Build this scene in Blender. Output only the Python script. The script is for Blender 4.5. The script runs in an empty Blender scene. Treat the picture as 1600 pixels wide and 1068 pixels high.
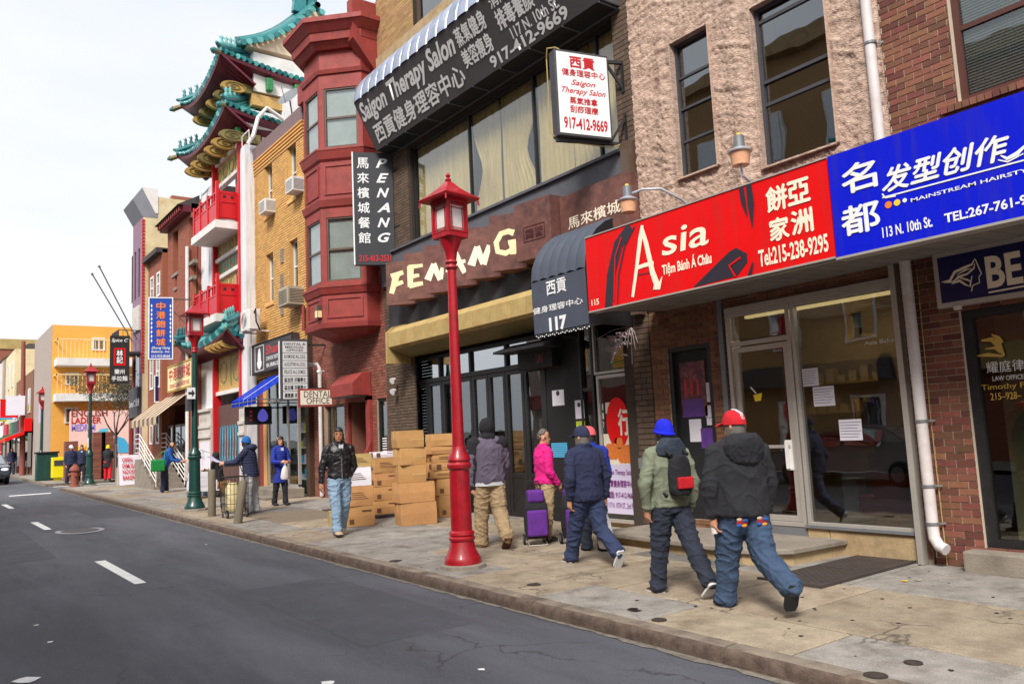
import bpy, math, random
import numpy as np
from mathutils import Vector, Matrix, noise
random.seed(7)
SC = bpy.context.scene
COL = SC.collection
PI = math.pi
def V(*a): return Vector(a)
# ------------------------------------------------------------ camera
FPX, CAMH, SLOPE = 1244.0, 1.62, 0.0095
_a = Vector((-932, -188, FPX)).normalized()                     # street direction seen by the camera (right, up, forward)
_u = Vector((-510, (510 * 932 + FPX * FPX) / 188, FPX)).normalized()   # up
_x = -_a.cross(_u)
_x.normalize()
if _x.x < 0: _x = -_x
cam_d = bpy.data.cameras.new('camera')
cam = bpy.data.objects.new('camera', cam_d); COL.objects.link(cam)
cam_d.sensor_width = 36; cam_d.lens = FPX / 1600 * 36
cam_d.clip_start = 0.05; cam_d.clip_end = 900
def tow(r, u, f): return Vector((_x.x * r + _x.y * u + _x.z * f, _a.x * r + _a.y * u + _a.z * f, _u.x * r + _u.y * u + _u.z * f))
R_, U_, F_ = tow(1, 0, 0), tow(0, 1, 0), tow(0, 0, 1)
cam.matrix_world = Matrix(((R_.x, U_.x, -F_.x, 0), (R_.y, U_.y, -F_.y, 0), (R_.z, U_.z, -F_.z, CAMH), (0, 0, 0, 1)))
SC.camera = cam
# ------------------------------------------------------------ sky, sun, exposure
world = bpy.data.worlds.new('World'); SC.world = world; world.use_nodes = True
wn = world.node_tree; wn.nodes.clear()
sky = wn.nodes.new('ShaderNodeTexSky'); sky.sky_type = 'NISHITA'; sky.sun_disc = False
SUN_EL, SUN_AZ = math.radians(46), math.radians(232)             # azimuth from +Y clockwise
sky.sun_elevation = SUN_EL; sky.sun_rotation = SUN_AZ
sky.air_density = 1.0; sky.dust_density = 3.0
hs = wn.nodes.new('ShaderNodeHueSaturation'); hs.inputs['Saturation'].default_value = 0.12
mixw = wn.nodes.new('ShaderNodeMixRGB'); mixw.inputs[0].default_value = 0.8
cn_ = wn.nodes.new('ShaderNodeTexNoise'); cn_.inputs['Scale'].default_value = 1.6; cn_.inputs['Detail'].default_value = 5
tcw = wn.nodes.new('ShaderNodeTexCoord'); mpw = wn.nodes.new('ShaderNodeMapping'); mpw.inputs['Scale'].default_value = (1, 1, 3)
wn.links.new(tcw.outputs['Generated'], mpw.inputs[0]); wn.links.new(mpw.outputs[0], cn_.inputs['Vector'])
crw = wn.nodes.new('ShaderNodeValToRGB'); crw.color_ramp.elements[0].position = .35; crw.color_ramp.elements[1].position = .65
crw.color_ramp.elements[0].color = (.80, .855, .93, 1); crw.color_ramp.elements[1].color = (1, 1, 1, 1)
scw = wn.nodes.new('ShaderNodeMixRGB'); scw.blend_type = 'MULTIPLY'; scw.inputs[0].default_value = 1; scw.inputs[2].default_value = (9.6, 9.7, 9.9, 1)   # a closed white cloud deck
wn.links.new(cn_.outputs[0], crw.inputs[0]); wn.links.new(crw.outputs[0], scw.inputs[1]); wn.links.new(scw.outputs[0], mixw.inputs[2])
bgw = wn.nodes.new('ShaderNodeBackground'); bgw.inputs[1].default_value = 0.075
outw = wn.nodes.new('ShaderNodeOutputWorld')
wn.links.new(sky.outputs[0], hs.inputs['Color']); wn.links.new(hs.outputs[0], mixw.inputs[1])
wn.links.new(mixw.outputs[0], bgw.inputs[0]); wn.links.new(bgw.outputs[0], outw.inputs[0])
sl = bpy.data.lights.new('sun', 'SUN'); sun = bpy.data.objects.new('sun', sl); COL.objects.link(sun)
sl.energy = 2.9; sl.angle = math.radians(18); sl.color = (1.0, 0.96, 0.9)
_sd = Vector((math.sin(SUN_AZ) * math.cos(SUN_EL), math.cos(SUN_AZ) * math.cos(SUN_EL), math.sin(SUN_EL)))
sun.rotation_euler = _sd.to_track_quat('Z', 'Y').to_euler(); sun.location = (-20, -10, 40)
SC.view_settings.view_transform = 'Standard'; SC.view_settings.look = 'None'
SC.view_settings.gamma = 1; SC.view_settings.use_curve_mapping = False
SC.view_settings.exposure = 0.72
SC.cycles.max_bounces = 7; SC.cycles.transparent_max_bounces = 12; SC.cycles.use_denoising = True
SC.cycles.caustics_reflective = False; SC.cycles.caustics_refractive = False
# ------------------------------------------------------------ measuring: where the view through a pixel of the photograph meets a plane
def ray(px, py): return tow(px - 800, 534 - py, FPX)
CAMP = V(0, 0, CAMH)
def F(px, py, X): d = ray(px, py); return CAMP + d * (X / d.x)          # plane x = X
def PY(px, py, Y): d = ray(px, py); return CAMP + d * (Y / d.y)         # plane y = Y
def G(px, py, dz=0.0):                                                    # the ground, which climbs slightly along the street
    d = ray(px, py); return CAMP + d * ((CAMH + SLOPE * 5 - dz) / (SLOPE * d.y - d.z))
def gz(y): return SLOPE * (y - 5)
# ------------------------------------------------------------ objects
def link(o): COL.objects.link(o); return o
def tag(o, label=None, cat=None, group=None, kind=None):
    if label: o['label'] = label
    if cat: o['category'] = cat
    if group: o['group'] = group
    if kind: o['kind'] = kind
    return o
def thing(name, label, cat, loc=(0, 0, 0), group=None, kind=None):
    o = link(bpy.data.objects.new(name, None)); o.location = loc; o.empty_display_size = 0.2
    return tag(o, label, cat, group, kind)
LOCAL = set()                                    # things whose parts are given in the thing's own coordinates
def adopt(o, parent):
    if parent is not None:
        o.parent = parent
        if parent.parent is None and parent.name not in LOCAL: o.matrix_parent_inverse = Matrix.Translation(-Vector(parent.location))
    return o
def copy_tree(o, parent=None):
    c = o.copy(); link(c)
    if parent is not None: c.parent = parent
    for ch in list(o.children): copy_tree(ch, c)
    return c
CUBE_F = [(0, 3, 2, 1), (4, 5, 6, 7), (0, 1, 5, 4), (1, 2, 6, 5), (2, 3, 7, 6), (3, 0, 4, 7)]
class MB:
    def __init__(s): s.v = []; s.f = []; s.m = []
    def add(s, vs, fs, mi=0):
        b = len(s.v); s.v += [tuple(v) for v in vs]; s.f += [tuple(i + b for i in f) for f in fs]; s.m += [mi] * len(fs); return s
    def box(s, x0, x1, y0, y1, z0, z1, mi=0):
        if x0 > x1: x0, x1 = x1, x0
        if y0 > y1: y0, y1 = y1, y0
        if z0 > z1: z0, z1 = z1, z0
        return s.add([(x0, y0, z0), (x1, y0, z0), (x1, y1, z0), (x0, y1, z0), (x0, y0, z1), (x1, y0, z1), (x1, y1, z1), (x0, y1, z1)], CUBE_F, mi)
    def obox(s, c, ax, ay, az, mi=0):      # centre and three half-axis vectors
        c, ax, ay, az = Vector(c), Vector(ax), Vector(ay), Vector(az)
        if ax.cross(ay).dot(az) < 0: ax = -ax
        return s.add([c - ax - ay - az, c + ax - ay - az, c + ax + ay - az, c - ax + ay - az, c - ax - ay + az, c + ax - ay + az, c + ax + ay + az, c - ax + ay + az], CUBE_F, mi)
    def bar(s, a, b, w, h=None, up=(0, 0, 1), mi=0):
        a, b = Vector(a), Vector(b); d = (b - a); L = d.length; d.normalize(); h = w if h is None else h
        up = Vector(up)
        if abs(d.dot(up)) > .98: up = Vector((0, 1, 0))
        x = d.cross(up).normalized(); z = x.cross(d)
        return s.obox((a + b) / 2, x * w / 2, d * L / 2, z * h / 2, mi)
    def tube(s, pts, r, n=10, mi=0, caps=True):
        pts = [Vector(p) for p in pts]; rs = r if isinstance(r, (list, tuple)) else [r] * len(pts)
        b = len(s.v); prev = None
        for i, p in enumerate(pts):
            d = (pts[min(i + 1, len(pts) - 1)] - pts[max(i - 1, 0)])
            if d.length < 1e-9: d = Vector((0, 0, 1))
            d.normalize()
            if prev is None:
                t = Vector((1, 0, 0)) if abs(d.x) < .8 else Vector((0, 1, 0))
                x = d.cross(t).normalized()
            else: x = (prev - d * prev.dot(d)).normalized()
            prev = x; y = d.cross(x)
            for k in range(n):
                a = 2 * PI * k / n; s.v.append(tuple(p + (x * math.cos(a) + y * math.sin(a)) * rs[i]))
        m = len(pts)
        for i in range(m - 1):
            for k in range(n):
                k2 = (k + 1) % n; s.f.append((b + i * n + k, b + i * n + k2, b + (i + 1) * n + k2, b + (i + 1) * n + k)); s.m.append(mi)
        if caps:
            s.f.append(tuple(b + k for k in range(n))[::-1]); s.m.append(mi)
            s.f.append(tuple(b + (m - 1) * n + k for k in range(n))); s.m.append(mi)
        return s
    def lathe(s, prof, c=(0, 0, 0), n=20, mi=0, sq=None):     # prof: (r, z) from bottom to top
        return s.tube([(c[0], c[1], c[2] + z) for r, z in prof], [max(r, 1e-4) for r, z in prof], n, mi) if sq is None else s
    def rings(s, rings, mi=0, caps=True, closed=True):         # rings: lists of points, equal length
        b = len(s.v); n = len(rings[0])
        for r in rings: s.v += [tuple(p) for p in r]
        for i in range(len(rings) - 1):
            for k in range(n if closed else n - 1):
                k2 = (k + 1) % n; s.f.append((b + i * n + k, b + i * n + k2, b + (i + 1) * n + k2, b + (i + 1) * n + k)); s.m.append(mi)
        if caps and closed:
            s.f.append(tuple(b + k for k in range(n))[::-1]); s.m.append(mi)
            s.f.append(tuple(b + (len(rings) - 1) * n + k for k in range(n))); s.m.append(mi)
        return s
    def prism(s, poly, ext, mi=0):                            # planar polygon pushed along ext
        e = Vector(ext); p = [Vector(q) for q in poly]; n = len(p); b = len(s.v)
        nr = Vector((0, 0, 0))
        for i in range(n): nr += p[i].cross(p[(i + 1) % n])
        if nr.dot(e) > 0: p = p[::-1]
        s.v += [tuple(q) for q in p] + [tuple(q + e) for q in p]
        s.f.append(tuple(b + i for i in range(n))); s.m.append(mi)
        s.f.append(tuple(b + n + i for i in range(n))[::-1]); s.m.append(mi)
        for i in range(n):
            j = (i + 1) % n; s.f.append((b + i, b + n + i, b + n + j, b + j)); s.m.append(mi)
        return s
    def sphere(s, c, r, n=12, m=8, mi=0):
        c = Vector(c); r = (r, r, r) if not isinstance(r, (tuple, list)) else r
        rings = []
        for i in range(m + 1):
            t = -PI / 2 + PI * i / m; rr = max(math.cos(t), 1e-3)
            rings.append([(c.x + r[0] * rr * math.cos(2 * PI * k / n), c.y + r[1] * rr * math.sin(2 * PI * k / n), c.z + r[2] * math.sin(t)) for k in range(n)])
        return s.rings(rings, mi)
    def mesh(s, name, mat, smooth=False, angle=40):
        me = bpy.data.meshes.new(name); me.from_pydata(s.v, [], s.f)
        mats = mat if isinstance(mat, (list, tuple)) else [mat]
        for m in mats: me.materials.append(m)
        if len(mats) > 1: me.polygons.foreach_set('material_index', s.m)
        if smooth:
            me.polygons.foreach_set('use_smooth', [True] * len(me.polygons)); me.update()
            try: me.set_sharp_from_angle(angle=math.radians(angle))
            except Exception: pass
        me.update(); return me
    def build(s, name, mat, parent=None, smooth=False, bevel=0, angle=40):
        if not s.v: return None
        o = link(bpy.data.objects.new(name, s.mesh(name, mat, smooth, angle)))
        if bevel:
            b = o.modifiers.new('bevel', 'BEVEL'); b.width = bevel; b.segments = 2; b.limit_method = 'ANGLE'; b.angle_limit = math.radians(50)
        return adopt(o, parent)
def struct(name, mb, mat, parent=None, **k):
    o = mb.build(name, mat, parent, **k)
    if parent is None: o['kind'] = 'structure'
    return o
# ------------------------------------------------------------ materials
def lin(c):
    return tuple((v / 255 / 12.92 if v / 255 <= .04045 else ((v / 255 + .055) / 1.055) ** 2.4) for v in c) + (1,)
MATS = {}
def mat(name, rgb, rough=.6, var=0, vscale=3, grime=0, gscale=1.2, gcol=(40, 35, 30), bump=0, bscale=60, metal=0, spec=.5, rnd=0, stretch=(1, 1, 1), coat=0, alpha=1, cracks=0, streak=0):
    """base colour with cloudy variation (var), stains (grime), per-piece variation (rnd) and relief (bump)"""
    if name in MATS: return MATS[name]
    m = bpy.data.materials.new(name); m.use_nodes = True; MATS[name] = m
    nt = m.node_tree; N, L = nt.nodes, nt.links; b = N['Principled BSDF']
    base = lin(rgb); b.inputs['Roughness'].default_value = rough; b.inputs['Metallic'].default_value = metal
    b.inputs['Specular IOR Level'].default_value = spec; b.inputs['Coat Weight'].default_value = coat
    m.diffuse_color = base
    col = None
    geo = N.new('ShaderNodeNewGeometry'); mp = N.new('ShaderNodeMapping'); mp.inputs['Scale'].default_value = stretch
    L.new(geo.outputs['Position'], mp.inputs['Vector'])
    def rgbn(c): n = N.new('ShaderNodeRGB'); n.outputs[0].default_value = c; return n.outputs[0]
    col = rgbn(base)
    if rnd:
        oi = N.new('ShaderNodeObjectInfo'); ad = N.new('ShaderNodeMath'); ad.operation = 'ADD'
        L.new(oi.outputs['Random'], ad.inputs[0]); L.new(geo.outputs['Random Per Island'], ad.inputs[1])
        fr = N.new('ShaderNodeMath'); fr.operation = 'FRACT'; L.new(ad.outputs[0], fr.inputs[0])
        hsv = N.new('ShaderNodeHueSaturation'); mr = N.new('ShaderNodeMapRange')
        mr.inputs['To Min'].default_value = 1 - rnd; mr.inputs['To Max'].default_value = 1 + rnd
        L.new(fr.outputs[0], mr.inputs[0]); L.new(mr.outputs[0], hsv.inputs['Value'])
        mh = N.new('ShaderNodeMath'); mh.operation = 'MULTIPLY'; mh.inputs[1].default_value = 7.31; L.new(fr.outputs[0], mh.inputs[0])
        f2 = N.new('ShaderNodeMath'); f2.operation = 'FRACT'; L.new(mh.outputs[0], f2.inputs[0])
        m2 = N.new('ShaderNodeMapRange'); m2.inputs['To Min'].default_value = .5 - rnd * .05; m2.inputs['To Max'].default_value = .5 + rnd * .05
        L.new(f2.outputs[0], m2.inputs[0]); L.new(m2.outputs[0], hsv.inputs['Hue'])
        L.new(col, hsv.inputs['Color']); col = hsv.outputs[0]
    if var:
        n1 = N.new('ShaderNodeTexNoise'); n1.inputs['Scale'].default_value = vscale; n1.inputs['Detail'].default_value = 8; n1.inputs['Roughness'].default_value = .65
        L.new(mp.outputs[0], n1.inputs['Vector'])
        hv = N.new('ShaderNodeHueSaturation'); mr = N.new('ShaderNodeMapRange')
        mr.inputs['From Min'].default_value = .3; mr.inputs['From Max'].default_value = .7
        mr.inputs['To Min'].default_value = 1 - var; mr.inputs['To Max'].default_value = 1 + var
        L.new(n1.outputs[0], mr.inputs[0]); L.new(mr.outputs[0], hv.inputs['Value']); L.new(col, hv.inputs['Color']); col = hv.outputs[0]
    if grime:
        n2 = N.new('ShaderNodeTexNoise'); n2.inputs['Scale'].default_value = gscale; n2.inputs['Detail'].default_value = 10; n2.inputs['Roughness'].default_value = .7
        L.new(mp.outputs[0], n2.inputs['Vector'])
        mr = N.new('ShaderNodeMapRange'); mr.inputs['From Min'].default_value = .48; mr.inputs['From Max'].default_value = .72
        mr.inputs['To Min'].default_value = 0; mr.inputs['To Max'].default_value = grime
        L.new(n2.outputs[0], mr.inputs[0]); mx = N.new('ShaderNodeMixRGB'); L.new(mr.outputs[0], mx.inputs[0]); L.new(col, mx.inputs[1]); mx.inputs[2].default_value = lin(gcol); col = mx.outputs[0]
        rr = N.new('ShaderNodeMapRange'); rr.inputs['To Min'].default_value = rough; rr.inputs['To Max'].default_value = min(1, rough + .25)
        L.new(n2.outputs[0], rr.inputs[0]); L.new(rr.outputs[0], b.inputs['Roughness'])
    if streak:                                    # dirt runs: tall thin noise
        ms = N.new('ShaderNodeMapping'); ms.inputs['Scale'].default_value = (7, 7, .7); L.new(geo.outputs['Position'], ms.inputs['Vector']); ns_ = N.new('ShaderNodeTexNoise'); ns_.inputs['Scale'].default_value = 1.5; ns_.inputs['Detail'].default_value = 7; L.new(ms.outputs[0], ns_.inputs['Vector'])
        mr = N.new('ShaderNodeMapRange'); mr.inputs['From Min'].default_value = .5; mr.inputs['From Max'].default_value = .75; mr.inputs['To Max'].default_value = streak; L.new(ns_.outputs[0], mr.inputs[0])
        mx = N.new('ShaderNodeMixRGB'); L.new(mr.outputs[0], mx.inputs[0]); L.new(col, mx.inputs[1]); mx.inputs[2].default_value = lin((72, 64, 58)); col = mx.outputs[0]
    if cracks:
        vo = N.new('ShaderNodeTexVoronoi'); vo.feature = 'DISTANCE_TO_EDGE'; vo.inputs['Scale'].default_value = cracks
        nw = N.new('ShaderNodeTexNoise'); nw.inputs['Scale'].default_value = 3; nw.inputs['Detail'].default_value = 6; L.new(geo.outputs['Position'], nw.inputs['Vector'])
        va = N.new('ShaderNodeMixRGB'); va.blend_type = 'ADD'; va.inputs[0].default_value = .35; L.new(geo.outputs['Position'], va.inputs[1]); L.new(nw.outputs[1], va.inputs[2]); L.new(va.outputs[0], vo.inputs['Vector'])
        cr = N.new('ShaderNodeMapRange'); cr.inputs['From Max'].default_value = .014 * cracks; cr.inputs['To Min'].default_value = .75; cr.inputs['To Max'].default_value = 0; L.new(vo.outputs[0], cr.inputs[0])
        nm = N.new('ShaderNodeTexNoise'); nm.inputs['Scale'].default_value = .8; L.new(geo.outputs['Position'], nm.inputs['Vector']); mm = N.new('ShaderNodeMapRange'); mm.inputs['From Min'].default_value = .5; mm.inputs['From Max'].default_value = .6; L.new(nm.outputs[0], mm.inputs[0])
        mu = N.new('ShaderNodeMath'); mu.operation = 'MULTIPLY'; L.new(cr.outputs[0], mu.inputs[0]); L.new(mm.outputs[0], mu.inputs[1])
        mx = N.new('ShaderNodeMixRGB'); L.new(mu.outputs[0], mx.inputs[0]); L.new(col, mx.inputs[1]); mx.inputs[2].default_value = lin((44, 40, 40)); col = mx.outputs[0]
        fn = N.new('ShaderNodeTexNoise'); fn.inputs['Scale'].default_value = 130; fn.inputs['Detail'].default_value = 2; L.new(geo.outputs['Position'], fn.inputs['Vector']); fr = N.new('ShaderNodeMapRange'); fr.inputs['From Min'].default_value = .3; fr.inputs['From Max'].default_value = .7; fr.inputs['To Min'].default_value = .72; fr.inputs['To Max'].default_value = 1.3; L.new(fn.outputs[0], fr.inputs[0])
        hf = N.new('ShaderNodeHueSaturation'); L.new(fr.outputs[0], hf.inputs['Value']); L.new(col, hf.inputs['Color']); col = hf.outputs[0]
    L.new(col, b.inputs['Base Color'])
    if bump:
        n3 = N.new('ShaderNodeTexNoise'); n3.inputs['Scale'].default_value = bscale; n3.inputs['Detail'].default_value = 6
        L.new(mp.outputs[0], n3.inputs['Vector'])
        bp = N.new('ShaderNodeBump'); bp.inputs['Strength'].default_value = min(1, bump); bp.inputs['Distance'].default_value = .01 * max(1, bump)
        L.new(n3.outputs[0], bp.inputs['Height']); L.new(bp.outputs[0], b.inputs['Normal'])
    if alpha < 1: b.inputs['Alpha'].default_value = alpha
    return m
def glass(name, tint=(200, 205, 205), refl=.25, rough=.01, tr=.9):
    if name in MATS: return MATS[name]
    m = bpy.data.materials.new(name); m.use_nodes = True; MATS[name] = m; nt = m.node_tree; N, L = nt.nodes, nt.links; N.clear()
    o = N.new('ShaderNodeOutputMaterial'); t = N.new('ShaderNodeBsdfTransparent'); g = N.new('ShaderNodeBsdfGlossy')
    c = lin(tint); t.inputs[0].default_value = (c[0] * tr, c[1] * tr, c[2] * tr, 1); g.inputs['Roughness'].default_value = rough
    g.inputs[0].default_value = (.9, .93, .95, 1)
    lw = N.new('ShaderNodeLayerWeight'); lw.inputs[0].default_value = .5
    pw = N.new('ShaderNodeMath'); pw.operation = 'POWER'; pw.inputs[1].default_value = 3.2; L.new(lw.outputs['Facing'], pw.inputs[0])
    ns = N.new('ShaderNodeTexNoise'); ns.inputs['Scale'].default_value = 1.1; geo = N.new('ShaderNodeNewGeometry'); L.new(geo.outputs['Position'], ns.inputs['Vector'])
    bp = N.new('ShaderNodeBump'); bp.inputs['Strength'].default_value = .06; bp.inputs['Distance'].default_value = .05; L.new(ns.outputs[0], bp.inputs['Height']); L.new(bp.outputs[0], g.inputs['Normal'])
    ad = N.new('ShaderNodeMath'); ad.operation = 'MULTIPLY_ADD'; ad.inputs[1].default_value = .7; ad.inputs[2].default_value = refl; ad.use_clamp = True
    mx = N.new('ShaderNodeMixShader'); L.new(pw.outputs[0], ad.inputs[0]); L.new(ad.outputs[0], mx.inputs[0]); L.new(t.outputs[0], mx.inputs[1]); L.new(g.outputs[0], mx.inputs[2])
    L.new(mx.outputs[0], o.inputs[0]); return m
def emis(name, rgb, strength=1):
    if name in MATS: return MATS[name]
    m = bpy.data.materials.new(name); m.use_nodes = True; MATS[name] = m; b = m.node_tree.nodes['Principled BSDF']
    b.inputs['Base Color'].default_value = lin(rgb); b.inputs['Emission Color'].default_value = lin(rgb); b.inputs['Emission Strength'].default_value = strength; return m
def M(name): return MATS[name]
# ------------------------------------------------------------ flat lettering and drawn marks
def text(s, mt, P, U, W, w, h, parent, ext=.004, shear=0, off=0, name='lettering', keep=False, ls=1.0, cs=1.0, align='LEFT'):
    """writes s in the rectangle that starts at P (lower left), runs w along U and h along W"""
    cjk = any(ord(q) > 0x2e80 for q in s); bold = off; off = 0 if cjk else off
    c = bpy.data.curves.new('t', 'FONT'); c.body = s; c.size = 1; c.extrude = 0; c.shear = shear; c.offset = off; c.resolution_u = 3
    c.space_line = ls; c.space_character = cs; c.align_x = align
    o = bpy.data.objects.new('t', c); me = bpy.data.meshes.new_from_object(o)
    n = len(me.vertices); co = np.empty(n * 3); me.vertices.foreach_get('co', co); co = co.reshape(-1, 3)
    x0, x1, y0, y1 = co[:, 0].min(), co[:, 0].max(), co[:, 1].min(), co[:, 1].max()
    if keep:
        k = min(w / (x1 - x0), h / (y1 - y0)); P = Vector(P) + Vector(U) * (w - k * (x1 - x0)) / 2 + Vector(W) * (h - k * (y1 - y0)) / 2
        w, h = k * (x1 - x0), k * (y1 - y0)
    U, W, P = Vector(U), Vector(W), Vector(P); Nn = U.cross(W).normalized()
    u = (co[:, 0] - x0) / (x1 - x0) * w; v = (co[:, 1] - y0) / (y1 - y0) * h
    out = np.array(P)[None] + u[:, None] * np.array(U) + v[:, None] * np.array(W) + ext * np.array(Nn)
    if cjk and bold >= .01:                       # heavier strokes: the same glyphs again, nudged
        e = h / max(1, s.count('\n') + 1) * min(.035, bold * 1.3); fs = [tuple(p.vertices) for p in me.polygons]; sets = [out]
        for k, (dx, dy) in enumerate(((1, 0), (-1, 0), (0, 1), (0, -1))): sets.append(out + e * dx * np.array(U) + e * dy * np.array(W) + (k + 1) * .0006 * np.array(Nn))
        m2 = bpy.data.meshes.new(name); m2.from_pydata(np.concatenate(sets).tolist(), [], [tuple(i + k * n for i in f) for k in range(5) for f in fs]); out = np.concatenate(sets); bpy.data.meshes.remove(me); me = m2
    me.vertices.foreach_set('co', out.reshape(-1)); me.materials.clear(); me.materials.append(mt); me.update()
    for p in me.polygons: p.material_index = 0
    ob = link(bpy.data.objects.new(name, me)); bpy.data.objects.remove(o); bpy.data.curves.remove(c)
    return adopt(ob, parent)
class Plane:
    """a sign face: local (u, v) in metres from an origin, U to the right as read, W up"""
    k = 0
    def __init__(s, O, U, W): s.O, s.U, s.W = Vector(O), Vector(U).normalized(), Vector(W).normalized(); s.N = s.U.cross(s.W)
    def at(s, u, v, d=0): return s.O + s.U * u + s.W * v + s.N * d
    def pix(s, px, py):
        d = ray(px, py); t = (s.O - CAMP).dot(s.N) / d.dot(s.N); p = CAMP + d * t - s.O; return p.dot(s.U), p.dot(s.W)
    def text(s, st, mt, u, v, w, h, parent, **k): return text(st, mt, s.at(u, v), s.U, s.W, w, h, parent, **k)
    def ptext(s, st, mt, x0, y0, x1, y1, parent, **k):   # x0,y0 lower-left pixel; x1,y1 upper-right pixel
        a = s.pix(x0, y0); b = s.pix(x1, y1); return s.text(st, mt, a[0], a[1], b[0] - a[0], b[1] - a[1], parent, **k)
    def poly(s, pts, d=.005, th=.003): return [s.at(u, v, d) for u, v in pts], s.N * -th
    def shape(s, mb, pts, d=.006, mi=0, pix=False):
        if pix: pts = [s.pix(*p) for p in pts]
        q = [s.at(u, v, d) for u, v in pts]; mb.prism(q, s.N * -.004, mi); return mb
    def stroke(s, mb, pts, w, d=.006, mi=0, pix=False):
        if pix: pts = [s.pix(*p) for p in pts]
        ws = w if isinstance(w, (list, tuple)) else [w] * len(pts)
        L_, R2 = [], []; s.k = (s.k + 1) % 24; d += s.k * .0004
        for i, p in enumerate(pts):
            a = pts[max(i - 1, 0)]; b = pts[min(i + 1, len(pts) - 1)]; dx, dy = b[0] - a[0], b[1] - a[1]; l = math.hypot(dx, dy) or 1
            nx, ny = -dy / l * ws[i] / 2, dx / l * ws[i] / 2
            L_.append(s.at(p[0] + nx, p[1] + ny, d)); R2.append(s.at(p[0] - nx, p[1] - ny, d))
        n = len(pts); mb.add(L_ + R2, [(i, n + i, n + i + 1, i + 1) for i in range(n - 1)], mi); return mb
def slab(pl, u0, u1, v0, v1, d0, d1, mb, mi=0):
    c = pl.at((u0 + u1) / 2, (v0 + v1) / 2, (d0 + d1) / 2); return mb.obox(c, pl.U * abs(u1 - u0) / 2, pl.W * abs(v1 - v0) / 2, pl.N * abs(d1 - d0) / 2, mi)
def frame(pl, u0, u1, v0, v1, w, d0, d1, mb, mi=0):
    slab(pl, u0, u0 + w, v0, v1, d0, d1, mb, mi); slab(pl, u1 - w, u1, v0, v1, d0, d1, mb, mi)
    slab(pl, u0 + w, u1 - w, v0, v0 + w, d0, d1, mb, mi); slab(pl, u0 + w, u1 - w, v1 - w, v1, d0, d1, mb, mi)
def facade_plane(X, y_left, z0=0): return Plane((X, y_left, z0), (0, -1, 0), (0, 0, 1))     # seen from the street
def near_plane(Y, x_left, z0=0): return Plane((x_left, Y, z0), (1, 0, 0), (0, 0, 1))        # faces back down the street to the camera
# ------------------------------------------------------------ walls and bricks
_unit = {}
def unit_brick(m):
    if m.name not in _unit:
        b = MB(); e = .06
        b.v = [(-.5, -.5, -.5), (-.5, .5, -.5), (-.5, .5, .5), (-.5, -.5, .5), (.5, -.5, -.5), (.5, .5, -.5), (.5, .5, .5), (.5, -.5, .5)]
        b.f = [(0, 3, 2, 1), (0, 1, 5, 4), (1, 2, 6, 5), (2, 3, 7, 6), (3, 0, 4, 7)]; b.m = [0] * 5
        b.f = [tuple(reversed(f)) for f in b.f]
        _unit[m.name] = b.mesh('brick', m)
    return _unit[m.name]
def cells(u0, u1, v0, v1, holes):
    us = sorted({u0, u1, *[min(max(h[i], u0), u1) for h in holes for i in (0, 1)]}); vs = sorted({v0, v1, *[min(max(h[i], v0), v1) for h in holes for i in (2, 3)]})
    out = []
    for j in range(len(vs) - 1):
        run = None
        for i in range(len(us) - 1):
            cu, cv = (us[i] + us[i + 1]) / 2, (vs[j] + vs[j + 1]) / 2
            solid = us[i + 1] - us[i] > 1e-6 and not any(h[0] < cu < h[1] and h[2] < cv < h[3] for h in holes)
            if solid: run = [us[i], us[i + 1]] if run is None else [run[0], us[i + 1]]
            elif run: out.append((run[0], run[1], vs[j], vs[j + 1])); run = None
        if run: out.append((run[0], run[1], vs[j], vs[j + 1]))
    return out
def wall_mb(X, y0, y1, z0, z1, holes, th=.25):
    b = MB()
    for a in cells(y0, y1, z0, z1, holes): b.box(X, X + th, a[0], a[1], a[2], a[3])
    return b
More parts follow.
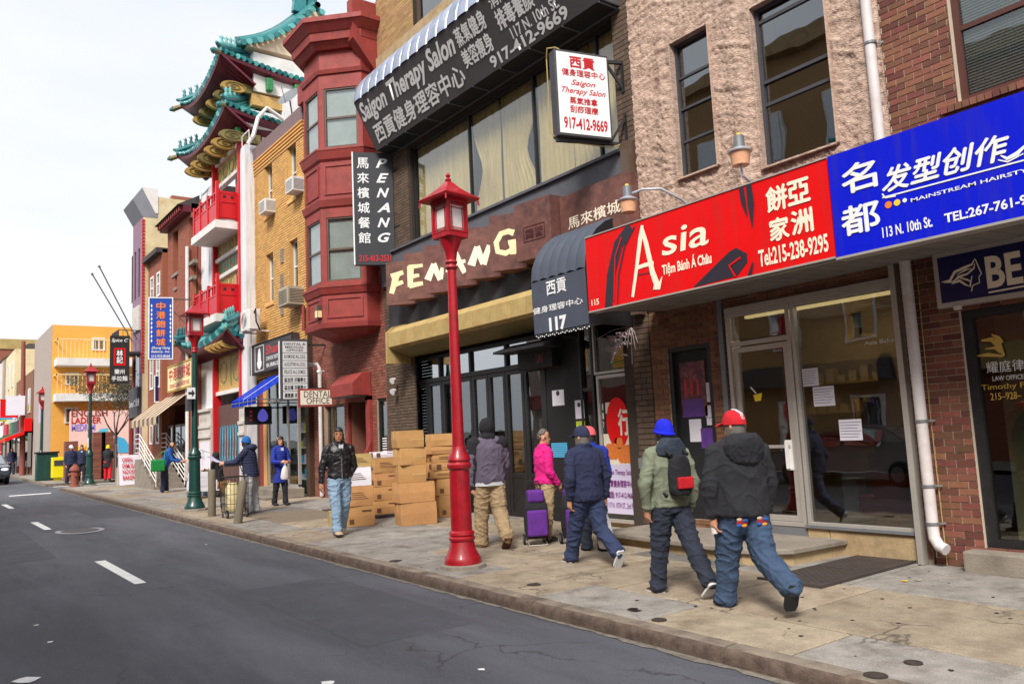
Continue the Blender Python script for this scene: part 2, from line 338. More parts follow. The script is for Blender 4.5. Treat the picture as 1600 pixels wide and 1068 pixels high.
def bricks(owner, X, y0, y1, z0, z1, holes, m, n_parts=300, cw=.205, ch=.075, joint=.011, proud=.009, axis='x', skip=None, zbase=0):
    """real bricks on a wall facing the street (axis x) or facing the camera (axis y); those nearest the camera are objects of their own"""
    lst = []; k = math.floor((z0 - zbase) / ch)
    while zbase + k * ch < z1:
        a, b = max(zbase + k * ch, z0), min(zbase + (k + 1) * ch, z1)
        zc = (a + b) / 2
        if b - a > .02:
            segs = [(y0, y1)]
            for h in holes:
                if h[2] - .004 < zc < h[3] + .004:
                    ns = []
                    for s0, s1 in segs:
                        if h[1] <= s0 or h[0] >= s1: ns.append((s0, s1))
                        else:
                            if h[0] > s0: ns.append((s0, h[0]))
                            if h[1] < s1: ns.append((h[1], s1))
                    segs = ns
            off = (k % 2) * cw / 2
            for s0, s1 in segs:
                y = math.floor((s0 - off) / cw) * cw + off
                while y < s1:
                    p, q = max(y, s0), min(y + cw, s1)
                    if q - p > .018: lst.append(((p + q) / 2, zc, q - p - joint, b - a - joint))
                    y += cw
        k += 1
    if skip: lst = [t for t in lst if not skip(t[0], t[1])]
    R = random.Random(len(lst))
    def dist(t): return (t[0] - 0) ** 2 + (t[1] - CAMH) ** 2 if axis == 'x' else (t[0]) ** 2 + (t[1] - CAMH) ** 2
    lst.sort(key=dist)
    um = unit_brick(m)
    for t in lst[:n_parts]:
        o = bpy.data.objects.new('brick', um); d = proud + R.uniform(0, .003)
        if axis == 'x': o.location = (X - d + .02, t[0], t[1]); o.scale = (.04, t[2], t[3])
        else: o.location = (t[0], X - d + .02, t[1]); o.rotation_euler = (0, 0, PI / 2); o.scale = (.04, t[2], t[3])
        link(o); o.parent = owner
        if owner.parent is None: o.matrix_parent_inverse = Matrix.Translation(-Vector(owner.location))
    rest = lst[n_parts:]
    if rest:
        vs, fs = [], []
        for t in rest:
            d = proud + R.uniform(0, .003); b = len(vs)
            for x, yy, z in um_co:
                if axis == 'x': vs.append((X - d + .02 + x * .04, t[0] + yy * t[2], t[1] + z * t[3]))
                else: vs.append((t[0] - yy * t[2], X - d + .02 + x * .04, t[1] + z * t[3]))
            fs += [tuple(b + i for i in f) for f in um_f]
        me = bpy.data.meshes.new('bricks'); me.from_pydata(vs, [], fs); me.materials.append(m)
        o = link(bpy.data.objects.new('brick_courses', me)); adopt(o, owner); o['kind'] = 'stuff'
um_co = [(-.5, -.5, -.5), (-.5, .5, -.5), (-.5, .5, .5), (-.5, -.5, .5), (.5, -.5, -.5), (.5, .5, -.5), (.5, .5, .5), (.5, -.5, .5)]
um_f = [tuple(reversed(f)) for f in [(0, 3, 2, 1), (0, 1, 5, 4), (1, 2, 6, 5), (2, 3, 7, 6), (3, 0, 4, 7)]]
def sash_window(parent, X, y0, y1, z0, z1, fm, gm, depth=.1, fw=.05, rails=(.5,), back=None, mull=(), curtain=None, name='window'):
    """frame with sash bars, a pane behind each bar, something dark or a blind behind the pane"""
    f = MB(); pl = facade_plane(X + depth, y1, z0); w, h = y1 - y0, z1 - z0
    frame(pl, 0, w, 0, h, fw, -.05, .02, f)
    for r in rails: slab(pl, fw, w - fw, h * r - fw * .4, h * r + fw * .4, -.04, .012, f)
    for r in mull: slab(pl, w * r - fw * .35, w * r + fw * .35, fw, h - fw, -.045, .008, f)
    fo = f.build(name, fm, parent)
    g = MB(); zs = [0] + [r * h for r in rails] + [h]
    for i in range(len(zs) - 1):
        p = MB(); slab(pl, fw * .6, w - fw * .6, zs[i] + fw * .35, zs[i + 1] - fw * .35, -.018 - .012 * (i % 2), -.012 - .012 * (i % 2), p); p.build('pane', gm, fo)
    if curtain:
        cm, c0, c1 = curtain; p = MB(); slab(pl, fw * .5, w - fw * .5, h * c0, h * c1, -.12, -.115, p); p.build('blind', cm, fo)
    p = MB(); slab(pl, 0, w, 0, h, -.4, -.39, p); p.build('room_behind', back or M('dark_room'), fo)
    return fo

def bx(parent, name, m, x0, x1, y0, y1, z0, z1, bevel=0):
    return MB().box(x0, x1, y0, y1, z0, z1).build(name, M(m) if isinstance(m, str) else m, parent, bevel=bevel)

def hollow(par, x0, x1, y0, y1, z1, m, xin, storey=None):
    """rear mass starting at x1, with roof, party walls and floors that close the rooms between it and the facade"""
    bx(par, 'rear_block', m, x1, 18, y0, y1, -.2, z1); bx(par, 'roof', 'roof_dark', x0, x1, y0, y1, z1 - .2, z1); e = .03
    bx(par, 'party_wall', m, x0, x1, y0, y0 + e, -.2, z1 - .2); bx(par, 'party_wall', m, x0, x1, y1 - e, y1, -.2, z1 - .2); bx(par, 'floor', 'interior_tan', x0, x1, y0 + e, y1 - e, -.2, .12)
    if storey: bx(par, 'floor', 'roof_dark', x0, x1, y0 + e, y1 - e, storey, storey + .12)
# ============================================================ MATERIALS
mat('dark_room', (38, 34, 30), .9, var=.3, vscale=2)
mat('asphalt', (82, 83, 90), .78, var=.3, vscale=.9, stretch=(1, .22, 1), grime=.75, gscale=1.1, gcol=(58, 58, 66), bump=.9, bscale=160, cracks=.55)
mat('asphalt_old', (92, 90, 92), .9, var=.15, vscale=1)
mat('ground', (92, 90, 86), .9, var=.1)
mat('paint_white', (226, 226, 224), .6, var=.06, vscale=8, grime=.35, gscale=9, gcol=(130, 130, 132))
mat('slab_tan', (156, 141, 121), .85, var=.22, vscale=3.2, grime=.8, gscale=2.2, gcol=(104, 86, 68), bump=.9, bscale=90, cracks=1.1, rnd=.10)
mat('slab_grey', (146, 140, 133), .85, var=.24, vscale=3.5, grime=.85, gscale=2.4, gcol=(88, 78, 70), bump=.9, bscale=90, cracks=1.1, rnd=.12)
mat('slab_dark', (112, 107, 102), .88, var=.15, vscale=2.5, grime=.5, gscale=3.5, gcol=(80, 74, 70), bump=.6, bscale=110, cracks=1.1, rnd=.1)
mat('aggregate', (120, 106, 90), .9, var=.4, vscale=30, bump=1, bscale=70)
mat('joint_dirt', (36, 31, 28), .95)
mat('kerb', (130, 118, 104), .85, var=.3, vscale=5, grime=.95, gscale=3.4, gcol=(64, 42, 36), bump=.8, bscale=50, rnd=.1)
mat('spot_dark', (52, 44, 40), .7, var=.3, vscale=20, grime=.5, gscale=20, gcol=(96, 66, 46))
mat('grate_steel', (74, 66, 64), .55, var=.2, vscale=4, grime=.5, gscale=3, gcol=(92, 72, 58), metal=.3)
mat('mortar', (170, 150, 128), .95, var=.1)
mat('mortar_pale', (205, 190, 170), .95, var=.1)
mat('brick_maroon', (120, 74, 58), .8, var=.15, vscale=12, rnd=.38, bump=.5, bscale=80)
mat('brick_brown', (122, 84, 60), .85, var=.15, vscale=12, rnd=.26, bump=.5, bscale=80)
mat('brick_red', (132, 78, 64), .85, var=.12, vscale=9, rnd=.24, bump=.5, bscale=80)
mat('brick_yellow', (212, 164, 98), .8, var=.1, vscale=9, rnd=.14, bump=.4, bscale=80)
mat('brick_dark', (94, 76, 62), .85, var=.2, vscale=9, rnd=.22, bump=.8, bscale=60)
mat('brick_buff', (168, 134, 92), .85, var=.1, vscale=9, rnd=.2)
mat('brick_orange', (150, 88, 70), .85, var=.1, vscale=7, rnd=.14)
mat('mortar_dark', (60, 50, 42), .95)
mat('mortar_brown', (70, 48, 34), .95)
mat('stucco', (202, 174, 156), .9, streak=.35, var=.26, vscale=9, grime=.8, gscale=5, gcol=(132, 102, 84), bump=2.5, bscale=30, stretch=(1, 1, 2.4))
mat('tan_note', (200, 170, 120), .8)
mat('stone_ochre', (172, 148, 112), .85, var=.18, vscale=5, grime=.6, gscale=3, gcol=(112, 88, 64), bump=.5)
mat('stone_grey', (140, 130, 118), .85, var=.18, vscale=4, grime=.6, gscale=3, gcol=(96, 84, 74), bump=.6)
mat('black_paint', (30, 29, 31), .38, var=.25, vscale=4, grime=.3, gscale=6, gcol=(58, 55, 52))
mat('black_matt', (24, 23, 25), .7, var=.2)
mat('dark_grey', (66, 65, 70), .5, var=.15, vscale=3, grime=.4, gscale=2, gcol=(46, 44, 46))
mat('grey_metal', (128, 130, 134), .4, var=.1, metal=.4, grime=.3, gscale=8, gcol=(90, 88, 86))
mat('aluminium', (196, 190, 182), .35, var=.08, metal=.55, grime=.3, gscale=6, gcol=(140, 126, 110))
mat('bronze_frame', (92, 74, 62), .45, var=.15, vscale=5)
mat('white_paint', (226, 222, 218), .5, var=.06, vscale=3, grime=.35, gscale=1.6, gcol=(168, 164, 162))
mat('white_wall', (222, 221, 224), .8, var=.05, vscale=2, streak=.3, grime=.5, gscale=1.0, gcol=(176, 176, 182), bump=.2)
mat('pipe_white', (214, 206, 204), .45, var=.08, vscale=3, grime=.6, gscale=2.4, gcol=(164, 148, 144))
mat('oxide_red', (148, 54, 48), .5, var=.16, vscale=3.5, grime=.6, gscale=3, gcol=(104, 36, 34), bump=.3, bscale=24, streak=.35)
mat('lamp_red', (166, 10, 28), .3, var=.2, vscale=6, grime=.7, gscale=9, gcol=(116, 8, 22), coat=.3)
mat('rail_red', (196, 24, 34), .4, var=.08, vscale=3)
mat('lamp_green', (14, 62, 56), .28, var=.15, vscale=4, grime=.25, gscale=7, gcol=(34, 74, 66), coat=.3)
mat('tile_teal', (34, 116, 120), .28, var=.22, vscale=8, rnd=.25, grime=.5, gscale=6, gcol=(24, 84, 86), coat=.4)
mat('tile_pale', (92, 168, 166), .3, var=.22, vscale=12, rnd=.2, grime=.4, gscale=9, gcol=(52, 120, 116), coat=.3)
mat('wood_maroon', (96, 26, 42), .5, var=.15, vscale=5)
mat('gold_paint', (184, 148, 76), .5, var=.15, vscale=7, grime=.4, gscale=7, gcol=(150, 104, 50))
mat('olive_paint', (124, 112, 66), .55, var=.2, vscale=7)
mat('pattern_gold', (196, 160, 96), .55, var=.25, vscale=14, grime=.5, gscale=18, gcol=(176, 90, 50))
mat('pattern_green', (48, 128, 72), .5, var=.3, vscale=10)
mat('sign_red', (222, 10, 14), .5, var=.05, vscale=2, spec=.2, streak=.22)
mat('sign_blue', (6, 24, 200), .55, var=.04, vscale=2, spec=.15, streak=.25)
mat('sign_navy', (18, 18, 78), .3, var=.08, vscale=2)
mat('cream_letter', (246, 232, 208), .4)
mat('white_letter', (236, 236, 236), .4, var=.05, vscale=10)
mat('gold_letter', (206, 170, 84), .4)
mat('dark_letter', (44, 42, 46), .5)
mat('red_letter', (196, 22, 34), .4)
mat('orange_letter', (238, 128, 40), .4)
mat('yellow_letter', (240, 206, 50), .4)
mat('brush_black', (44, 40, 52), .4)
mat('rust_panel', (112, 72, 64), .6, var=.35, vscale=5, grime=.8, gscale=4, gcol=(60, 42, 44), metal=.1, rnd=.12)
mat('awning_charcoal', (78, 74, 76), .6, streak=.35, var=.1, vscale=1.5, grime=.3, gscale=1.2, gcol=(60, 54, 58))
mat('awning_silver', (150, 158, 178), .35, var=.3, vscale=2.5, metal=.3, rnd=.12)
mat('awning_slate', (70, 76, 90), .7, var=.12, vscale=2)
mat('canopy_ochre', (176, 152, 98), .7, var=.15, vscale=3, grime=.6, gscale=2.6, gcol=(156, 106, 50), bump=.3)
mat('curtain_cream', (246, 226, 172), .8, var=.14, vscale=1.4, stretch=(1, 6, .5), grime=.5, gscale=1.2, gcol=(190, 160, 108))
mat('blind_white', (224, 224, 228), .7, var=.05)
mat('interior_warm', (150, 126, 92), .9, var=.4, vscale=1.6)
mat('interior_tan', (200, 180, 146), .9, var=.25, vscale=1.5)
mat('cardboard', (190, 142, 90), .8, var=.08, vscale=6, rnd=.10, grime=.25, gscale=5, gcol=(150, 104, 62), bump=.15, bscale=30)
mat('box_tape', (206, 168, 110), .4)
mat('box_print', (104, 66, 48), .8)
mat('cloth_blue_awning', (12, 50, 168), .8, var=.08, spec=.1)
mat('poster_paper', (226, 222, 232), .6, var=.05)
mat('wood_grey', (118, 108, 92), .85, var=.2, vscale=6, stretch=(3, 3, .6), grime=.5, gscale=3, gcol=(84, 74, 62), bump=.8, bscale=30)
mat('roof_dark', (70, 66, 66), .9)
glass('glass_dark', (170, 176, 178), .2)
glass('glass_clear', (214, 220, 216), .10)
glass('glass_shop', (190, 192, 188), .17)
# ============================================================ GROUND, ROAD, PAVEMENT
KX = 4.8
def sheet(name, x0, x1, y0, y1, dz, m, parent=None):
    b = MB(); b.add([(x0, y0, gz(y0) + dz), (x1, y0, gz(y0) + dz), (x1, y1, gz(y1) + dz), (x0, y1, gz(y1) + dz)], [(0, 1, 2, 3)])
    return b.build(name, m, parent)
g_ = sheet('ground', -300, 300, -60, 420, -.15, M('ground')); g_['kind'] = 'structure'
road = sheet('road', -5.2, KX + .02, -30, 260, -.12, M('asphalt')); road['kind'] = 'structure'
alley = sheet('side_street', KX + .02, 40, 38.3, 42.2, -.116, M('asphalt_old')); alley['kind'] = 'structure'
def marking(pts, name='lane_marking', m='paint_white', dz=-.116, p=None):
    b = MB(); b.add([(x, y, gz(y) + dz) for x, y in pts], [tuple(range(len(pts)))])
    return b.build(name, M(m), p or road)
for y in (-12.5, -3.7, 5.05 - 0, 14.0 - 1.2, 21.6 - 1.2, 29.9 - 1.2, 38.5, 46.5, 55, 64):
    if y == 5.05: continue
    y0 = {12.8: 11.35, 20.400000000000002: 20.35, 28.7: 28.6}.get(y, y)
    L = 2.7 if y < 15 else 2.4
    marking([(2.30, y0), (2.44, y0), (2.42, y0 + L), (2.27, y0 + L)])
marking([(2.9, 36.0), (4.3, 36.0), (4.3, 36.55), (2.9, 36.55)])
marking([(KX + .2, 41.3), (9, 41.3), (9, 41.7), (KX + .2, 41.7)], dz=-.108)
b = MB(); cxe, cye = 2.85, 19.4
b.add([(cxe + .46 * math.cos(t * PI / 20), cye + .75 * math.sin(t * PI / 20), gz(cye) - .116) for t in range(40)] + [(cxe + .36 * math.cos(t * PI / 20), cye + .6 * math.sin(t * PI / 20), gz(cye) - .1155) for t in range(40)], [(i, (i + 1) % 40, 40 + (i + 1) % 40, 40 + i) for i in range(40)])
mat('iron_worn', (150, 150, 158), .45, var=.15, metal=.4)
b.build('manhole_ring', M('iron_worn'), road)
b = MB(); b.add([(cxe + .36 * math.cos(t * PI / 20), cye + .6 * math.sin(t * PI / 20), gz(cye) - .1165 + .001) for t in range(40)], [tuple(range(40))]); b.build('manhole_cover', M('dark_grey'), road)
R1 = random.Random(5)
b = MB()
def blob(b, cx, cy, r, dz, n=9):
    pts = [(cx + r * R1.uniform(.6, 1.1) * math.cos(2 * PI * k / n), cy + r * R1.uniform(.6, 1.1) * math.sin(2 * PI * k / n)) for k in range(n)]
    b.add([(x, y, gz(y) + dz) for x, y in pts], [tuple(range(n))])
for px, py in [(57, 976), (78, 1002), (322, 850), (752, 1045)]:
    g = G(px, py, -.116); blob(b, g.x, g.y, .035 if py > 1000 else .028, -.114)
g = G(40, 1062, -.116); blob(b, g.x, g.y, .1, -.113); g = G(512, 1066, -.116); blob(b, g.x, g.y, .06, -.113)

b.build('paint_flecks', M('paint_white'), road)['kind'] = 'stuff'
b = MB(); L1, L2 = [], []
for i in range(330): y = 1 + i * .11; w_ = .05 + .09 * abs(noise.noise(V(y * 1.3, 0, 5))) + .05 * noise.noise(V(y * 6, 2, 5)); L1.append((KX - .0, y, gz(y) - .1145)); L2.append((KX - max(w_, .015), y, gz(y) - .1145))
b.add(L1 + L2, [(i, i + 1, 330 + i + 1, 330 + i) for i in range(329)]); b.build('gutter_dirt', mat('gutter_grit', (120, 112, 102), .95, var=.4, vscale=14, grime=.7, gscale=9, gcol=(66, 56, 50)), road)
for x0, x1, y0, y1, m in [(3.1, 4.3, 6.4, 9.8, 'asphalt_patch'), (.6, 2.0, 3.4, 5.2, 'asphalt_patch'), (3.6, 4.7, 22, 27, 'asphalt_patch'), (1.0, 1.9, 15, 21, 'asphalt_patch')]:
    mat('asphalt_patch', (74, 75, 82), .8, var=.15, vscale=2, grime=.5, gscale=2, gcol=(86, 86, 94), bump=.9, bscale=150); n = 26; pts = [(x0 + (x1 - x0) * t / n + R1.uniform(-.02, .02), y0 + R1.uniform(-.03, .03)) for t in range(n)] + [(x1 + R1.uniform(-.02, .02), y0 + (y1 - y0) * t / n) for t in range(n)] + [(x1 - (x1 - x0) * t / n, y1 + R1.uniform(-.03, .03)) for t in range(n)] + [(x0 + R1.uniform(-.02, .02), y1 - (y1 - y0) * t / n) for t in range(n)]
    marking(pts, 'road_patch', m, -.1185)
# pavement: dirt bed, slabs, kerb stones
side = sheet('sidewalk', KX + .1, 9.8, -6, 38.0, -.05, M('joint_dirt')); side['kind'] = 'structure'
side2 = sheet('sidewalk_beyond_side_street', KX + .1, 9.6, 42.6, 120, -.004, M('slab_grey')); side2['kind'] = 'structure'
sd = random.Random(11)
def slab_piece(x0, x1, y0, y1, m, dz=0, name='paving_slab', parent=side):
    b = MB(); j = .013; x0 += j; x1 -= j; y0 += j; y1 -= j; t = [sd.uniform(-.003, .003) for _ in range(4)]; e = .008
    c = [(x0, y0), (x1, y0), (x1, y1), (x0, y1)]
    top = [(x, y, gz(y) + dz + t[i]) for i, (x, y) in enumerate([(x0 + e, y0 + e), (x1 - e, y0 + e), (x1 - e, y1 - e), (x0 + e, y1 - e)])]
    mid = [(x, y, gz(y) + dz + t[i] - e) for i, (x, y) in enumerate(c)]; bot = [(x, y, gz(y) - .06) for x, y in c]
    b.v = top + mid + bot; b.f = [(0, 1, 2, 3)] + [(4 + i, 4 + (i + 1) % 4, (i + 1) % 4, i) for i in range(4)] + [(8 + i, 8 + (i + 1) % 4, 4 + (i + 1) % 4, 4 + i) for i in range(4)]; b.m = [0] * 9
    return b.build(name, M(m), parent)
ycols = {0: (4.98, 5.78), 1: (5.78, 7.4), 2: (7.4, 9.3)}
for c, (x0, x1) in ycols.items():
    y = [1.2, .95, 1.05][c] - 4.7
    while y < 38:
        L = {0: sd.choice([1.3, 1.5, 1.7]), 1: sd.choice([.95, .95, 1.9, 1.4]), 2: sd.choice([1.2, 1.6, 1.4])}[c]
        if c == 0 and 1 < y < 9: L = 1.45
        L = min(L, 38 - y)
        if L < .2: break
        r = sd.random()
        m = 'slab_tan' if (r < .55 and y < 12) or r < .25 else ('slab_dark' if r > .86 else 'slab_grey')
        if c == 0 and y < 10: m = 'slab_grey' if r < .75 else 'slab_tan'
        if c == 1 and 2.5 < y < 5.5: m = 'slab_tan'
        if c == 2 and y < 4.6: m = 'slab_grey'
        if c == 1 and 14.5 < y < 18.6: m = 'aggregate' if r < .6 else 'slab_dark'
        if c == 2 and L > 1.3 and sd.random() < .3:
            slab_piece(x0, (x0 + x1) / 2, y, y + L, m); slab_piece((x0 + x1) / 2, x1, y, y + L, 'slab_grey')
        else: slab_piece(x0, x1, y, y + L, m)
        y += L
# kerb stones, chipped and rust stained
kr = random.Random(3); y = -5.0
while y < 37.6:
    L = kr.choice([1.9, 2.3, 2.6]); L = min(L, 37.8 - y)
    if L < .3: break
    n = max(6, int(L / .07)); rings = []
    for i in range(n + 1):
        yy = y + .012 + (L - .024) * i / n; z = gz(yy)
        ch = lambda s: .012 * (noise.noise(V(yy * 5, s, 3)) + .6 * noise.noise(V(yy * 17, s, 9)))
        chip = max(0, noise.noise(V(yy * 3.1, 7, 1)) - .25) * .05
        rings.append([(KX + .0 + ch(1) * .5, yy, z - .16), (KX - .005 + ch(2), yy, z - .06), (KX + .006 + ch(3) + chip, yy, z - .022 + ch(4) - chip), (KX + .03 + ch(5) + chip, yy, z - .002 + ch(4) * .4 - chip * .4), (KX + .09, yy, z + .001), (KX + .185, yy, z), (KX + .185, yy, z - .16)])
    bb = MB(); bb.rings([r[::-1] for r in rings]); bb.m = [1 if i < n * 7 and i % 7 in (3, 4, 5) else 0 for i in range(len(bb.f))]; bb.build('kerb_stone', [M('kerb'), mat('kerb_face', (96, 80, 70), .85, var=.4, vscale=9, grime=.8, gscale=5, gcol=(52, 36, 32), bump=.8)], side, smooth=True, angle=60)
    y += L
# rounded kerb corner at the side street
rings = []
for i in range(13):
    t = i / 12 * PI / 2; cx, cy, r = KX + 2.4, 37.75 - 1.9, 2.4
    def kp(rr, z): x = cx - rr * math.cos(t); yy = cy + rr * math.sin(t); return (x, yy, gz(yy) + z)
    rings.append([kp(2.4, -.16), kp(2.4, -.01), kp(2.37, 0), kp(2.2, 0), kp(2.2, -.16)])
b = MB(); b.rings([r[::-1] for r in rings]); b.build('kerb_corner', M('kerb'), side)
kb = MB(); kb.box(KX, 9.5, 42.3, 42.5, gz(42) - .16, gz(42)); kb.bar((KX + .09, 42.5, gz(42.5) - .08), (KX + .09, 120, gz(120) - .08), .18, .16); kb.build('kerb_stone', M('kerb'), side2)
# small covers, dark patches and litter on the slabs
for px, py, r in [(618, 876, .085), (834, 913, .075), (1030, 968, .065), (1427, 1035, .06), (1368, 1055, .075), (640, 960, 0)]:
    if r:
        g = G(px, py); b = MB(); b.lathe([(r, -.01), (r, .004), (r * .86, .005), (r * .84, .002), (r * .1, .003)], (g.x, g.y, g.z + .002), 20); b.build('utility_cover', M('spot_dark'), side)
b = MB(); g = G(993, 952)
for k in range(5): blob(b, g.x + sd.uniform(-.07, .07), g.y + sd.uniform(-.05, .05), .05, .0045)
for k in range(150):
    x, yy = sd.uniform(5, 8.9), sd.uniform(2.2, 16); blob(b, x, yy, sd.uniform(.008, .024), .0042, 7)
b.build('gum_spots', M('spot_dark'), side)['kind'] = 'stuff'
mat('leaf_yellow', (236, 190, 30), .6)
for px, py in [(1356, 895), (1414, 908), (1434, 907)]:
    g = G(px, py); b = MB(); a = sd.uniform(0, 3)
    b.v = [(g.x + .03 * math.cos(a + k * PI / 3) * (1.6 if k % 3 == 0 else .8), g.y + .03 * math.sin(a + k * PI / 3), g.z + .006 + .006 * (k % 2)) for k in range(6)]; b.f = [(0, 1, 2, 3, 4, 5)]; b.m = [0]
    tag(b.build('fallen_leaf', M('leaf_yellow') if px < 1430 else M('slab_tan')), {1356: 'bright yellow leaf on the pavement nearer the steel cellar grate', 1414: 'yellow leaf scrap further out on the grey slab', 1434: 'small pale scrap beside the yellow leaf on the slab'}[px], 'leaf')
# diamond plate cellar doors
cd = thing('cellar_door', 'dark steel cellar hatch set in the pavement under the bakery window', 'cellar hatch', (8.0, 5.1, gz(5)))
for x0, x1 in ((7.1, 8.02), (8.04, 8.92)):
    b = MB(); b.box(x0, x1, 4.68, 5.32, .004, .022)
    for i in range(int((x1 - x0) / .045)):
        for j in range(13):
            c = V(x0 + .035 + i * .045, 4.71 + j * .048, .024); a = .7 if (i + j) % 2 else -.7
            b.add([c + V(math.cos(a) * .015, math.sin(a) * .015, 0), c + V(-math.sin(a) * .004, math.cos(a) * .004, .003), c - V(math.cos(a) * .015, math.sin(a) * .015, 0), c - V(-math.sin(a) * .004, math.cos(a) * .004, -.003)], [(0, 1, 2, 3)])
    b.build('hatch_leaf', M('grate_steel'), cd)
b = MB(); b.box(7.06, 8.96, 4.62, 4.67, 0, .026); b.box(7.06, 7.09, 4.67, 5.36, 0, .026); b.build('hatch_frame', M('grate_steel'), cd)
# flat plate further along, before the yellow building
b = MB(); b.box(7.4, 8.3, 16.0, 17.3, gz(17) + .004, gz(17) + .02); tag(b.build('cellar_plate', M('grate_steel')), 'dark steel plate in the pavement before the glass shop door', 'cellar plate')
# ============================================================ RED BRICK BUILDING AT THE RIGHT EDGE (hair salon)
Bz = -.2
b1 = thing('brick_building', 'dark red brick building with a brown framed window and law office door', 'building', (8.95, 3, 0))
H1 = [(2.2, 3.66, 4.95, 6.95), (2.0, 3.9, .2, 2.72)]
w1 = wall_mb(8.95, 1.0, 4.42, Bz, 8.2, H1).build('wall', M('mortar_pale'), b1)
bricks(w1, 8.95, 1.0, 4.42, 0, 8.2, [(h[0] - (0), h[1], h[2], h[3]) for h in H1] + [(1.0, 3.85, 3.0, 4.7)], M('brick_maroon'), 300)
hollow(b1, 9.2, 9.9, 1.0, 4.42, 8.2, 'brick_maroon', 0, 4)
sb = MB()
k = 0; yy = 2.1
while yy < 3.8:
    o = MB(); o.box(8.90, 8.99, yy, yy + .066, 4.87, 4.945); o.build('sill_brick', M('brick_maroon'), w1); yy += .076
mat('brown_frame', (84, 50, 42), .4, var=.1)
mat('slat_blind', (206, 200, 208), .6, var=.04)
f = sash_window(b1, 8.97, 2.2, 3.66, 4.95, 6.95, M('brown_frame'), M('glass_clear'), .07, .07, (.42,), curtain=None, back=M('blind_white'))
bl = MB(); bl.rings([[(9.075 + (.012 if i % 2 else 0), y, 4.99 + i * .0165 + (.008 if i % 2 else 0)) for y in (3.6, 2.24)] for i in range(112)], closed=False, caps=False)
bl.build('slat_blind', M('slat_blind'), f)
# law office shop door
df = MB(); pl = facade_plane(9.03, 3.9, .2); frame(pl, 0, 1.9, 0, 2.52, .10, -.06, .04, df)
dfo = df.build('door_frame', M('black_paint'), b1)
p = MB(); slab(pl, .08, 1.85, .08, 2.44, -.02, -.01, p); p.build('pane', M('glass_clear'), dfo)
p = MB(); slab(pl, .1, 1.9, 0, 2.5, -.5, -.49, p); p.build('room_behind', M('interior_tan'), dfo)
lp = Plane((9.03, 3.9, .2), (0, -1, 0), (0, 0, 1))
for s, x0, y0, x1, y1, mm in [('耀庭律', 1543, 583, 1600, 560, 'white_letter'), ('LAW OFFICE', 1552, 595, 1600, 584, 'white_letter'), ('Timothy F.', 1535, 612, 1604, 596, 'gold_letter'), ('215–928–', 1549, 625, 1596, 611, 'gold_letter')]:
    lp.ptext(s, M(mm), x0, y0, x1, y1, dfo, off=.004, ext=.012)
# leaping golden animal emblem
b = MB()
for pts, w in [([(1527, 556), (1545, 554), (1568, 556)], [.01, .04, .02]), ([(1534, 532), (1550, 530), (1562, 540), (1570, 556)], [.02, .05, .06, .02]), ([(1550, 522), (1560, 528), (1566, 536)], [.01, .05, .05]), ([(1540, 545), (1555, 543), (1565, 550)], [.01, .03, .03])]: lp.stroke(b, pts, w, .012, pix=True)
b.build('door_emblem', M('gold_letter'), dfo)
b = MB(); b.box(8.72, 9.2, 2.0, 4.04, gz(4) - .02, .2); b.build('stone_threshold', M('stone_grey'), b1, bevel=.02)
# pale string course of paint on the pier: a thin vertical cable
cb = MB(); cb.tube([(8.925, 4.30, 0.0), (8.925, 4.31, 1.6), (8.925, 4.29, 3.25)], .006, 6); tag(cb.build('cable', M('canopy_ochre')), 'thin tan cable running up the brick pier beside the downpipe', 'cable')
# navy sign above the law office door
ns = thing('shop_sign', 'navy sign with white border and flowing hair logo above the law office door', 'sign', (8.8, 3.0, 2.9))
npl = facade_plane(8.78, F(1456, 398, 8.78).y, 0)
a = npl.pix(1460, 483); c = npl.pix(1456, 398); u1 = npl.pix(1700, 440)[0]
v0, v1 = a[1], c[1]
b = MB(); slab(npl, 0, u1, v0, v1, -.10, 0, b); b.build('sign_box', M('aluminium'), ns)
b = MB(); slab(npl, .05, u1 - .05, v0 + .05, v1 - .05, 0, .004, b); b.build('sign_face', M('sign_navy'), ns)
npl.ptext('BE', M('cream_letter'), 1544, 451, 1594, 391, ns, off=.03, ext=.008)
b = MB(); npl.stroke(b, [(1545, 457), (1660, 436)], .018, .008, pix=True)
def zp(x, y): return (1380 + x / 3.3364, 380 + y / 3.3364)
for pts, w in [([(305, 203), (350, 195), (375, 150), (430, 125), (465, 110), (480, 80)], [.006, .03, .03, .03, .02, .004]), ([(320, 208), (370, 200), (395, 175), (440, 160), (475, 130), (480, 105)], [.004, .02, .03, .02, .02, .004]), ([(360, 212), (400, 195), (430, 215), (455, 225), (465, 170)], [.01, .03, .02, .02, .01]), ([(385, 165), (430, 140), (462, 130)], [.004, .02, .004]), ([(400, 180), (440, 190), (460, 200)], [.01, .02, .01]), ([(482, 82), (498, 120), (515, 158), (502, 175), (505, 205), (470, 220), (463, 250)], [.008, .012, .012, .01, .012, .012, .012])]:
    npl.stroke(b, [zp(*q) for q in pts], w, .009, pix=True)
b.build('logo', M('cream_letter'), ns)
b = MB(); slab(npl, .17, .23, v0 - .04, v0, -.04, .02, b); b.build('bracket', M('white_paint'), ns)
# ============================================================ STUCCO BAKERY BUILDING
b2 = thing('stucco_building', 'pink rough stucco building over the brown brick bakery front', 'building', (8.95, 6.4, 0))
Y20, Y21 = 4.42, 8.40
HL, HR = (6.84, 7.55, 5.22, 7.30), (5.05, 6.12, 4.95, 7.18)
holes = [HL, HR]
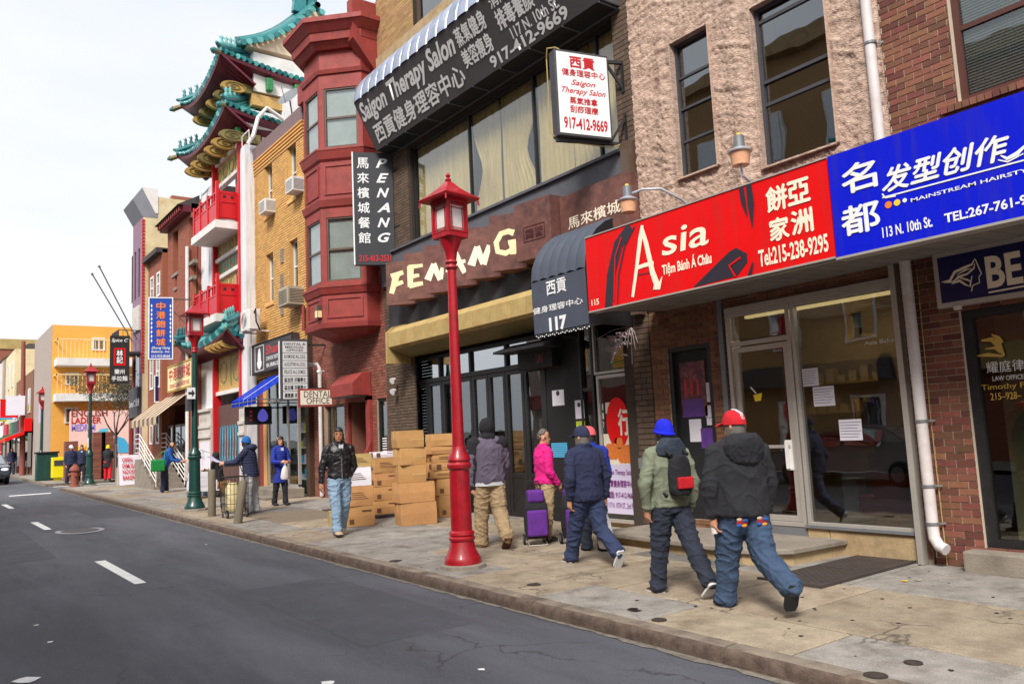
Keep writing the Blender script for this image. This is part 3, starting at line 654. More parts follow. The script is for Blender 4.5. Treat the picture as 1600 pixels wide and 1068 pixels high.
# displaced relief
us = []; 
def axis(a, b, st, marks):
    pts = sorted({a, b, *marks}); out = []
    for i in range(len(pts) - 1):
        n = max(1, round((pts[i + 1] - pts[i]) / st)); out += [pts[i] + (pts[i + 1] - pts[i]) * k / n for k in range(n)]
    return out + [pts[-1]]
ya = axis(Y20, Y21, .022, [HL[0], HL[1], HR[0], HR[1]]); za = axis(3.4, 8.6, .026, [HL[2], HL[3], HR[2], HR[3]])
mv = MB(); idx = {}
def relief(y, z):
    p = V(y * 2.2, z * 7.5, 1.3); w = noise.noise(V(y * 1.7, z * 1.7, 9)) * 1.6
    p2 = V(y * 2.6 + w, z * 9 + w * 1.5, 4)
    r = abs(noise.noise(p2)) * 1.5 + .5 * abs(noise.noise(p2 * 2.3)) + .35 * noise.noise(V(y * 30, z * 34, 2)) + .25 * abs(noise.noise(V(y * 9 + 3 * w, z * 22, 7)))
    bulge = .05 * math.exp(-((y - 6.42) / .16) ** 2) + .03 * math.exp(-((y - 4.62) / .15) ** 2) + .03 * math.exp(-((y - 7.75) / .12) ** 2)
    q = noise.noise(V(y * 5 + w * 2, z * 15 + w, 11)); t = (q * 2.2) % .5      # trowelled, overlapping flakes
    return .024 * r + .05 * t + bulge
for i, y in enumerate(ya):
    for j, z in enumerate(za):
        idx[(i, j)] = len(mv.v)
        edge = min([min(abs(y - h[0]), abs(y - h[1])) if h[2] - .01 <= z <= h[3] + .01 and h[0] - .1 < y < h[1] + .1 else 9 for h in holes] + [9])
        mv.v.append((8.93 - relief(y, z), y, z))
for i in range(len(ya) - 1):
    for j in range(len(za) - 1):
        cy, cz = (ya[i] + ya[i + 1]) / 2, (za[j] + za[j + 1]) / 2
        if any(h[0] < cy < h[1] and h[2] < cz < h[3] for h in holes): continue
        mv.f.append((idx[(i, j)], idx[(i, j + 1)], idx[(i + 1, j + 1)], idx[(i + 1, j)])); mv.m.append(0)
mv.build('stucco_relief', M('stucco'), b2, smooth=True, angle=180)
wall_mb(8.945, Y20 + .01, Y21, 3.3, 8.6, holes).build('upper_wall', M('stucco'), b2)
for h in (HL, HR):     # stucco returns into the openings
    b = MB()
    b.box(8.86, 9.1, h[0] - .02, h[0] + .004, h[2], h[3]); b.box(8.86, 9.1, h[1] - .004, h[1] + .02, h[2], h[3]); b.box(8.86, 9.1, h[0], h[1], h[3] - .004, h[3] + .02); b.box(8.84, 9.1, h[0], h[1], h[2] - .02, h[2] + .004)
    b.build('window_return', M('stucco'), b2)
sash_window(b2, 8.95, HR[0], HR[1], HR[2], HR[3], M('dark_grey'), M('glass_dark'), .04, .055, (.39, .53, .91), curtain=(M('blind_white'), .91, 1.0), back=mat('room_dim', (84, 80, 78), .9, var=.6, vscale=1.6))
sash_window(b2, 8.95, HL[0], HL[1], HL[2], HL[3], M('dark_grey'), M('glass_dark'), .04, .045, (.27, .51, .74), curtain=(M('blind_white'), .74, 1.0), back=M('room_dim'))
hollow(b2, 9.2, 10.7, Y20 + .01, Y21 - .01, 8.6, 'interior_warm', 0, 3.4)
# brown brick ground storey
dw = (5.97, 6.95, .30, 3.12); sw = (4.55, 5.93, .32, 3.34); nb = (7.28, 8.08, .3, 2.78)
gh = [(4.55, 6.95, .12, 3.12), nb]
w2 = wall_mb(8.95, Y20 + .03, Y21, Bz, 3.36, gh).build('brick_wall', M('mortar'), b2)
bricks(w2, 8.95, Y20 + .03, Y21 - .0, .05, 3.36, gh, M('brick_brown'), 300, proud=.011)
al = M('aluminium')
fp = facade_plane(8.93, 6.95, 0)
b = MB(); frame(fp, 0, 1.0, .3, 3.12, .055, -.06, .03, b); slab(fp, .055, .945, 2.66, 2.72, -.05, .02, b); slab(fp, 0, 2.4, 3.12, 3.2, -.06, .035, b)
dfr = b.build('door_frame', al, b2, bevel=.004)
door = MB(); frame(fp, .08, .93, .36, 2.64, .07, -.045, .0, door); slab(fp, .15, .86, 1.28, 1.32, -.02, .03, door)
do = door.build('door', al, b2, bevel=.003)
p = MB(); slab(fp, .14, .87, .42, 2.58, -.03, -.022, p); p.build('pane', M('glass_shop'), do)
p = MB(); slab(fp, .06, .94, 2.74, 3.06, -.03, -.022, p); p.build('transom_pane', M('glass_shop'), dfr)
p = MB(); slab(fp, .80, .84, 1.02, 1.36, .02, .06, p); slab(fp, .78, .88, 1.0, 1.38, .0, .02, p); p.build('door_pull', M('white_paint'), do, bevel=.004)
p = MB(); slab(fp, 0, 1.0, .12, .30, -.05, .02, p)
p.build('kick_plate', M('grey_metal'), dfr)
# small yellow bowl sticker on the door
b = MB(); cc = fp.pix(1183, 620)
fp.shape(b, [(cc[0] - .07, cc[1] + .03), (cc[0] + .07, cc[1] + .05), (cc[0] + .045, cc[1] - .05), (cc[0] - .045, cc[1] - .055)], -.012); b.build('bowl_sticker', M('yellow_letter'), do)
b = MB(); fp.stroke(b, [(cc[0] - .10, cc[1] + .14), (cc[0] - .02, cc[1] + .05)], .02, -.012); b.build('spoon_mark', M('white_letter'), do)
# shop window
b = MB(); frame(fp, 1.02, 2.4, .32, 3.12, .05, -.06, .03, b)
sf = b.build('window_frame', al, b2, bevel=.004)
p = MB(); slab(fp, 1.06, 2.36, .36, 3.08, -.03, -.022, p); p.build('pane', M('glass_shop'), sf)
b = MB(); slab(fp, 1.0, 2.42, .30, .335, -.02, .06, b); b.build('sill', M('grey_metal'), sf)
for u0, u1 in ((1.0, 1.3), (1.3, 2.4)):
    b = MB(); slab(fp, u0 + .004, u1 - .004, gz(5) - .02, .30, -.1, .025, b); b.build('stone_plinth', M('stone_ochre'), b2, bevel=.012)
b = MB(); slab(fp, 2.385, 2.45, 0.0, 3.34, -.02, .10, b); b.build('timber_post', M('aluminium'), b2)
b = MB(); slab(fp, 0, 2.4, .1, 3.2, -1.6, -1.58, b); slab(fp, 0, 2.4, 3.14, 3.2, -1.6, -.1, b); b.build('shop_back_wall', M('interior_warm'), b2)
mat('counter_orange', (196, 92, 56), .5, var=.1)
b = MB(); slab(fp, 1.75, 2.35, .33, .95, -1.0, -.25, b); b.build('counter', M('counter_orange'), b2)
b = MB(); b.lathe([(.10, .0), (.15, .12), (.17, .3), (.15, .31)], fp.at(1.6, .36, -.5), 16); b.build('terracotta_pot', M('counter_orange'), b2, smooth=True)
b = MB(); slab(fp, .1, 2.3, 3.06, 3.10, -.35, -.28, b); b.build('strip_light', emis('tube_light', (255, 224, 160), 1.6), b2)
_al = bpy.data.lights.new('ceiling_lamp', 'AREA'); _al.energy = 9; _al.size = 1.2; _al.color = (1, .88, .68); _ao = link(bpy.data.objects.new('ceiling_lamp', _al)); _ao.location = (9.6, 5.8, 3.05)
for k, (u, w_, h_, m_) in enumerate([(1.15, .2, .5, 'poster_paper'), (1.42, .14, .3, 'tan_note'), (1.7, .25, .22, 'poster_paper'), (2.0, .2, .35, 'brick_dark'), (1.3, .3, .2, 'notice_dim')]): mat('notice_dim', (70, 60, 70), .8); b = MB(); slab(fp, u, u + w_, .96 if k > 1 else .36, (.96 if k > 1 else .36) + h_, -.8 - .1 * k, -.6 - .1 * k, b); b.build('stock_box', M(m_), b2)
for v in (1.7, 2.1): b = MB(); slab(fp, .2, 2.3, v, v + .02, -1.55, -1.3, b); [slab(fp, .25 + .17 * q, .36 + .17 * q, v + .02, v + .12 + .05 * (q % 3), -1.5, -1.36, b) for q in range(12)]; b.build('stocked_shelf', M('tan_note'), b2)
b = MB(); slab(fp, 1.8, 2.33, .95, 1.45, -.9, -.3, b); b.build('display_case', M('glass_dark'), b2)
for k in range(4):
    b = MB(); slab(fp, 1.38 + .02 * k, 1.66 + .01 * k, .36 + k * .022, .375 + k * .022, -.4, -.12, b); b.build('newspaper', M('poster_paper'), b2)
mat('cake_photo', (176, 164, 196), .5, var=.25, vscale=9, grime=.4, gscale=14, gcol=(110, 96, 140)); mat('handwriting', (90, 90, 110), .7)
b = MB(); fp.shape(b, [(1366, 640), (1398, 640), (1397, 592), (1388, 552), (1374, 550), (1364, 565), (1368, 600)], -.06, pix=True); b.build('cake_poster', M('cake_photo'), sf)
b = MB(); fp.shape(b, [(1345, 690), (1424, 690), (1418, 620), (1345, 628)], -.064, pix=True); b.build('cake_table_poster', M('cake_photo'), sf)
b = MB(); fp.shape(b, [(1340, 522), (1366, 518), (1362, 474), (1331, 482)], -.05, pix=True); b.build('bride_poster', M('cake_photo'), sf)
fp.ptext('Asia Bakery', M('white_letter'), 1350, 541, 1406, 526, sf, ext=-.015)
for (x0, y0, x1, y1) in [(1271, 635, 1301, 602), (1312, 688, 1344, 654), (1254, 604, 1276, 574)]:
    a0, b0 = fp.pix(x0, y0), fp.pix(x1, y1); b = MB(); slab(fp, a0[0], b0[0], a0[1], b0[1], -.02, -.016, b); po = b.build('paper_notice', M('poster_paper'), sf)
    l = MB()
    for k in range(6): slab(fp, a0[0] + .012, b0[0] - .012 - .02 * (k % 3), b0[1] - (b0[1] - a0[1]) * (k + 1) / 7.2 - .003, b0[1] - (b0[1] - a0[1]) * (k + 1) / 7.2 + .003, -.016, -.0145, l)
    l.build('handwritten_lines', M('handwriting'), sf)
# notice board recess left of the door
np_ = facade_plane(9.0, nb[1], 0)
b = MB(); frame(np_, 0, .8, .3, 2.78, .07, -.04, .04, b); nf = b.build('notice_window_frame', M('black_paint'), b2)
p = MB(); slab(np_, .07, .73, .36, 2.72, -.03, -.02, p); p.build('back_panel', M('black_matt'), nf)
mat('concert_poster', (96, 44, 60), .4, var=.6, vscale=9, grime=.7, gscale=7, gcol=(190, 120, 90)); mat('purple_print', (96, 60, 140), .4, var=.3, vscale=9)
for (x0, y0, x1, y1, m) in [(1066, 652, 1099, 562, 'concert_poster'), (1068, 652, 1098, 622, 'purple_print'), (1103, 628, 1116, 596, 'poster_paper'), (1102, 652, 1118, 632, 'poster_paper'), (1104, 664, 1117, 652, 'poster_paper'), (1078, 690, 1094, 654, 'poster_paper'), (1096, 700, 1112, 668, 'purple_print')]:
    a0, b0 = np_.pix(x0, y0), np_.pix(x1, y1); b = MB(); slab(np_, a0[0], b0[0], a0[1], b0[1], -.018, -.012 + (.002 if m == 'purple_print' else 0), b); b.build('poster', M(m), nf)
hb = MB()
for px in (1071, 1080, 1090):
    a0 = np_.pix(px, 606); np_.shape(hb, [(a0[0] - .03, a0[1] - .1), (a0[0] + .03, a0[1] - .1), (a0[0] + .022, a0[1] + .07), (a0[0] - .022, a0[1] + .07)], -.008)
    np_.shape(hb, [(a0[0] + .026 * math.cos(t), a0[1] + .105 + .032 * math.sin(t)) for t in [k * PI / 4 for k in range(8)]], -.008)
mat('poster_red', (190, 50, 46), .4, var=.3, vscale=12); hb.build('poster_figures', M('poster_red'), nf)
# steel post left of bakery door
b = MB(); b.box(8.90, 8.95, 7.0, 7.08, 0.2, 3.36); b.build('steel_post', M('grey_metal'), b2)
# step platform
st = thing('entrance_step', 'low worn stone platform with overhanging lip before the bakery door', 'step', (8.3, 7.2, 0))
def plat(x0, z0, z1, ins, m, nm):
    prof = [(8.94, 8.55 - ins), (x0 + .35, 8.6 - ins), (x0 + .12 + ins, 8.5 - ins), (7.62 + ins, 6.0), (7.72 + ins, 5.72 + ins), (7.95 + ins, 5.5 + ins), (8.94, 5.42 + ins)]
    b = MB(); b.prism([(x, y, z0) for x, y in prof], (0, 0, z1 - z0)); return b.build(nm, m, st, bevel=.012)
plat(7.75, -.02, .13, .05, M('stone_ochre'), 'riser'); plat(7.7, .13, .19, 0, M('stone_grey'), 'tread')
# downpipes
def pipe(pts, r, label, m='pipe_white', straps=()):
    t = thing('downpipe', label, 'downpipe', (pts[-1][0], pts[-1][1], pts[-1][2] if pts[-1][2] < pts[0][2] else pts[0][2]))
    b = MB(); b.tube(pts, r, 14); b.build('pipe', M(m), t, smooth=True)
    for s in straps:
        s = Vector(s); b = MB(); b.tube([s - V(0, 0, .015), s + V(0, 0, .015)], r * 1.15, 14); b.bar(s, s + V(.1, -.1, 0), .012, .02); b.build('strap', M('grey_metal'), t)
    return t
u0 = F(1352, 0, 8.84); u1_ = F(1372, 214, 8.84)
pipe([(8.84, u0.y, 9.0), (8.84, u0.y, u0.z), (8.84, (u0.y + u1_.y) / 2 - .01, u1_.z - .6)], .06, 'white painted downpipe on the pink stucco above the blue sign', straps=[F(1360, 68, 8.84)])
l0 = F(1424, 405, 8.82)
pipe([(8.82, 4.36, 3.34), (8.82, 4.36, .42), (8.82, 4.355, .30), (8.80, 4.30, .22), (8.78, 4.22, .19)], .06, 'scuffed white downpipe between the bakery window and brick pier', straps=[(8.82, 4.36, 1.55), (8.82, 4.36, .85), (8.82, 4.36, .45)])
# canopy behind the two box signs
cn = thing('canopy', 'flat ribbed grey canopy roof behind the red and blue box signs', 'canopy', (8.3, 6.4, 3.3))
b = MB()
b.prism([(7.62, 8.25, 3.285), (7.62, 1.0, 3.285), (8.93, 1.0, 3.36), (8.93, 8.25, 3.36)], (0, 0, .05))
b.build('deck', M('dark_grey'), cn)
mat('soffit', (128, 122, 118), .7, var=.12, grime=.4, gscale=2, gcol=(90, 80, 74))
for i in range(31):
    y = 1.0 + i * .235
    if y + .225 > 8.25: break
    o = MB(); o.obox((8.275, y + .113, 3.3165 - .008), (.65, 0, .0372), (0, .112, 0), (0, 0, .006)); o.build('soffit_panel', M('soffit'), cn)
# ------------------------------------------------ red bakery sign
asg = thing('bakery_sign', 'long red box sign with cream brush lettering over the bakery', 'sign', (7.6, 6.3, 3.3))
ap = facade_plane(7.6, 8.27, 0); UW = 8.27 - 4.46
b = MB(); slab(ap, 0, UW, 3.29, 4.345, -.16, 0, b); b.build('sign_box', M('sign_red'), asg)
b = MB(); slab(ap, 0, UW, 3.27, 3.29, -.16, .012, b); slab(ap, 0, UW, 4.345, 4.36, -.16, .012, b); b.build('trim', M('aluminium'), asg)
b = MB(); slab(ap, 1.03, 1.036, 3.3, 4.34, 0, .002, b); slab(ap, 2.05, 2.056, 3.3, 4.34, 0, .002, b); b.build('panel_seam', M('red_letter'), asg)
cl = M('cream_letter')
b = MB()
for pts, w in [([(1004, 352), (1001, 372), (995, 420), (989, 464)], [.05, .075, .06, .05]), ([(1003, 356), (1010, 380), (1020, 425), (1028, 447)], [.06, .075, .085, .10]), ([(1022, 447), (1030, 449), (1035, 432)], [.09, .07, .01]), ([(997, 418), (1008, 414), (1022, 411)], [.05, .055, .05])]: ap.stroke(b, pts, w, .006, pix=True)
b.build('large_initial', cl, asg)
ap.ptext('sia', cl, 1035, 401, 1105, 340, asg, off=.012, ext=.006, shear=.1)
ap.ptext('Tiệm Bánh Á Châu', cl, 1036, 434, 1111, 390, asg, off=.03, ext=.006)
ap.ptext('Bakery', M('dark_letter'), 998, 432, 1015, 423, asg, off=.02, ext=.008)
ap.ptext('Tel:215-238-9295', cl, 1187, 418, 1293, 364, asg, off=.025, ext=.006)
ap.ptext('115', cl, 925, 478, 936, 466, asg, off=.02, ext=.006)
for ch, x0, y0, x1, y1 in [('餅', 1200, 333, 1228, 286), ('家', 1205, 378, 1231, 336), ('亞', 1233, 322, 1263, 276), ('洲', 1239, 368, 1268, 323)]: ap.ptext(ch, cl, x0, y0, x1, y1, asg, off=.028, ext=.006)
b = MB()
for pts, w in [([(986, 354), (966, 382), (955, 430), (951, 481)], [.16, .17, .16, .15]), ([(992, 354), (976, 385), (967, 430), (965, 479)], [.02, .035, .03, .02]), ([(1158, 292), (1162, 315), (1168, 338)], [.07, .07, .01]), ([(1170, 287), (1174, 320), (1176, 356)], [.08, .09, .01]), ([(1172, 430), (1177, 410)], [.06, .02])]: ap.stroke(b, pts, w, .004, pix=True)
ap.shape(b, [(1083, 449), (1108, 424), (1140, 393), (1150, 387), (1167, 396), (1168, 410), (1152, 431)], .004, pix=True)
b.build('brush_strokes', M('brush_black'), asg)['kind'] = 'stuff'
b = MB(); ap.stroke(b, [(1150, 432), (1140, 415), (1158, 402)], .025, .0065, pix=True); ap.stroke(b, [(972, 370), (962, 400), (960, 470)], .02, .0065, pix=True); b.build('brush_gap', M('sign_red'), asg)
# ------------------------------------------------ blue hairstylist sign
bsg = thing('hair_salon_sign', 'bright blue box sign with white lettering at the right edge', 'sign', (7.58, 3.0, 3.3))
bp_ = facade_plane(7.58, 4.44, 0)
b = MB(); slab(bp_, 0, 3.4, 3.27, 4.35, -.16, 0, b); b.build('sign_box', M('sign_blue'), bsg)
b = MB(); slab(bp_, 0, 3.4, 3.245, 3.27, -.16, .014, b); b.build('trim', M('aluminium'), bsg)
wl = M('white_letter')
for s, x0, y0, x1, y1, k in [('名', 1318, 305, 1367, 246, .02), ('都', 1318, 370, 1372, 311, .02)]: bp_.ptext(s, wl, x0, y0, x1, y1, bsg, off=k, ext=.006)
bp_.ptext('发型创作', wl, 1380, 302, 1575, 206, bsg, off=.022, ext=.006, shear=.25)
bp_.ptext('MAINSTREAM HAIRSTY', wl, 1424, 316, 1606, 262, bsg, off=.012, ext=.006)
bp_.ptext('113 N. 10th St.', wl, 1380, 372, 1456, 337, bsg, off=.022, ext=.006)
bp_.ptext('TEL:267-761-9', wl, 1477, 349, 1604, 303, bsg, off=.025, ext=.006)
b = MB(); bp_.stroke(b, [(1379, 309), (1640, 240)], .014, .006, pix=True); bp_.stroke(b, [(1379, 303), (1384, 309), (1400, 306)], .015, .0062, pix=True)
bp_.stroke(b, [(1564, 243), (1574, 248), (1590, 240), (1602, 228)], [.01, .03, .04, .02], .0064, pix=True); bp_.stroke(b, [(1560, 250), (1575, 253), (1600, 240)], [.01, .015, .01], .0066, pix=True); b.build('underline', wl, bsg)
for x, y, r, m in [(1388.5, 320, .05, 'orange_letter'), (1402, 316.5, .045, 'yellow_letter'), (1414, 313, .03, 'white_letter')]:
    c = bp_.pix(x, y); b = MB(); bp_.shape(b, [(c[0] + r * .7 * math.cos(t * PI / 8), c[1] + r * .7 * math.sin(t * PI / 8)) for t in range(16)], .006); b.build('dot', M(m), bsg)
# ------------------------------------------------ yard lamps over the bakery sign
mat('lamp_orange', (232, 176, 138), .35, var=.15, vscale=12); mat('galvanised', (190, 194, 204), .4, metal=.5, var=.1); mat('lamp_cap_yellow', (226, 200, 60), .5)
def wall_lamp(px, py, X, label, arm):
    c = F(px, py, X); t = thing('wall_lamp', label, 'wall lamp', c, 'yard lamps above the red sign'); s = 1.0
    b = MB(); b.lathe([(.105, -.17), (.125, -.03), (.135, .0)], c, 20); b.build('globe', M('lamp_orange'), t, smooth=True)
    b = MB(); b.lathe([(.15, -.005), (.155, .01), (.10, .045), (.07, .06)], c, 20); b.build('shade', M('galvanised'), t, smooth=True)
    b = MB(); b.lathe([(.07, .06), (.065, .21), (.06, .215)], c, 16); b.build('housing', M('grey_metal'), t, smooth=True)
    b = MB(); b.lathe([(.03, .215), (.028, .25)], c, 10); b.build('sensor_cap', M('lamp_cap_yellow'), t)
    b = MB(); b.tube([c + V(*q) for q in arm], .018, 8); b.build('arm', M('galvanised'), t, smooth=True)
wall_lamp(981, 314, 8.1, 'orange yard lamp on a curved arm at the left end of the red sign', [(.03, 0, .1), (.1, -.2, .13), (.25, -.42, .1), (.5, -.55, -.05), (.82, -.6, -.25)])
wall_lamp(1156, 238, 8.2, 'orange yard lamp standing above the middle of the red sign', [(0, 0, -.17), (.02, 0, -.3), (.3, -.02, -.42), (.72, -.02, -.42)])
# ============================================================ RESTAURANT BUILDING (dark front)
b3 = thing('restaurant_building', 'dark fronted building with folding black doors and wide curtained upstairs window', 'building', (8.95, 12.6, 0))
W3 = (8.80, 15.52, 6.04, 8.30)
p645, p690 = F(646, 36, 8.95), F(700, 10, 8.95)
W3b = [(p690.y - .05, p645.y, p645.z - .12, p645.z + 1.9), (p690.y - 1.7, p690.y - .45, p645.z - .12, p645.z + 1.9)]
G3 = (9.0, 16.05, -.1, 3.46)
hol = [W3, G3] + W3b
w3 = wall_mb(8.95, 8.40, 16.95, Bz, 13.5, hol).build('wall', M('mortar_dark'), b3)
bricks(w3, 8.95, 15.6, 16.95, 0.0, 8.5, [], M('brick_dark'), 170, cw=.21, ch=.07, proud=.016, zbase=.02)
bricks(w3, 8.95, 8.41, 8.78, 0.0, 8.5, [], M('brick_dark'), 120, cw=.24, ch=.085, proud=.02)
bricks(w3, 8.95, 8.41, 16.95, 10.0, 13.5, W3b, M('brick_buff'), 0, cw=.21, ch=.073)
hollow(b3, 9.2, 10.8, 8.42, 16.93, 13.4, 'dark_room', 0, 4.6)
for y in np.arange(8.45, 16.9, .6):
    b = MB(); b.box(8.89, 9.05, y, min(y + .59, 16.94), W3b[0][2] - .32, W3b[0][2] - .02); b.build('stone_band', M('stone_ochre'), b3)
for h in W3b: sash_window(b3, 8.95, *h, M('bronze_frame'), M('glass_dark'), .12, .08, (.5,))
# wide upstairs window with folded curtains
wp = facade_plane(9.05, W3[1], W3[2]); WW, WH = W3[1] - W3[0], W3[3] - W3[2]
b = MB(); frame(wp, 0, WW, 0, WH, .05, -.06, .03, b)
mul = [W3[1] - 13.2, W3[1] - 11.04, W3[1] - 9.3]
for u in mul: slab(wp, u - .022, u + .022, .05, WH - .05, -.05, .02, b)
wf = b.build('window_frame', M('black_paint'), b3)
us_ = [.03] + mul + [WW - .03]
for i in range(4):
    p = MB(); slab(wp, us_[i] + .01, us_[i + 1] - .01, .03, WH - .03, -.02, -.012, p); p.build('pane', glass('glass_window', (245, 245, 240), .08), wf)
def curtain(pl, u0, u1, v0, v1, d, m, parent, amp=.03, per=.13, pinch=None, name='curtain'):
    n = max(8, int(abs(u1 - u0) / per * 8)); nv = 12; b = MB(); rg = []
    for j in range(nv + 1):
        v = v0 + (v1 - v0) * j / nv; r = []
        for i in range(n + 1):
            t = i / n; u = u0 + (u1 - u0) * t
            if pinch:
                k = pinch(j / nv); u = u0 + (u1 - u0) * t * k if pinch.__name__ == 'l' else u1 - (u1 - u0) * (1 - t) * k
            r.append(pl.at(u, v, d + amp * math.sin(t * abs(u1 - u0) / per * 2 * PI + .5 * math.sin(j * .6 + t * 9)) + .01 * noise.noise(V(t * 9, j * .3, u0))))
        rg.append(r)
    b.rings(rg, closed=False, caps=False); return b.build(name, m, parent, smooth=True, angle=180)
def l(q): return 1 - .3 * math.exp(-((q - .42) / .22) ** 2) if q < 1 else 1
def r(q): return 1 - .3 * math.exp(-((q - .42) / .22) ** 2)
cc = M('curtain_cream')
for u0, u1, pn in [(.05, 1.15, None), (1.1, 2.32, None), (2.34, 3.3, r), (3.35, 4.45, l), (4.5, 5.4, None), (5.45, 6.2, l), (6.22, 6.7, None)]: curtain(wp, u0, u1,   .02, WH, -.10, cc, b3, pinch=pn)
for u in (3.0, 5.6):
    b = MB(); slab(wp, u, u + .75, .0, WH, -.32, -.3, b); b.build('inner_drape', M('blind_white'), b3)
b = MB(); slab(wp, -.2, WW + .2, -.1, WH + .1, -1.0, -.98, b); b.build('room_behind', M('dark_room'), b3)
# grey metal band with graffiti stains and black fascia under it
mat('band_grey', (96, 98, 106), .5, var=.15, vscale=1.5, grime=.4, gscale=1.4, gcol=(70, 68, 74), metal=.2)
mat('fascia_black', (38, 37, 42), .55, var=.2, vscale=1, grime=.5, gscale=1.2, gcol=(82, 82, 92))
b = MB(); b.box(8.86, 8.95, 8.62, 16.9, 5.25, 5.99); b.box(8.80, 8.95, 8.62, 16.9, 5.99, 6.04); b.build('metal_band', M('band_grey'), b3)
b = MB(); b.box(8.84, 8.97, 8.62, 16.55, 3.95, 5.25); b.build('fascia', M('fascia_black'), b3)
b = MB(); b.box(8.78, 8.97, 8.44, 8.62, 3.35, 6.1); b.build('corner_post', M('bronze_frame'), b3)
b = MB(); b.box(8.92, 9.1, 9.0, 16.05, 3.46, 3.96); b.build('lintel_box', M('brick_dark'), b3)
# ------------ ochre canopy
oc = thing('ochre_canopy', 'rust stained ochre panelled canopy over the folding doors', 'canopy', (8.6, 13, 3.4))
y = 15.72; k = 0
while y > 10.3:
    y2 = max(y - .56, 10.25); a = y - .006; c = y2 + .006
    prof = [(8.93, 4.22), (8.52, 4.10), (8.36, 3.97), (8.36, 3.66), (8.44, 3.60), (8.93, 3.60)]
    b = MB(); b.prism([(x, a, z) for x, z in prof], (0, c - a, 0)); b.build('canopy_panel', M('canopy_ochre'), oc, bevel=.006); y = y2; k += 1
b = MB(); prof = [(8.93, 4.24), (8.50, 4.13), (8.33, 3.99), (8.33, 3.30), (8.93, 3.30)]; b.prism([(x, 15.73, z) for x, z in prof], (0, .07, 0)); b.build('end_board', M('canopy_ochre'), oc)
b = MB(); b.prism([(8.44, 15.7, 3.595), (8.93, 15.7, 3.595), (8.93, 15.7, 3.45), (8.75, 15.7, 3.47)], (0, -5.4, 0)); b.build('inner_box', M('olive_paint'), oc)
# ------------ folding doors
sp = facade_plane(9.15, 16.0, 0); SW = 16.0 - 11.2
bk = M('black_paint')
b = MB(); frame(sp, 0, SW, .06, 3.42, .07, -.08, .04, b); slab(sp, .07, SW - .07, 2.84, 2.93, -.07, .045, b)
for u in (1.15, 2.35, 3.6): slab(sp, u - .035, u + .035, 2.93, 3.35, -.06, .03, b)
ff = b.build('front_frame', bk, b3)
mat('lit_green', (176, 190, 60), .6, var=.3, vscale=2); mat('film_grey', (168, 176, 188), .5, var=.15, vscale=1.2)
for i, (u0, u1) in enumerate([(.07, 1.12), (1.19, 2.31), (2.39, 3.56), (3.64, SW - .07)]):
    p = MB(); slab(sp, u0 - .02, u1 + .02, 2.9, 3.37, -.03, -.02, p); p.build('transom_pane', glass('glass_mirror', (120, 124, 120), .5), ff)
n = 8; lw = (SW - .14) / n
for i in range(n):
    u0 = .07 + i * lw + .008; u1 = u0 + lw - .016
    d = MB(); frame(sp, u0, u1, .08, 2.83, .075, -.03, .03, d); slab(sp, u0 + .075, u1 - .075, .155, .80, -.02, .012, d); slab(sp, u0 + .075, u1 - .075, .80, .88, -.03, .02, d)
    do_ = d.build('door_leaf', bk, b3, bevel=.004)
    p = MB(); slab(sp, u0 + .07, u1 - .07, .86, 2.77, -.012, -.006, p); p.build('pane', M('glass_shop'), do_)
    p = MB(); slab(sp, u0 + .02, u1 - .02, 1.0, 2.45, -.14, -.13, p); p.build('window_film', M('film_grey'), do_)
    if i >= 2: p = MB(); slab(sp, u0 + .03, u1 - .03, 2.46, 2.74, -.16, -.15, p); p.build('green_valance', M('lit_green'), do_)
b = MB(); slab(sp, -.05, SW + .05, 0, .075, -.3, .12, b); b.build('door_step', M('stone_grey'), b3)
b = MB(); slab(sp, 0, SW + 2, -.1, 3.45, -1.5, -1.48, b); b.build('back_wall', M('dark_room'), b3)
lm = mat('lantern_reflection_red', (206, 34, 34), .5)
for u in (.9, 1.95, 3.1, 4.2):
    b = MB(); c = sp.at(u, 2.28, -.10); b.sphere(c, (.025, .07, .06), 10, 8); b.tube([c + V(0, 0, .06), c + V(0, 0, .4)], .003, 4); b.build('lantern_reflection', lm, b3, smooth=True)  # solid red shapes standing in for lantern reflections in the door glass
# ------------ black entrance wall, notice, side light, salon door
eb = facade_plane(9.15, 11.2, 0)
b = MB(); slab(eb, 0, .95, 0.05, 3.42, -.1, .03, b); b.build('entrance_panel', M('black_matt'), b3)
b = MB(); frame(eb, .95, 1.30, .1, 3.42, .05, -.08, .05, b); slab(eb, 1.0, 1.25, 2.28, 2.34, -.05, .04, b); ef = b.build('side_light_frame', bk, b3)
p = MB(); slab(eb, .99, 1.27, .14, 3.38, -.02, -.012, p); p.build('pane', M('glass_shop'), ef)
def card(pl, x0, y0, x1, y1, m, parent, name='notice', d0=.03, d1=.036, disc=None, lines=0):
    a0, b0 = pl.pix(x0, y0), pl.pix(x1, y1); b = MB(); slab(pl, a0[0], b0[0], a0[1], b0[1], d0, d1, b); o = b.build(name, M(m), parent)
    if lines:
        q = MB()
        for k in range(lines): v = b0[1] - (b0[1] - a0[1]) * (k + .8) / (lines + .6); slab(pl, a0[0] + .02, b0[0] - .02 - .015 * (k % 2), v - .004, v + .004, d1, d1 + .002, q)
        q.build('small_print', M('handwriting'), parent)
    if disc:
        c = pl.pix(disc[0], disc[1]); q = MB(); pl.shape(q, [(c[0] + disc[2] * math.cos(t * PI / 8), c[1] + disc[2] * math.sin(t * PI / 8)) for t in range(16)], d1 + .004); q.build('round_logo', M('dark_letter'), parent)
    return o
card(eb, 866, 634, 883, 608, 'poster_paper', b3, disc=(874, 614, .045), lines=0)
card(eb, 902, 654, 914, 624, 'poster_paper', b3, disc=(907, 632, .04))
card(eb, 903, 667, 916, 657, 'lit_green', b3)
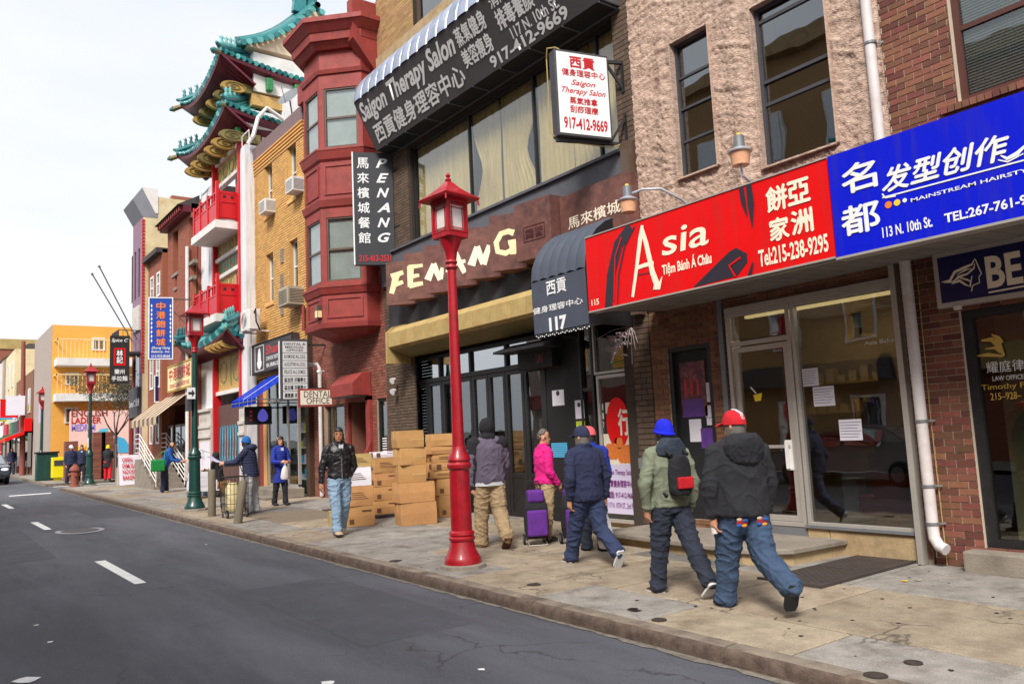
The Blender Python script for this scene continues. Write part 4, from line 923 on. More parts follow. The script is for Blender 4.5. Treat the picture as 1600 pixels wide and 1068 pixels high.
mat('notice_blue', (70, 170, 214), .5); card(eb, 865, 714, 888, 691, 'notice_blue', b3, lines=6)
dp = facade_plane(9.15, 9.86, 0)
b = MB(); frame(dp, 0, .80, .12, 2.52, .055, -.04, .03, b); sdf = b.build('salon_door', M('aluminium'), b3, bevel=.003)
p = MB(); slab(dp, .05, .75, .18, 2.48, -.02, -.012, p); p.build('pane', M('glass_shop'), sdf)
b = MB(); frame(dp, -.03, .82, 2.54, 3.42, .04, -.06, .04, b); uf = b.build('upper_light_frame', M('aluminium'), b3)
p = MB(); slab(dp, 0, .80, 2.58, 3.4, -.02, -.012, p); p.build('pane', M('glass_shop'), uf)
mat('green_glow_letter', (70, 150, 90), .5); dp.ptext('TOP FLOOR', M('green_glow_letter'), 949, 570, 984, 560, uf, ext=.0); dp.ptext('215-925-0088', M('green_glow_letter'), 946, 578, 984, 571, uf, ext=.0)
mat('poster_cream', (226, 214, 196), .5, var=.1); mat('pumpkin', (214, 118, 50), .5, var=.2, vscale=20); mat('poster_lilac', (206, 196, 222), .5); mat('purple_letter', (120, 30, 120), .5)
def qslab(pl, x0, y0, x1, y1, d, m, parent, name): a0, b0 = pl.pix(x0, y0), pl.pix(x1, y1); b = MB(); slab(pl, a0[0], b0[0], a0[1], b0[1], d, d + .003, b); return b.build(name, M(m), parent)
u0, u1 = .07, .73
for z0, z1, m in [(1.05, 1.55, 'poster_cream'), (.26, 1.05, 'poster_lilac')]:
    b = MB(); slab(dp, u0, u1, z0, z1, -.008, -.004, b); b.build('poster', M(m), sdf)
b = MB(); dp.shape(b, [(.42 + .26 * math.cos(t * PI / 10), 1.72 + .42 * math.sin(t * PI / 10)) for t in range(20)], -.002); b.build('poster_red_shape', M('sign_red'), sdf)
dp.text('行', M('poster_cream'), .45, 1.52, .24, .42, sdf, ext=.002, off=.02)
for cx, cz, r0 in [(.25, 1.26, .15), (.55, 1.22, .17), (.42, 1.4, .09)]:
    for k in range(-1, 2):
        b = MB(); dp.shape(b, [(cx + k * r0 * .5 + r0 * .55 * math.cos(t * PI / 8), cz + r0 * .9 * math.sin(t * PI / 8)) for t in range(16)], -.001 + .001 * k); b.build('poster_pumpkin', M('pumpkin'), sdf)
for s, z, h in [('Saigon Therapy Salon', .86, .11), ('西貢健身理容中心', .69, .11), ('電話: 917-412-9669', .51, .11), ('117 N. 10TH ST., 2nd FL.', .34, .10)]: dp.text(s, M('purple_letter'), .1, z, .6, h, sdf, ext=.002, off=.012)
for k, ch in enumerate('117'): dp.text(ch, M('white_letter'), .08, 1.95 - k * .15, .03, .1, sdf, ext=.0, off=.02)
card(dp, 946, 646, 965, 627, 'poster_cream', sdf, d0=-.01, d1=-.006)
b = MB(); slab(dp, .80, .95, .05, 3.4, -.1, .10, b); b.build('black_jamb', M('black_matt'), b3)
# sprayed marks down the jamb
b = MB(); rr_ = random.Random(4)
for k in range(16):
    v = 2.55 - k * .14; c = [(.86 + rr_.uniform(-.03, .03), v + rr_.uniform(-.05, .05)) for _ in range(4)]; dp.stroke(b, c, .008, .105)
b.build('graffiti', M('gold_letter'), b3)['kind'] = 'stuff'
b = MB(); b.box(8.72, 8.86, 8.44, 8.60, 1.02, 1.17); b.build('junction_box', M('grey_metal'), b3)
# black hood box left of the entrance
hd = thing('hood_awning', 'small black metal hood above the dark menu box by the doors', 'hood', (8.9, 11.3, 2.7))
b = MB(); b.prism([(9.0, 12.0, 3.28), (8.55, 12.0, 3.14), (8.55, 12.0, 3.10), (9.0, 12.0, 3.10)], (0, -1.5, 0)); b.build('hood', bk, hd)
b = MB(); b.box(8.93, 9.12, 10.75, 11.75, 2.78, 3.10); b.build('menu_box', M('black_matt'), hd)
mp_ = facade_plane(8.93, 11.75, 2.78); mp_.text('UN', mat('neon_red', (150, 30, 34), .5), .55, .08, .18, .16, hd, ext=.004)
# camera domes under the ochre canopy
for y, z, l in [(10.5, 3.5, 'white dome security camera under the right end of the ochre canopy')]:
    t = thing('security_camera', l, 'camera', (8.5, y, z)); b = MB(); b.lathe([(.07, 0), (.07, .05), (.04, .09)], (8.5, y, z), 14); b.build('housing', M('white_paint'), t, smooth=True); b = MB(); b.sphere((8.5, y, z), (.055, .055, .05), 12, 8); b.build('lens_dome', M('black_paint'), t, smooth=True)
t = thing('flood_light', 'pair of small white flood lights on the dark brick pillar', 'light', (8.85, 16.35, 2.9))
for z in (2.75, 3.0): b = MB(); b.tube([(8.84, 16.35, z), (8.74, 16.32, z - .04)], [.04, .075], 12); b.build('lamp_head', M('white_paint'), t, smooth=True)
# ------------ sawtooth letter panels
zpx = lambda x, y: (590 + x / 4.108, 360 + y / 4.108)
zqx = lambda x, y: (740 + x / 3.956, 230 + y / 3.956)
pans = [
    (zpx(50, 205), zpx(60, 480), zpx(240, 468), 'y', [([(88, 298), (165, 268)], 7), ([(122, 285), (90, 405)], 8), ([(105, 350), (165, 330)], 6)]),
    (zpx(160, 152), zpx(175, 445), zpx(360, 428), 'y', [([(212, 228), (210, 362)], 8), ([(200, 236), (290, 224)], 5), ([(212, 297), (268, 287)], 5), ([(205, 356), (292, 338)], 6)]),
    (zpx(288, 103), zpx(303, 405), zpx(468, 388), 'w', [([(322, 318), (362, 215)], 8), ([(358, 215), (402, 318)], 7), ([(402, 312), (418, 238)], 6)]),
    (zpx(415, 52), zpx(428, 362), zpx(635, 345), 'w', [([(458, 270), (482, 130)], 7), ([(488, 130), (560, 272)], 7), ([(500, 212), (565, 195)], 5)]),
    (zpx(545, -5), zpx(570, 315), zpx(790, 293), 'w', [([(602, 225), (640, 105)], 8), ([(636, 105), (678, 215)], 7), ([(678, 218), (718, 95)], 7)]),
    (zqx(92, 428), zqx(108, 768), zqx(330, 742), 'y', [([(250, 530), (215, 520), (170, 535), (140, 590), (150, 645), (200, 655), (245, 630)], 6), ([(245, 580), (245, 662)], 8), ([(215, 592), (262, 578)], 5)])]
for k, (TL, BL, BR, colr, strokes) in enumerate(pans):
    nm = 'FENANG'[k]; lab = ['first rust brown sign panel with a yellow slanted letter F', 'rust brown sign panel with a yellow letter E', 'rust brown sign panel with a white letter N left of the red lamp post', 'rust brown sign panel with a white letter A behind the red lamp post', 'rust brown sign panel with a white letter N right of the lamp post', 'rust brown sign panel with a large cream letter G'][k]
    a = F(*BL, 8.32); zt = F(*TL, 8.32).z; d = ray(*BR); t_ = (a.z - CAMH) / d.z; e = CAMP + d * t_
    e.x = min(e.x, 8.84) if e.x > 8.4 else 8.84
    e.y = min(e.y, a.y - .25)
    t = thing('sawtooth_sign', lab, 'sign panel', (a.x, a.y, a.z), 'sawtooth letter panels above the restaurant')
    U = (V(e.x, e.y, 0) - V(a.x, a.y, 0)); wl_ = U.length; pp = Plane((a.x, a.y, a.z), U, (0, 0, 1))
    b = MB(); b.prism([(a.x, a.y, a.z), (e.x, e.y, a.z), (8.86, e.y, a.z), (8.86, a.y, a.z)], (0, 0, zt - a.z)); b.build('panel_box', M('rust_panel'), t)
    zz = zqx if k == 5 else zpx
    for pts, w in strokes:
        b = MB(); q = [zz(*s) for s in pts]; pp.stroke(b, q, [w / 60 * 1.2] + [w / 60 * 1.05] * (len(q) - 2) + [w / 60 * .85], .006, pix=True); b.build('brush_stroke', M('cream_letter') if colr == 'w' else mat('letter_yellow', (242, 226, 176), .5, var=.15, vscale=5), t)
a = F(*zqx(268, 712), 8.3); zt = F(*zqx(255, 360), 8.3).z; c = F(*zqx(497, 690), 8.45)
t = thing('sawtooth_sign', 'plain rust brown panel with a square maroon seal emblem', 'sign panel', (a.x, a.y, a.z), 'sawtooth letter panels above the restaurant')
b = MB(); b.prism([(8.3, a.y, a.z), (8.42, c.y, a.z), (8.86, c.y, a.z), (8.86, a.y, a.z)], (0, 0, zt - a.z)); b.build('panel_box', M('rust_panel'), t)
pp = Plane((8.3, a.y, a.z), (.12, c.y - a.y, 0), (0, 0, 1))
mat('seal_maroon', (74, 20, 28), .5); b = MB(); s0, s1 = pp.pix(*zqx(312, 592)), pp.pix(*zqx(437, 458)); frame(pp, s0[0], s1[0], s0[1], s1[1], .015, 0, .006, b); b.build('seal_border', M('seal_maroon'), t)
pp.text('檳城\n美食', M('seal_maroon'), s0[0] + .04, s0[1] + .05, s1[0] - s0[0] - .08, s1[1] - s0[1] - .1, t, off=.01, ext=.005)
fa, fb = F(*zqx(548, 648), 8.62), F(*zqx(945, 145), 8.62)
t = thing('name_sign', 'flat brown sign panel with cream brush characters beside the seal', 'sign panel', (8.62, (fa.y + fb.y) / 2, 4.7))
fz0 = F(*zqx(548, 655), 8.62).z; b = MB(); b.box(8.62, 8.84, fb.y, fa.y, fz0, F(*zqx(945, 145), 8.62).z); b.build('panel_box', M('rust_panel'), t)
fpn = facade_plane(8.62, fa.y, 0)
x0, y0 = zqx(588, 512); x1, y1 = zqx(905, 318); fpn.ptext('馬來檳城', cl, x0, y0, x1, y1, t, off=.01, ext=.006)
x0, y0 = zqx(712, 565); x1, y1 = zqx(780, 497); fpn.ptext('117', cl, x0, y0, x1, y1, t, off=.02, ext=.006)
# ------------ salon awning with barrel top
sa = thing('salon_awning', 'long dark grey awning with white script and silver barrel top', 'awning', (8.5, 12.4, 8.4))
YA, YB = 16.3, 8.55
sp2 = Plane((8.5, YA, 8.4), (0, -1, 0), (7.95 - 8.5, 0, 9.45 - 8.4)); SL = math.hypot(.55, 1.05)
b = MB(); slab(sp2, 0, YA - YB, 0, SL, -.03, 0, b); b.build('fascia', M('awning_charcoal'), sa)
nseg = 21; sl_ = (YA - YB) / nseg
for i in range(nseg):
    y1 = YA - i * sl_; rg = []
    for j in range(9):
        t_ = j / 8 * PI / 2; cx, cz = 8.95, 9.45; rx, rz = 1.0, .92
        rg.append([(cx - rx * math.cos(t_) * (1 - .0), y1 - sl_ * q, cz + rz * math.sin(t_) + .0) if True else 0 for q in (0, .02, .15, .5, .85, .98, 1)])
        rg[-1] = [(p[0] + (.05 if k in (0, 6) else .015 if k in (1, 5) else -.03 if k == 3 else -.02) * (math.cos(t_)), p[1], p[2] + (-.05 if k in (0, 6) else .0 if k in (1, 5) else .03) * math.sin(t_)) for k, p in enumerate(rg[-1])]
    b = MB(); b.rings(rg, closed=False, caps=False); b.build('barrel_section', M('awning_silver'), sa, smooth=True, angle=180)
b = MB()
for yy in (YA, YB): b.prism([(8.95, yy, 10.37)] + [(8.95 - math.cos(t * PI / 16), yy, 9.45 + .92 * math.sin(t * PI / 16)) for t in range(7, -1, -1)] + [(8.5, yy, 8.4), (8.95, yy, 8.4)], (0, -.02 if yy == YA else .02, 0))
b.build('end_cheek', M('awning_charcoal'), sa)
b = MB(); b.box(8.5, 8.93, YB, YA, 8.39, 8.41); b.build('underside', M('black_matt'), sa)
b = MB(); b.box(8.90, 8.93, YB, YA, 8.36, 8.388); b.build('edge_trim', M('grey_metal'), sa)
for i in range(9): b = MB(); y = YA - .5 - i * .9; b.box(8.5, 8.9, y - .012, y + .012, 8.372, 8.388); b.build('cross_trim', M('grey_metal'), sa)
for s, x0, y0, x1, y1, sh, of in [('Saigon Therapy Salon', 571.6, 196, 712, 73, .35, .03), ('西貢健身理容中心', 592, 221, 722, 110, .15, .02), ('蒸氣健身', 714, 65, 752, 15, 0, .02), ('美容瘦身', 724, 94, 760, 43, 0, .02), ('排毒養顏', 783, 48, 833, 0, 0, .02), ('消除疲勞', 770, 18, 822, -33, 0, .02), ('117 N. 10th St.', 801, 57, 872, 2, 0, .02), ('917-412-9669', 771, 107.5, 884, 9, 0, .03)]:
    a, c = sp2.pix(x0, y0), sp2.pix(x1, y1)
    v0, v1 = {'Sa': (.56, 1.10), '西貢': (.10, .52), '蒸氣': (.72, 1.06), '美容': (.32, .66), '排毒': (.52, .86), '消除': (.92, 1.14), '11': (.27, .47), '91': (.04, .26)}[s[:2]]
    sp2.text(s, wl, a[0], v0, c[0] - a[0], v1 - v0, sa, shear=sh, off=of, ext=.008)
# ------------ white blade sign of the salon
ws = thing('blade_sign', 'white lightbox blade sign with red salon lettering on black brackets', 'sign', (8.9, 8.7, 6.6))
RU = V(.967, -.255, 0).normalized(); TR = PY(949.3, 88.9, 8.62)
def inter(px, py, O, U_): 
    Nn = U_.cross(V(0, 0, 1)); d = ray(px, py); t = (O - CAMP).dot(Nn) / d.dot(Nn); return CAMP + d * t
TL_ = inter(865.4, 74.2, TR, RU); BL_ = inter(873.9, 209.3, TR, RU); BR_ = inter(956, 220.3, TR, RU)
zb, zt = (BL_.z + BR_.z) / 2, (TL_.z + TR.z) / 2; Wd = (V(TR.x, TR.y, 0) - V(TL_.x, TL_.y, 0)).length
bl = Plane((TL_.x, TL_.y, 0), RU, (0, 0, 1))
b = MB(); slab(bl, 0, Wd, zb, zt, -.2, 0, b); b.build('sign_case', M('dark_grey'), ws, bevel=.01)
b = MB(); slab(bl, .03, Wd - .03, zb + .04, zt - .04, 0, .006, b); b.build('sign_face', M('white_letter'), ws)
zt2 = lambda x, y: (740 + x / 4.108, y / 4.108)
for s, q0, q1, sh, of, m in [('西貢', (612, 450), (770, 395), 0, .03, 'red_letter'), ('健身理容中心', (548, 505), (840, 505), 0, .012, 'red_letter'), ('Saigon', (615, 575), (785, 570), .4, .008, 'red_letter'), ('Therapy Salon', (558, 630), (850, 630), .4, .008, 'red_letter'), ('蒸氣推拿', (612, 690), (800, 675), 0, .015, 'red_letter'), ('刮痧理療', (615, 745), (802, 735), 0, .015, 'red_letter'), ('917-412-9669', (580, 825), (858, 805), 0, .03, 'red_letter')]: pass
lay = [('西貢', .25, .62, .77, .88, 0, .03), ('健身理容中心', .08, .70, .96, .78, 0, .012), ('Saigon', .25, .575, .75, .66, .4, .012), ('Therapy Salon', .06, .475, .95, .565, .4, .012), ('蒸氣推拿', .21, .375, .77, .455, 0, .015), ('刮痧理療', .21, .275, .77, .355, 0, .015), ('917-412-9669', .07, .08, .95, .22, 0, .03)]
lay[0] = ('西貢', .25, .80, .75, .93, 0, .03)
for s, x0, v0_, x1, v1_, sh, of in lay: bl.text(s, M('red_letter'), .04 + x0 * (Wd - .08), zb + v0_ * (zt - zb), (x1 - x0) * (Wd - .08), (v1_ - v0_) * (zt - zb), ws, shear=sh, off=of, ext=.009)
for zc in (zt - .05, zb - .02):
    b = MB(); e = bl.at(Wd, zc, -.1); wpt = V(8.93, e.y - .12, zc); b.bar(bl.at(0, zc - .03, -.1), e, .05, .05); b.bar(e, wpt, .05, .05); b.bar(wpt + V(0, 0, -.5 if zc == zt - .05 else .5), wpt, .05, .05); b.bar(wpt + V(0, 0, -.45 if zc == zt - .05 else .45), e, .04, .04); b.build('bracket', bk, ws)
b = MB(); b.tube([bl.at(-.05, zt - .1, -.18), bl.at(-.07, zt + .03, -.1), bl.at(.05, zt + .04, -.05), bl.at(.1, zt, -.02)], .012, 6); b.tube([bl.at(-.05, zt - .1, -.18), bl.at(-.05, zb + .1, -.18), bl.at(.05, zb - .05, -.1), bl.at(Wd, zb - .08, -.1), V(8.9, TR.y - .1, zb - .02)], .01, 6); b.build('cable', M('canopy_ochre'), ws)
# ------------ charcoal blade sign
cs = thing('blade_sign', 'tall charcoal blade sign with italic white capitals and red phone number', 'sign', (8.9, 16.3, 7))
RU2 = V(.9, -.43, 0).normalized(); R0 = PY(612.5, 241, 16.3); L0 = inter(549, 236, R0, RU2); Lb = inter(553, 412, R0, RU2); Rb = inter(617, 415, R0, RU2)
pb = Plane((L0.x, L0.y, 0), RU2, (0, 0, 1)); Wb = (V(R0.x, R0.y, 0) - V(L0.x, L0.y, 0)).length; z1_, z0_ = (L0.z + R0.z) / 2, (Lb.z + Rb.z) / 2; Hb = z1_ - z0_
b = MB(); slab(pb, .03, Wb, z0_, z1_, -.14, 0, b); b.build('sign_face', mat('sign_charcoal', (48, 50, 56), .5, var=.1, grime=.3), cs)
b = MB(); slab(pb, 0, .03, z0_, z1_ + .01, -.14, .004, b); b.build('edge_trim', M('white_letter'), cs)
for k, ch in enumerate('馬來檳城餐館'): pb.text(ch, wl, .12, z0_ + Hb * (.855 - .133 * k), .27, Hb * .095, cs, off=.012, ext=.008)
for k, ch in enumerate('PENANG'): pb.text(ch, wl, .56, z0_ + Hb * (.862 - .133 * k), .30 - (.03 if k == 0 else 0), Hb * .085, cs, off=.03, ext=.008, shear=.35)
pb.text('215-413-2531', M('red_letter'), .12, z0_ + Hb * .03, Wb * .78, Hb * .055, cs, off=.025, ext=.008)
for z in (z1_ - .45, z0_ + .9): b = MB(); b.bar(pb.at(Wb, z, -.07), (8.95, R0.y - .25, z), .05, .04); b.build('bracket', bk, cs)
# ------------ slate awning with number 117
na = thing('door_awning', 'slate blue awning with rounded ribbed top and white number 117', 'awning', (8.2, 9.4, 3.2))
aw0, aw1 = 10.04, 8.72
a3 = F(830, 452, 7.98)
prof = [(8.93, 4.98)] + [(8.93 - .95 * math.sin(t * PI / 2 / 6) ** 1.0 if t else 8.93, 4.10 + .88 * math.cos(t * PI / 12)) for t in range(1, 7)]
prof = [(8.93 - .95 * math.sin(t * PI / 12), 4.05 + .90 * math.cos(t * PI / 12)) for t in range(7)] + [(8.0, 3.2)]
sg = 6; sw_ = (aw0 - aw1) / sg
for i in range(sg):
    rg = []
    for x, z in prof[:-1]: rg.append([(x - (.022 if q in (.5,) else .012 if q in (.2, .8) else 0), aw0 - i * sw_ - q * sw_, z + (.02 if q == .5 else .01 if q in (.2, .8) else 0)) for q in (0, .2, .5, .8, 1)])
    b = MB(); b.rings(rg, closed=False, caps=False); b.build('top_section', M('awning_slate'), na, smooth=True, angle=180)
b = MB(); nf_ = Plane((8.0, aw0, 3.2), (0, -1, 0), (-.02, 0, .85)); slab(nf_, 0, aw0 - aw1, 0, .85, -.01, 0, b); b.build('valance', M('awning_slate'), na)
b = MB()
for yy in (aw0, aw1 + .01): b.prism([(x, yy, z) for x, z in prof] + [(8.93, yy, 3.2)], (0, -.01, 0))
b.build('side_cheek', M('black_matt'), na)
zq = lambda x, y: (820 + x / 4.45, 440 + y / 4.45)
nf_.ptext('西貢', wl, 855, 462, 884, 432, na, off=.015, ext=.006)
for s, q0, q1, of in [('健身理容中心', (62, 232), (402, 102), .015), ('117', (175, 350), (290, 225), .05)]: nf_.ptext(s, wl, *zq(*q0), *zq(*q1), na, off=of, ext=.006)
b = MB()
for k in range(26):
    u = (aw0 - aw1) * (k + .5) / 26; z = 3.2 - .03 - .03 * abs(math.sin(k * 1.9)); b.sphere((8.02, aw0 - u, z), .012, 6, 4)
b.tube([(8.02, aw0 - (aw0 - aw1) * k / 26, 3.19 - .02 * (k % 2)) for k in range(27)], .003, 4)
tag(b.build('string_lights', M('white_letter')), 'string of small white bulbs hanging under the slate awning', 'string lights')
b = MB(); fr_ = random.Random(9)
for k in range(34):
    c = V(8.75 + fr_.uniform(-.12, .1), 8.95 + fr_.uniform(-.3, .2), 3.1 - abs(fr_.gauss(0, .16))); a = fr_.uniform(0, 6)
    for q in range(5): b.add([c, c + V(.05 * math.cos(a + q * 1.25), .05 * math.sin(a + q * 1.25), .02), c + V(.06 * math.cos(a + q * 1.25 + .5), .06 * math.sin(a + q * 1.25 + .5), -.02), c + V(.04 * math.cos(a + q * 1.25 + 1), .04 * math.sin(a + q * 1.25 + 1), .01)], [(0, 1, 2, 3)])
for k in range(14):
    p0 = V(8.9, 8.75, 3.2); p1 = p0 + V(fr_.uniform(-.3, 0), fr_.uniform(-.2, .5), fr_.uniform(-.6, -.1)); b.tube([p0, (p0 + p1) / 2 + V(0, 0, .05), p1], .005, 4)
tag(b.build('dried_flowers', mat('dried_petals', (196, 176, 176), .8, var=.3, vscale=20)), 'bunch of dried pale flowers hanging above the salon door', 'dried flowers')
# ============================================================ BRICK BUILDING WITH THE RED BAY
b4 = thing('bay_brick_building', 'red brick building with an oxide red bay window and dental office doors', 'building', (8.95, 19, 0))
YB0, YB1 = 16.95, 21.35
gr = facade_plane(8.95, YB1, 0)
def fy(px, py, X=8.95): return F(px, py, X).y
D1 = (17.95, 19.0, .1, 2.62); D2 = (17.0, 17.5, .35, 2.62); Wd4 = (19.35, 20.65, 1.05, 2.62)
h4 = [D1, D2, Wd4, (17.25, 19.75, 5.5, 11.5)]
w4 = wall_mb(8.95, YB0, YB1, Bz, 12.6, h4).build('wall', M('mortar'), b4)
bricks(w4, 8.95, YB0, YB1, .1, 12.4, h4, M('brick_red'), 300)
b = MB(); b.box(9.6, 18, YB0 + .02, YB1 - .02, -.2, 12.5); b.build('rear_block', M('roof_dark'), b4)
ox = M('oxide_red')
plan = [(8.97, 17.2), (8.61, 17.2), (7.82, 17.99), (7.82, 18.98), (8.61, 19.77), (8.97, 19.77)]
def offs(d):
    n = len(plan); out = []
    for i in range(n):
        p = Vector(plan[i]); 
        def nrm(a, c): e = (Vector(c) - Vector(a)).normalized(); return Vector((-e.y, e.x))
        ns = []
        if i > 0: ns.append(nrm(plan[i - 1], plan[i]))
        if i < n - 1: ns.append(nrm(plan[i], plan[i + 1]))
        if len(ns) == 1: q = p + ns[0] * d
        else:
            m_ = (ns[0] + ns[1]).normalized(); q = p + m_ * d / max(.3, m_.dot(ns[0]))
        out.append((q.x, q.y))
    # outwards = towards smaller x
    return out
test = offs(.1)
sgn = 1 if test[2][0] < 7.82 else -1
def band(z0, z1, d0, d1=None, nm='moulding', m=ox):
    d1 = d0 if d1 is None else d1; a, c = offs((d0 or -.03) * sgn), offs((d1 or -.03) * sgn); b = MB()
    b.rings([[(x, y, z0) for x, y in a][::-1], [(x, y, z1) for x, y in c][::-1]]); return b.build(nm, m, b4)
def zB(y, px=505): return F(px, y, 7.82).z
z_bot, z_l1, z_l2, z_s2, z_h2, z_m1, z_m2, z_s3, z_h3, z_f, z_c = zB(513), zB(472), zB(450), zB(441), zB(338), zB(322), zB(312), 0, 0, 0, 0
zs_up = zB(232); z_b2a, z_b2b = zB(247), zB(234); z_topw = F(499, 142, 7.82).z
ztop = F(478, 80, 7.6).z; zc_top = F(475, 50, 7.4).z
print('bay z', [round(v, 2) for v in (z_bot, z_l1, z_l2, z_s2, z_h2, z_m1, z_m2, zs_up, z_b2a, z_b2b, z_topw, ztop, zc_top)])
band(z_bot, z_bot + .12, .05, .07); band(z_bot + .12, z_l2 - .16, 0); band(z_l2 - .16, z_l2, .03, .09); band(z_l2, z_l2 + .06, .1)
b = MB(); b.rings([[(8.95 - (8.95 - x) * .6, 18.48 + (y - 18.48) * .8, z_bot - .14) for x, y in plan][::-1], [(x, y, z_bot) for x, y in plan][::-1]]); b.build('soffit', ox, b4)
def face_planes():
    for i in range(1, 4): a, c = Vector(plan[i]), Vector(plan[i + 1]); yield i, a, c
def bay_face(i, a, c, z0, z1, wz0, wz1):
    """one face of the bay: stiles, head and sill round a sash window; a and c run from the near to the far corner"""
    U = Vector((a.x - c.x, a.y - c.y, 0)); w = U.length; pl = Plane((c.x, c.y, 0), U, (0, 0, 1)); s = .09 if i == 2 else .13
    b = MB()
    slab(pl, 0, s, z0, z1, -.1, 0, b); slab(pl, w - s, w, z0, z1, -.1, 0, b); slab(pl, s, w - s, z0, wz0, -.1, 0, b); slab(pl, s, w - s, wz1, z1, -.1, 0, b); b.build('bay_wall', ox, b4)
    f = MB(); frame(pl, s, w - s, wz0, wz1, .04, -.09, -.02, f); mid = (wz0 + wz1) / 2; slab(pl, s + .04, w - s - .04, mid - .025, mid + .025, -.08, -.03, f); fo = f.build('window', M('bronze_frame'), b4)
    for q0, q1 in ((wz0, mid), (mid, wz1)): p = MB(); slab(pl, s + .03, w - s - .03, q0 + .03, q1 - .03, -.06, -.052, p); p.build('pane', glass('glass_bay', (240, 244, 242), .1), fo)
    p = MB(); slab(pl, s, w - s, wz0, wz1, -.095, -.09, p); p.build('net_curtain', mat('net', (238, 240, 240), .8, var=.15, vscale=2), fo)
def blank_face(i, a, c, z0, z1):
    U = Vector((a.x - c.x, a.y - c.y, 0)); w = U.length; pl = Plane((c.x, c.y, 0), U, (0, 0, 1)); b = MB(); slab(pl, 0, w, z0, z1, -.1, 0, b); b.build('bay_wall', ox, b4)
    b = MB(); frame(pl, .1, w - .1, z0 + .14, z1 - .14, .045, 0, .025, b); b.build('panel_moulding', ox, b4)
for i, a, c in face_planes():
    bay_face(i, a, c, z_l2 + .06, z_m1, z_l2 + .16, z_h2 - .02)
    blank_face(i, a, c, z_m2, z_b2a); bay_face(i, a, c, z_b2b, z_topw + .5, z_b2b + .1, z_topw + .05)
    blank_face(i, a, c, z_bot + .1, z_l2 - .1)
b = MB(); 
for yy in (17.2, 19.69): b.box(8.61, 8.97, yy, yy + .08, z_bot, z_topw + 1.2)
b.build('bay_return', ox, b4)
band(z_m1, z_m2, .04, .08); band(z_m1 - .08, z_m1, .0, .04); band(z_b2a, z_b2b, .05, .11); band(z_b2a - .1, z_b2a, .0, .05); band(z_b2b, z_b2b + .05, .12, .12)
zt4 = z_topw + .42; band(zt4, zt4 + .1, .04, .07); band(zt4 + .1, zt4 + .62, .0); band(zt4 + .62, zt4 + .78, .08, .2); band(zt4 + .78, zt4 + .98, .24, .27); band(zt4 + .98, zt4 + 1.18, .29, .44); band(zt4 + 1.18, zt4 + 1.3, .46)
b = MB(); b.box(8.62, 9.2, YB0 + .3, YB1, zt4 + .62, zt4 + 1.2); b.build('cornice', ox, b4)
b = MB(); b.box(8.3, 9.0, YB0 + .02, YB0 + .32, zt4 + .7, zt4 + 1.75); b.prism([(8.3, YB0 + .02, zt4 + .7), (8.95, YB0 + .02, zt4 + .7), (8.95, YB0 + .02, zt4 - .1)], (0, .3, 0)); b.build('cornice_end', ox, b4)
# downstairs: painted window, red framed doorway, narrow black door
fo = sash_window(b4, 8.95, *Wd4, M('bronze_frame'), M('glass_clear'), .12, .06, (), mull=(.35,), curtain=(mat('painted_blind', (206, 184, 122), .7, var=.15, vscale=1.5, grime=.5, gscale=2, gcol=(220, 150, 90)), 0, 1))
pl = facade_plane(9.14, Wd4[1], 1.05); b = MB(); fl = random.Random(2)
for k in range(5):
    x = .5 + k * .16; pl.stroke(b, [(x, 0), (x + .05, .4), (x + .02, .8 + .1 * (k % 3))], .012, .01)
    for q in range(6): a = q * PI / 3; pl.stroke(b, [(x + .02, .85 + .1 * (k % 3)), (x + .02 + .09 * math.cos(a), .85 + .1 * (k % 3) + .09 * math.sin(a))], [.02, .05], .012)
    pl.stroke(b, [(x, .05), (x + .12, .3), (x + .16, .18)], [.05, .05, .01], .011)
b.build('painted_flowers', mat('flower_grey', (92, 96, 100), .7), fo)['kind'] = 'stuff'
b = MB(); b.box(8.86, 9.0, 19.2, 20.8, .95, 1.05); b.build('window_sill', M('stone_grey'), b4)
b = MB(); b.box(8.86, 9.05, 17.72, 17.95, 0.1, 2.72); b.box(8.88, 9.05, 19.0, 19.08, .1, 2.62); b.box(8.86, 9.05, 17.72, 19.08, 2.62, 2.74); b.build('door_surround', ox, b4)
b = MB(); b.box(9.5, 9.55, 17.9, 19.05, .1, 2.62); b.build('inner_door', M('black_paint'), b4)
b = MB(); b.box(8.97, 9.5, 17.93, 17.96, .1, 2.62); b.box(8.97, 9.5, 18.99, 19.02, .1, 2.62); b.build('door_reveal', M('brick_red'), b4)
b = MB(); b.box(8.55, 9.5, 17.7, 19.1, .0, .22); b.build('door_step', M('stone_grey'), b4, bevel=.02)
fdo = sash_window(b4, 8.95, *D2, M('black_paint'), M('glass_dark'), .06, .07, (.1,))
pl = facade_plane(9.0, D2[1], .35); b = MB()
for k in range(6): slab(pl, .14, .36, 1.3 - k * .06, 1.325 - k * .06, .0, .004, b)
b.build('hours_sticker', wl, fdo); pl.text('10-275', wl, .13, .92, .24, .05, fdo, ext=.004, off=.02)
b = MB(); b.box(8.6, 8.93, 17.0, 17.66, gz(17), gz(17) + .14); b.build('low_step', M('dark_grey'), b4)
mb_ = thing('letter_box', 'small oxide red letter box on the red door frame', 'letter box', (8.83, 17.78, 1.25)); b = MB(); b.box(8.76, 8.86, 17.7, 17.88, 1.2, 1.4); b.prism([(8.86, 17.7, 1.4), (8.76, 17.7, 1.4), (8.86, 17.7, 1.62)], (0, .1, 0)); b.build('box', ox, mb_)
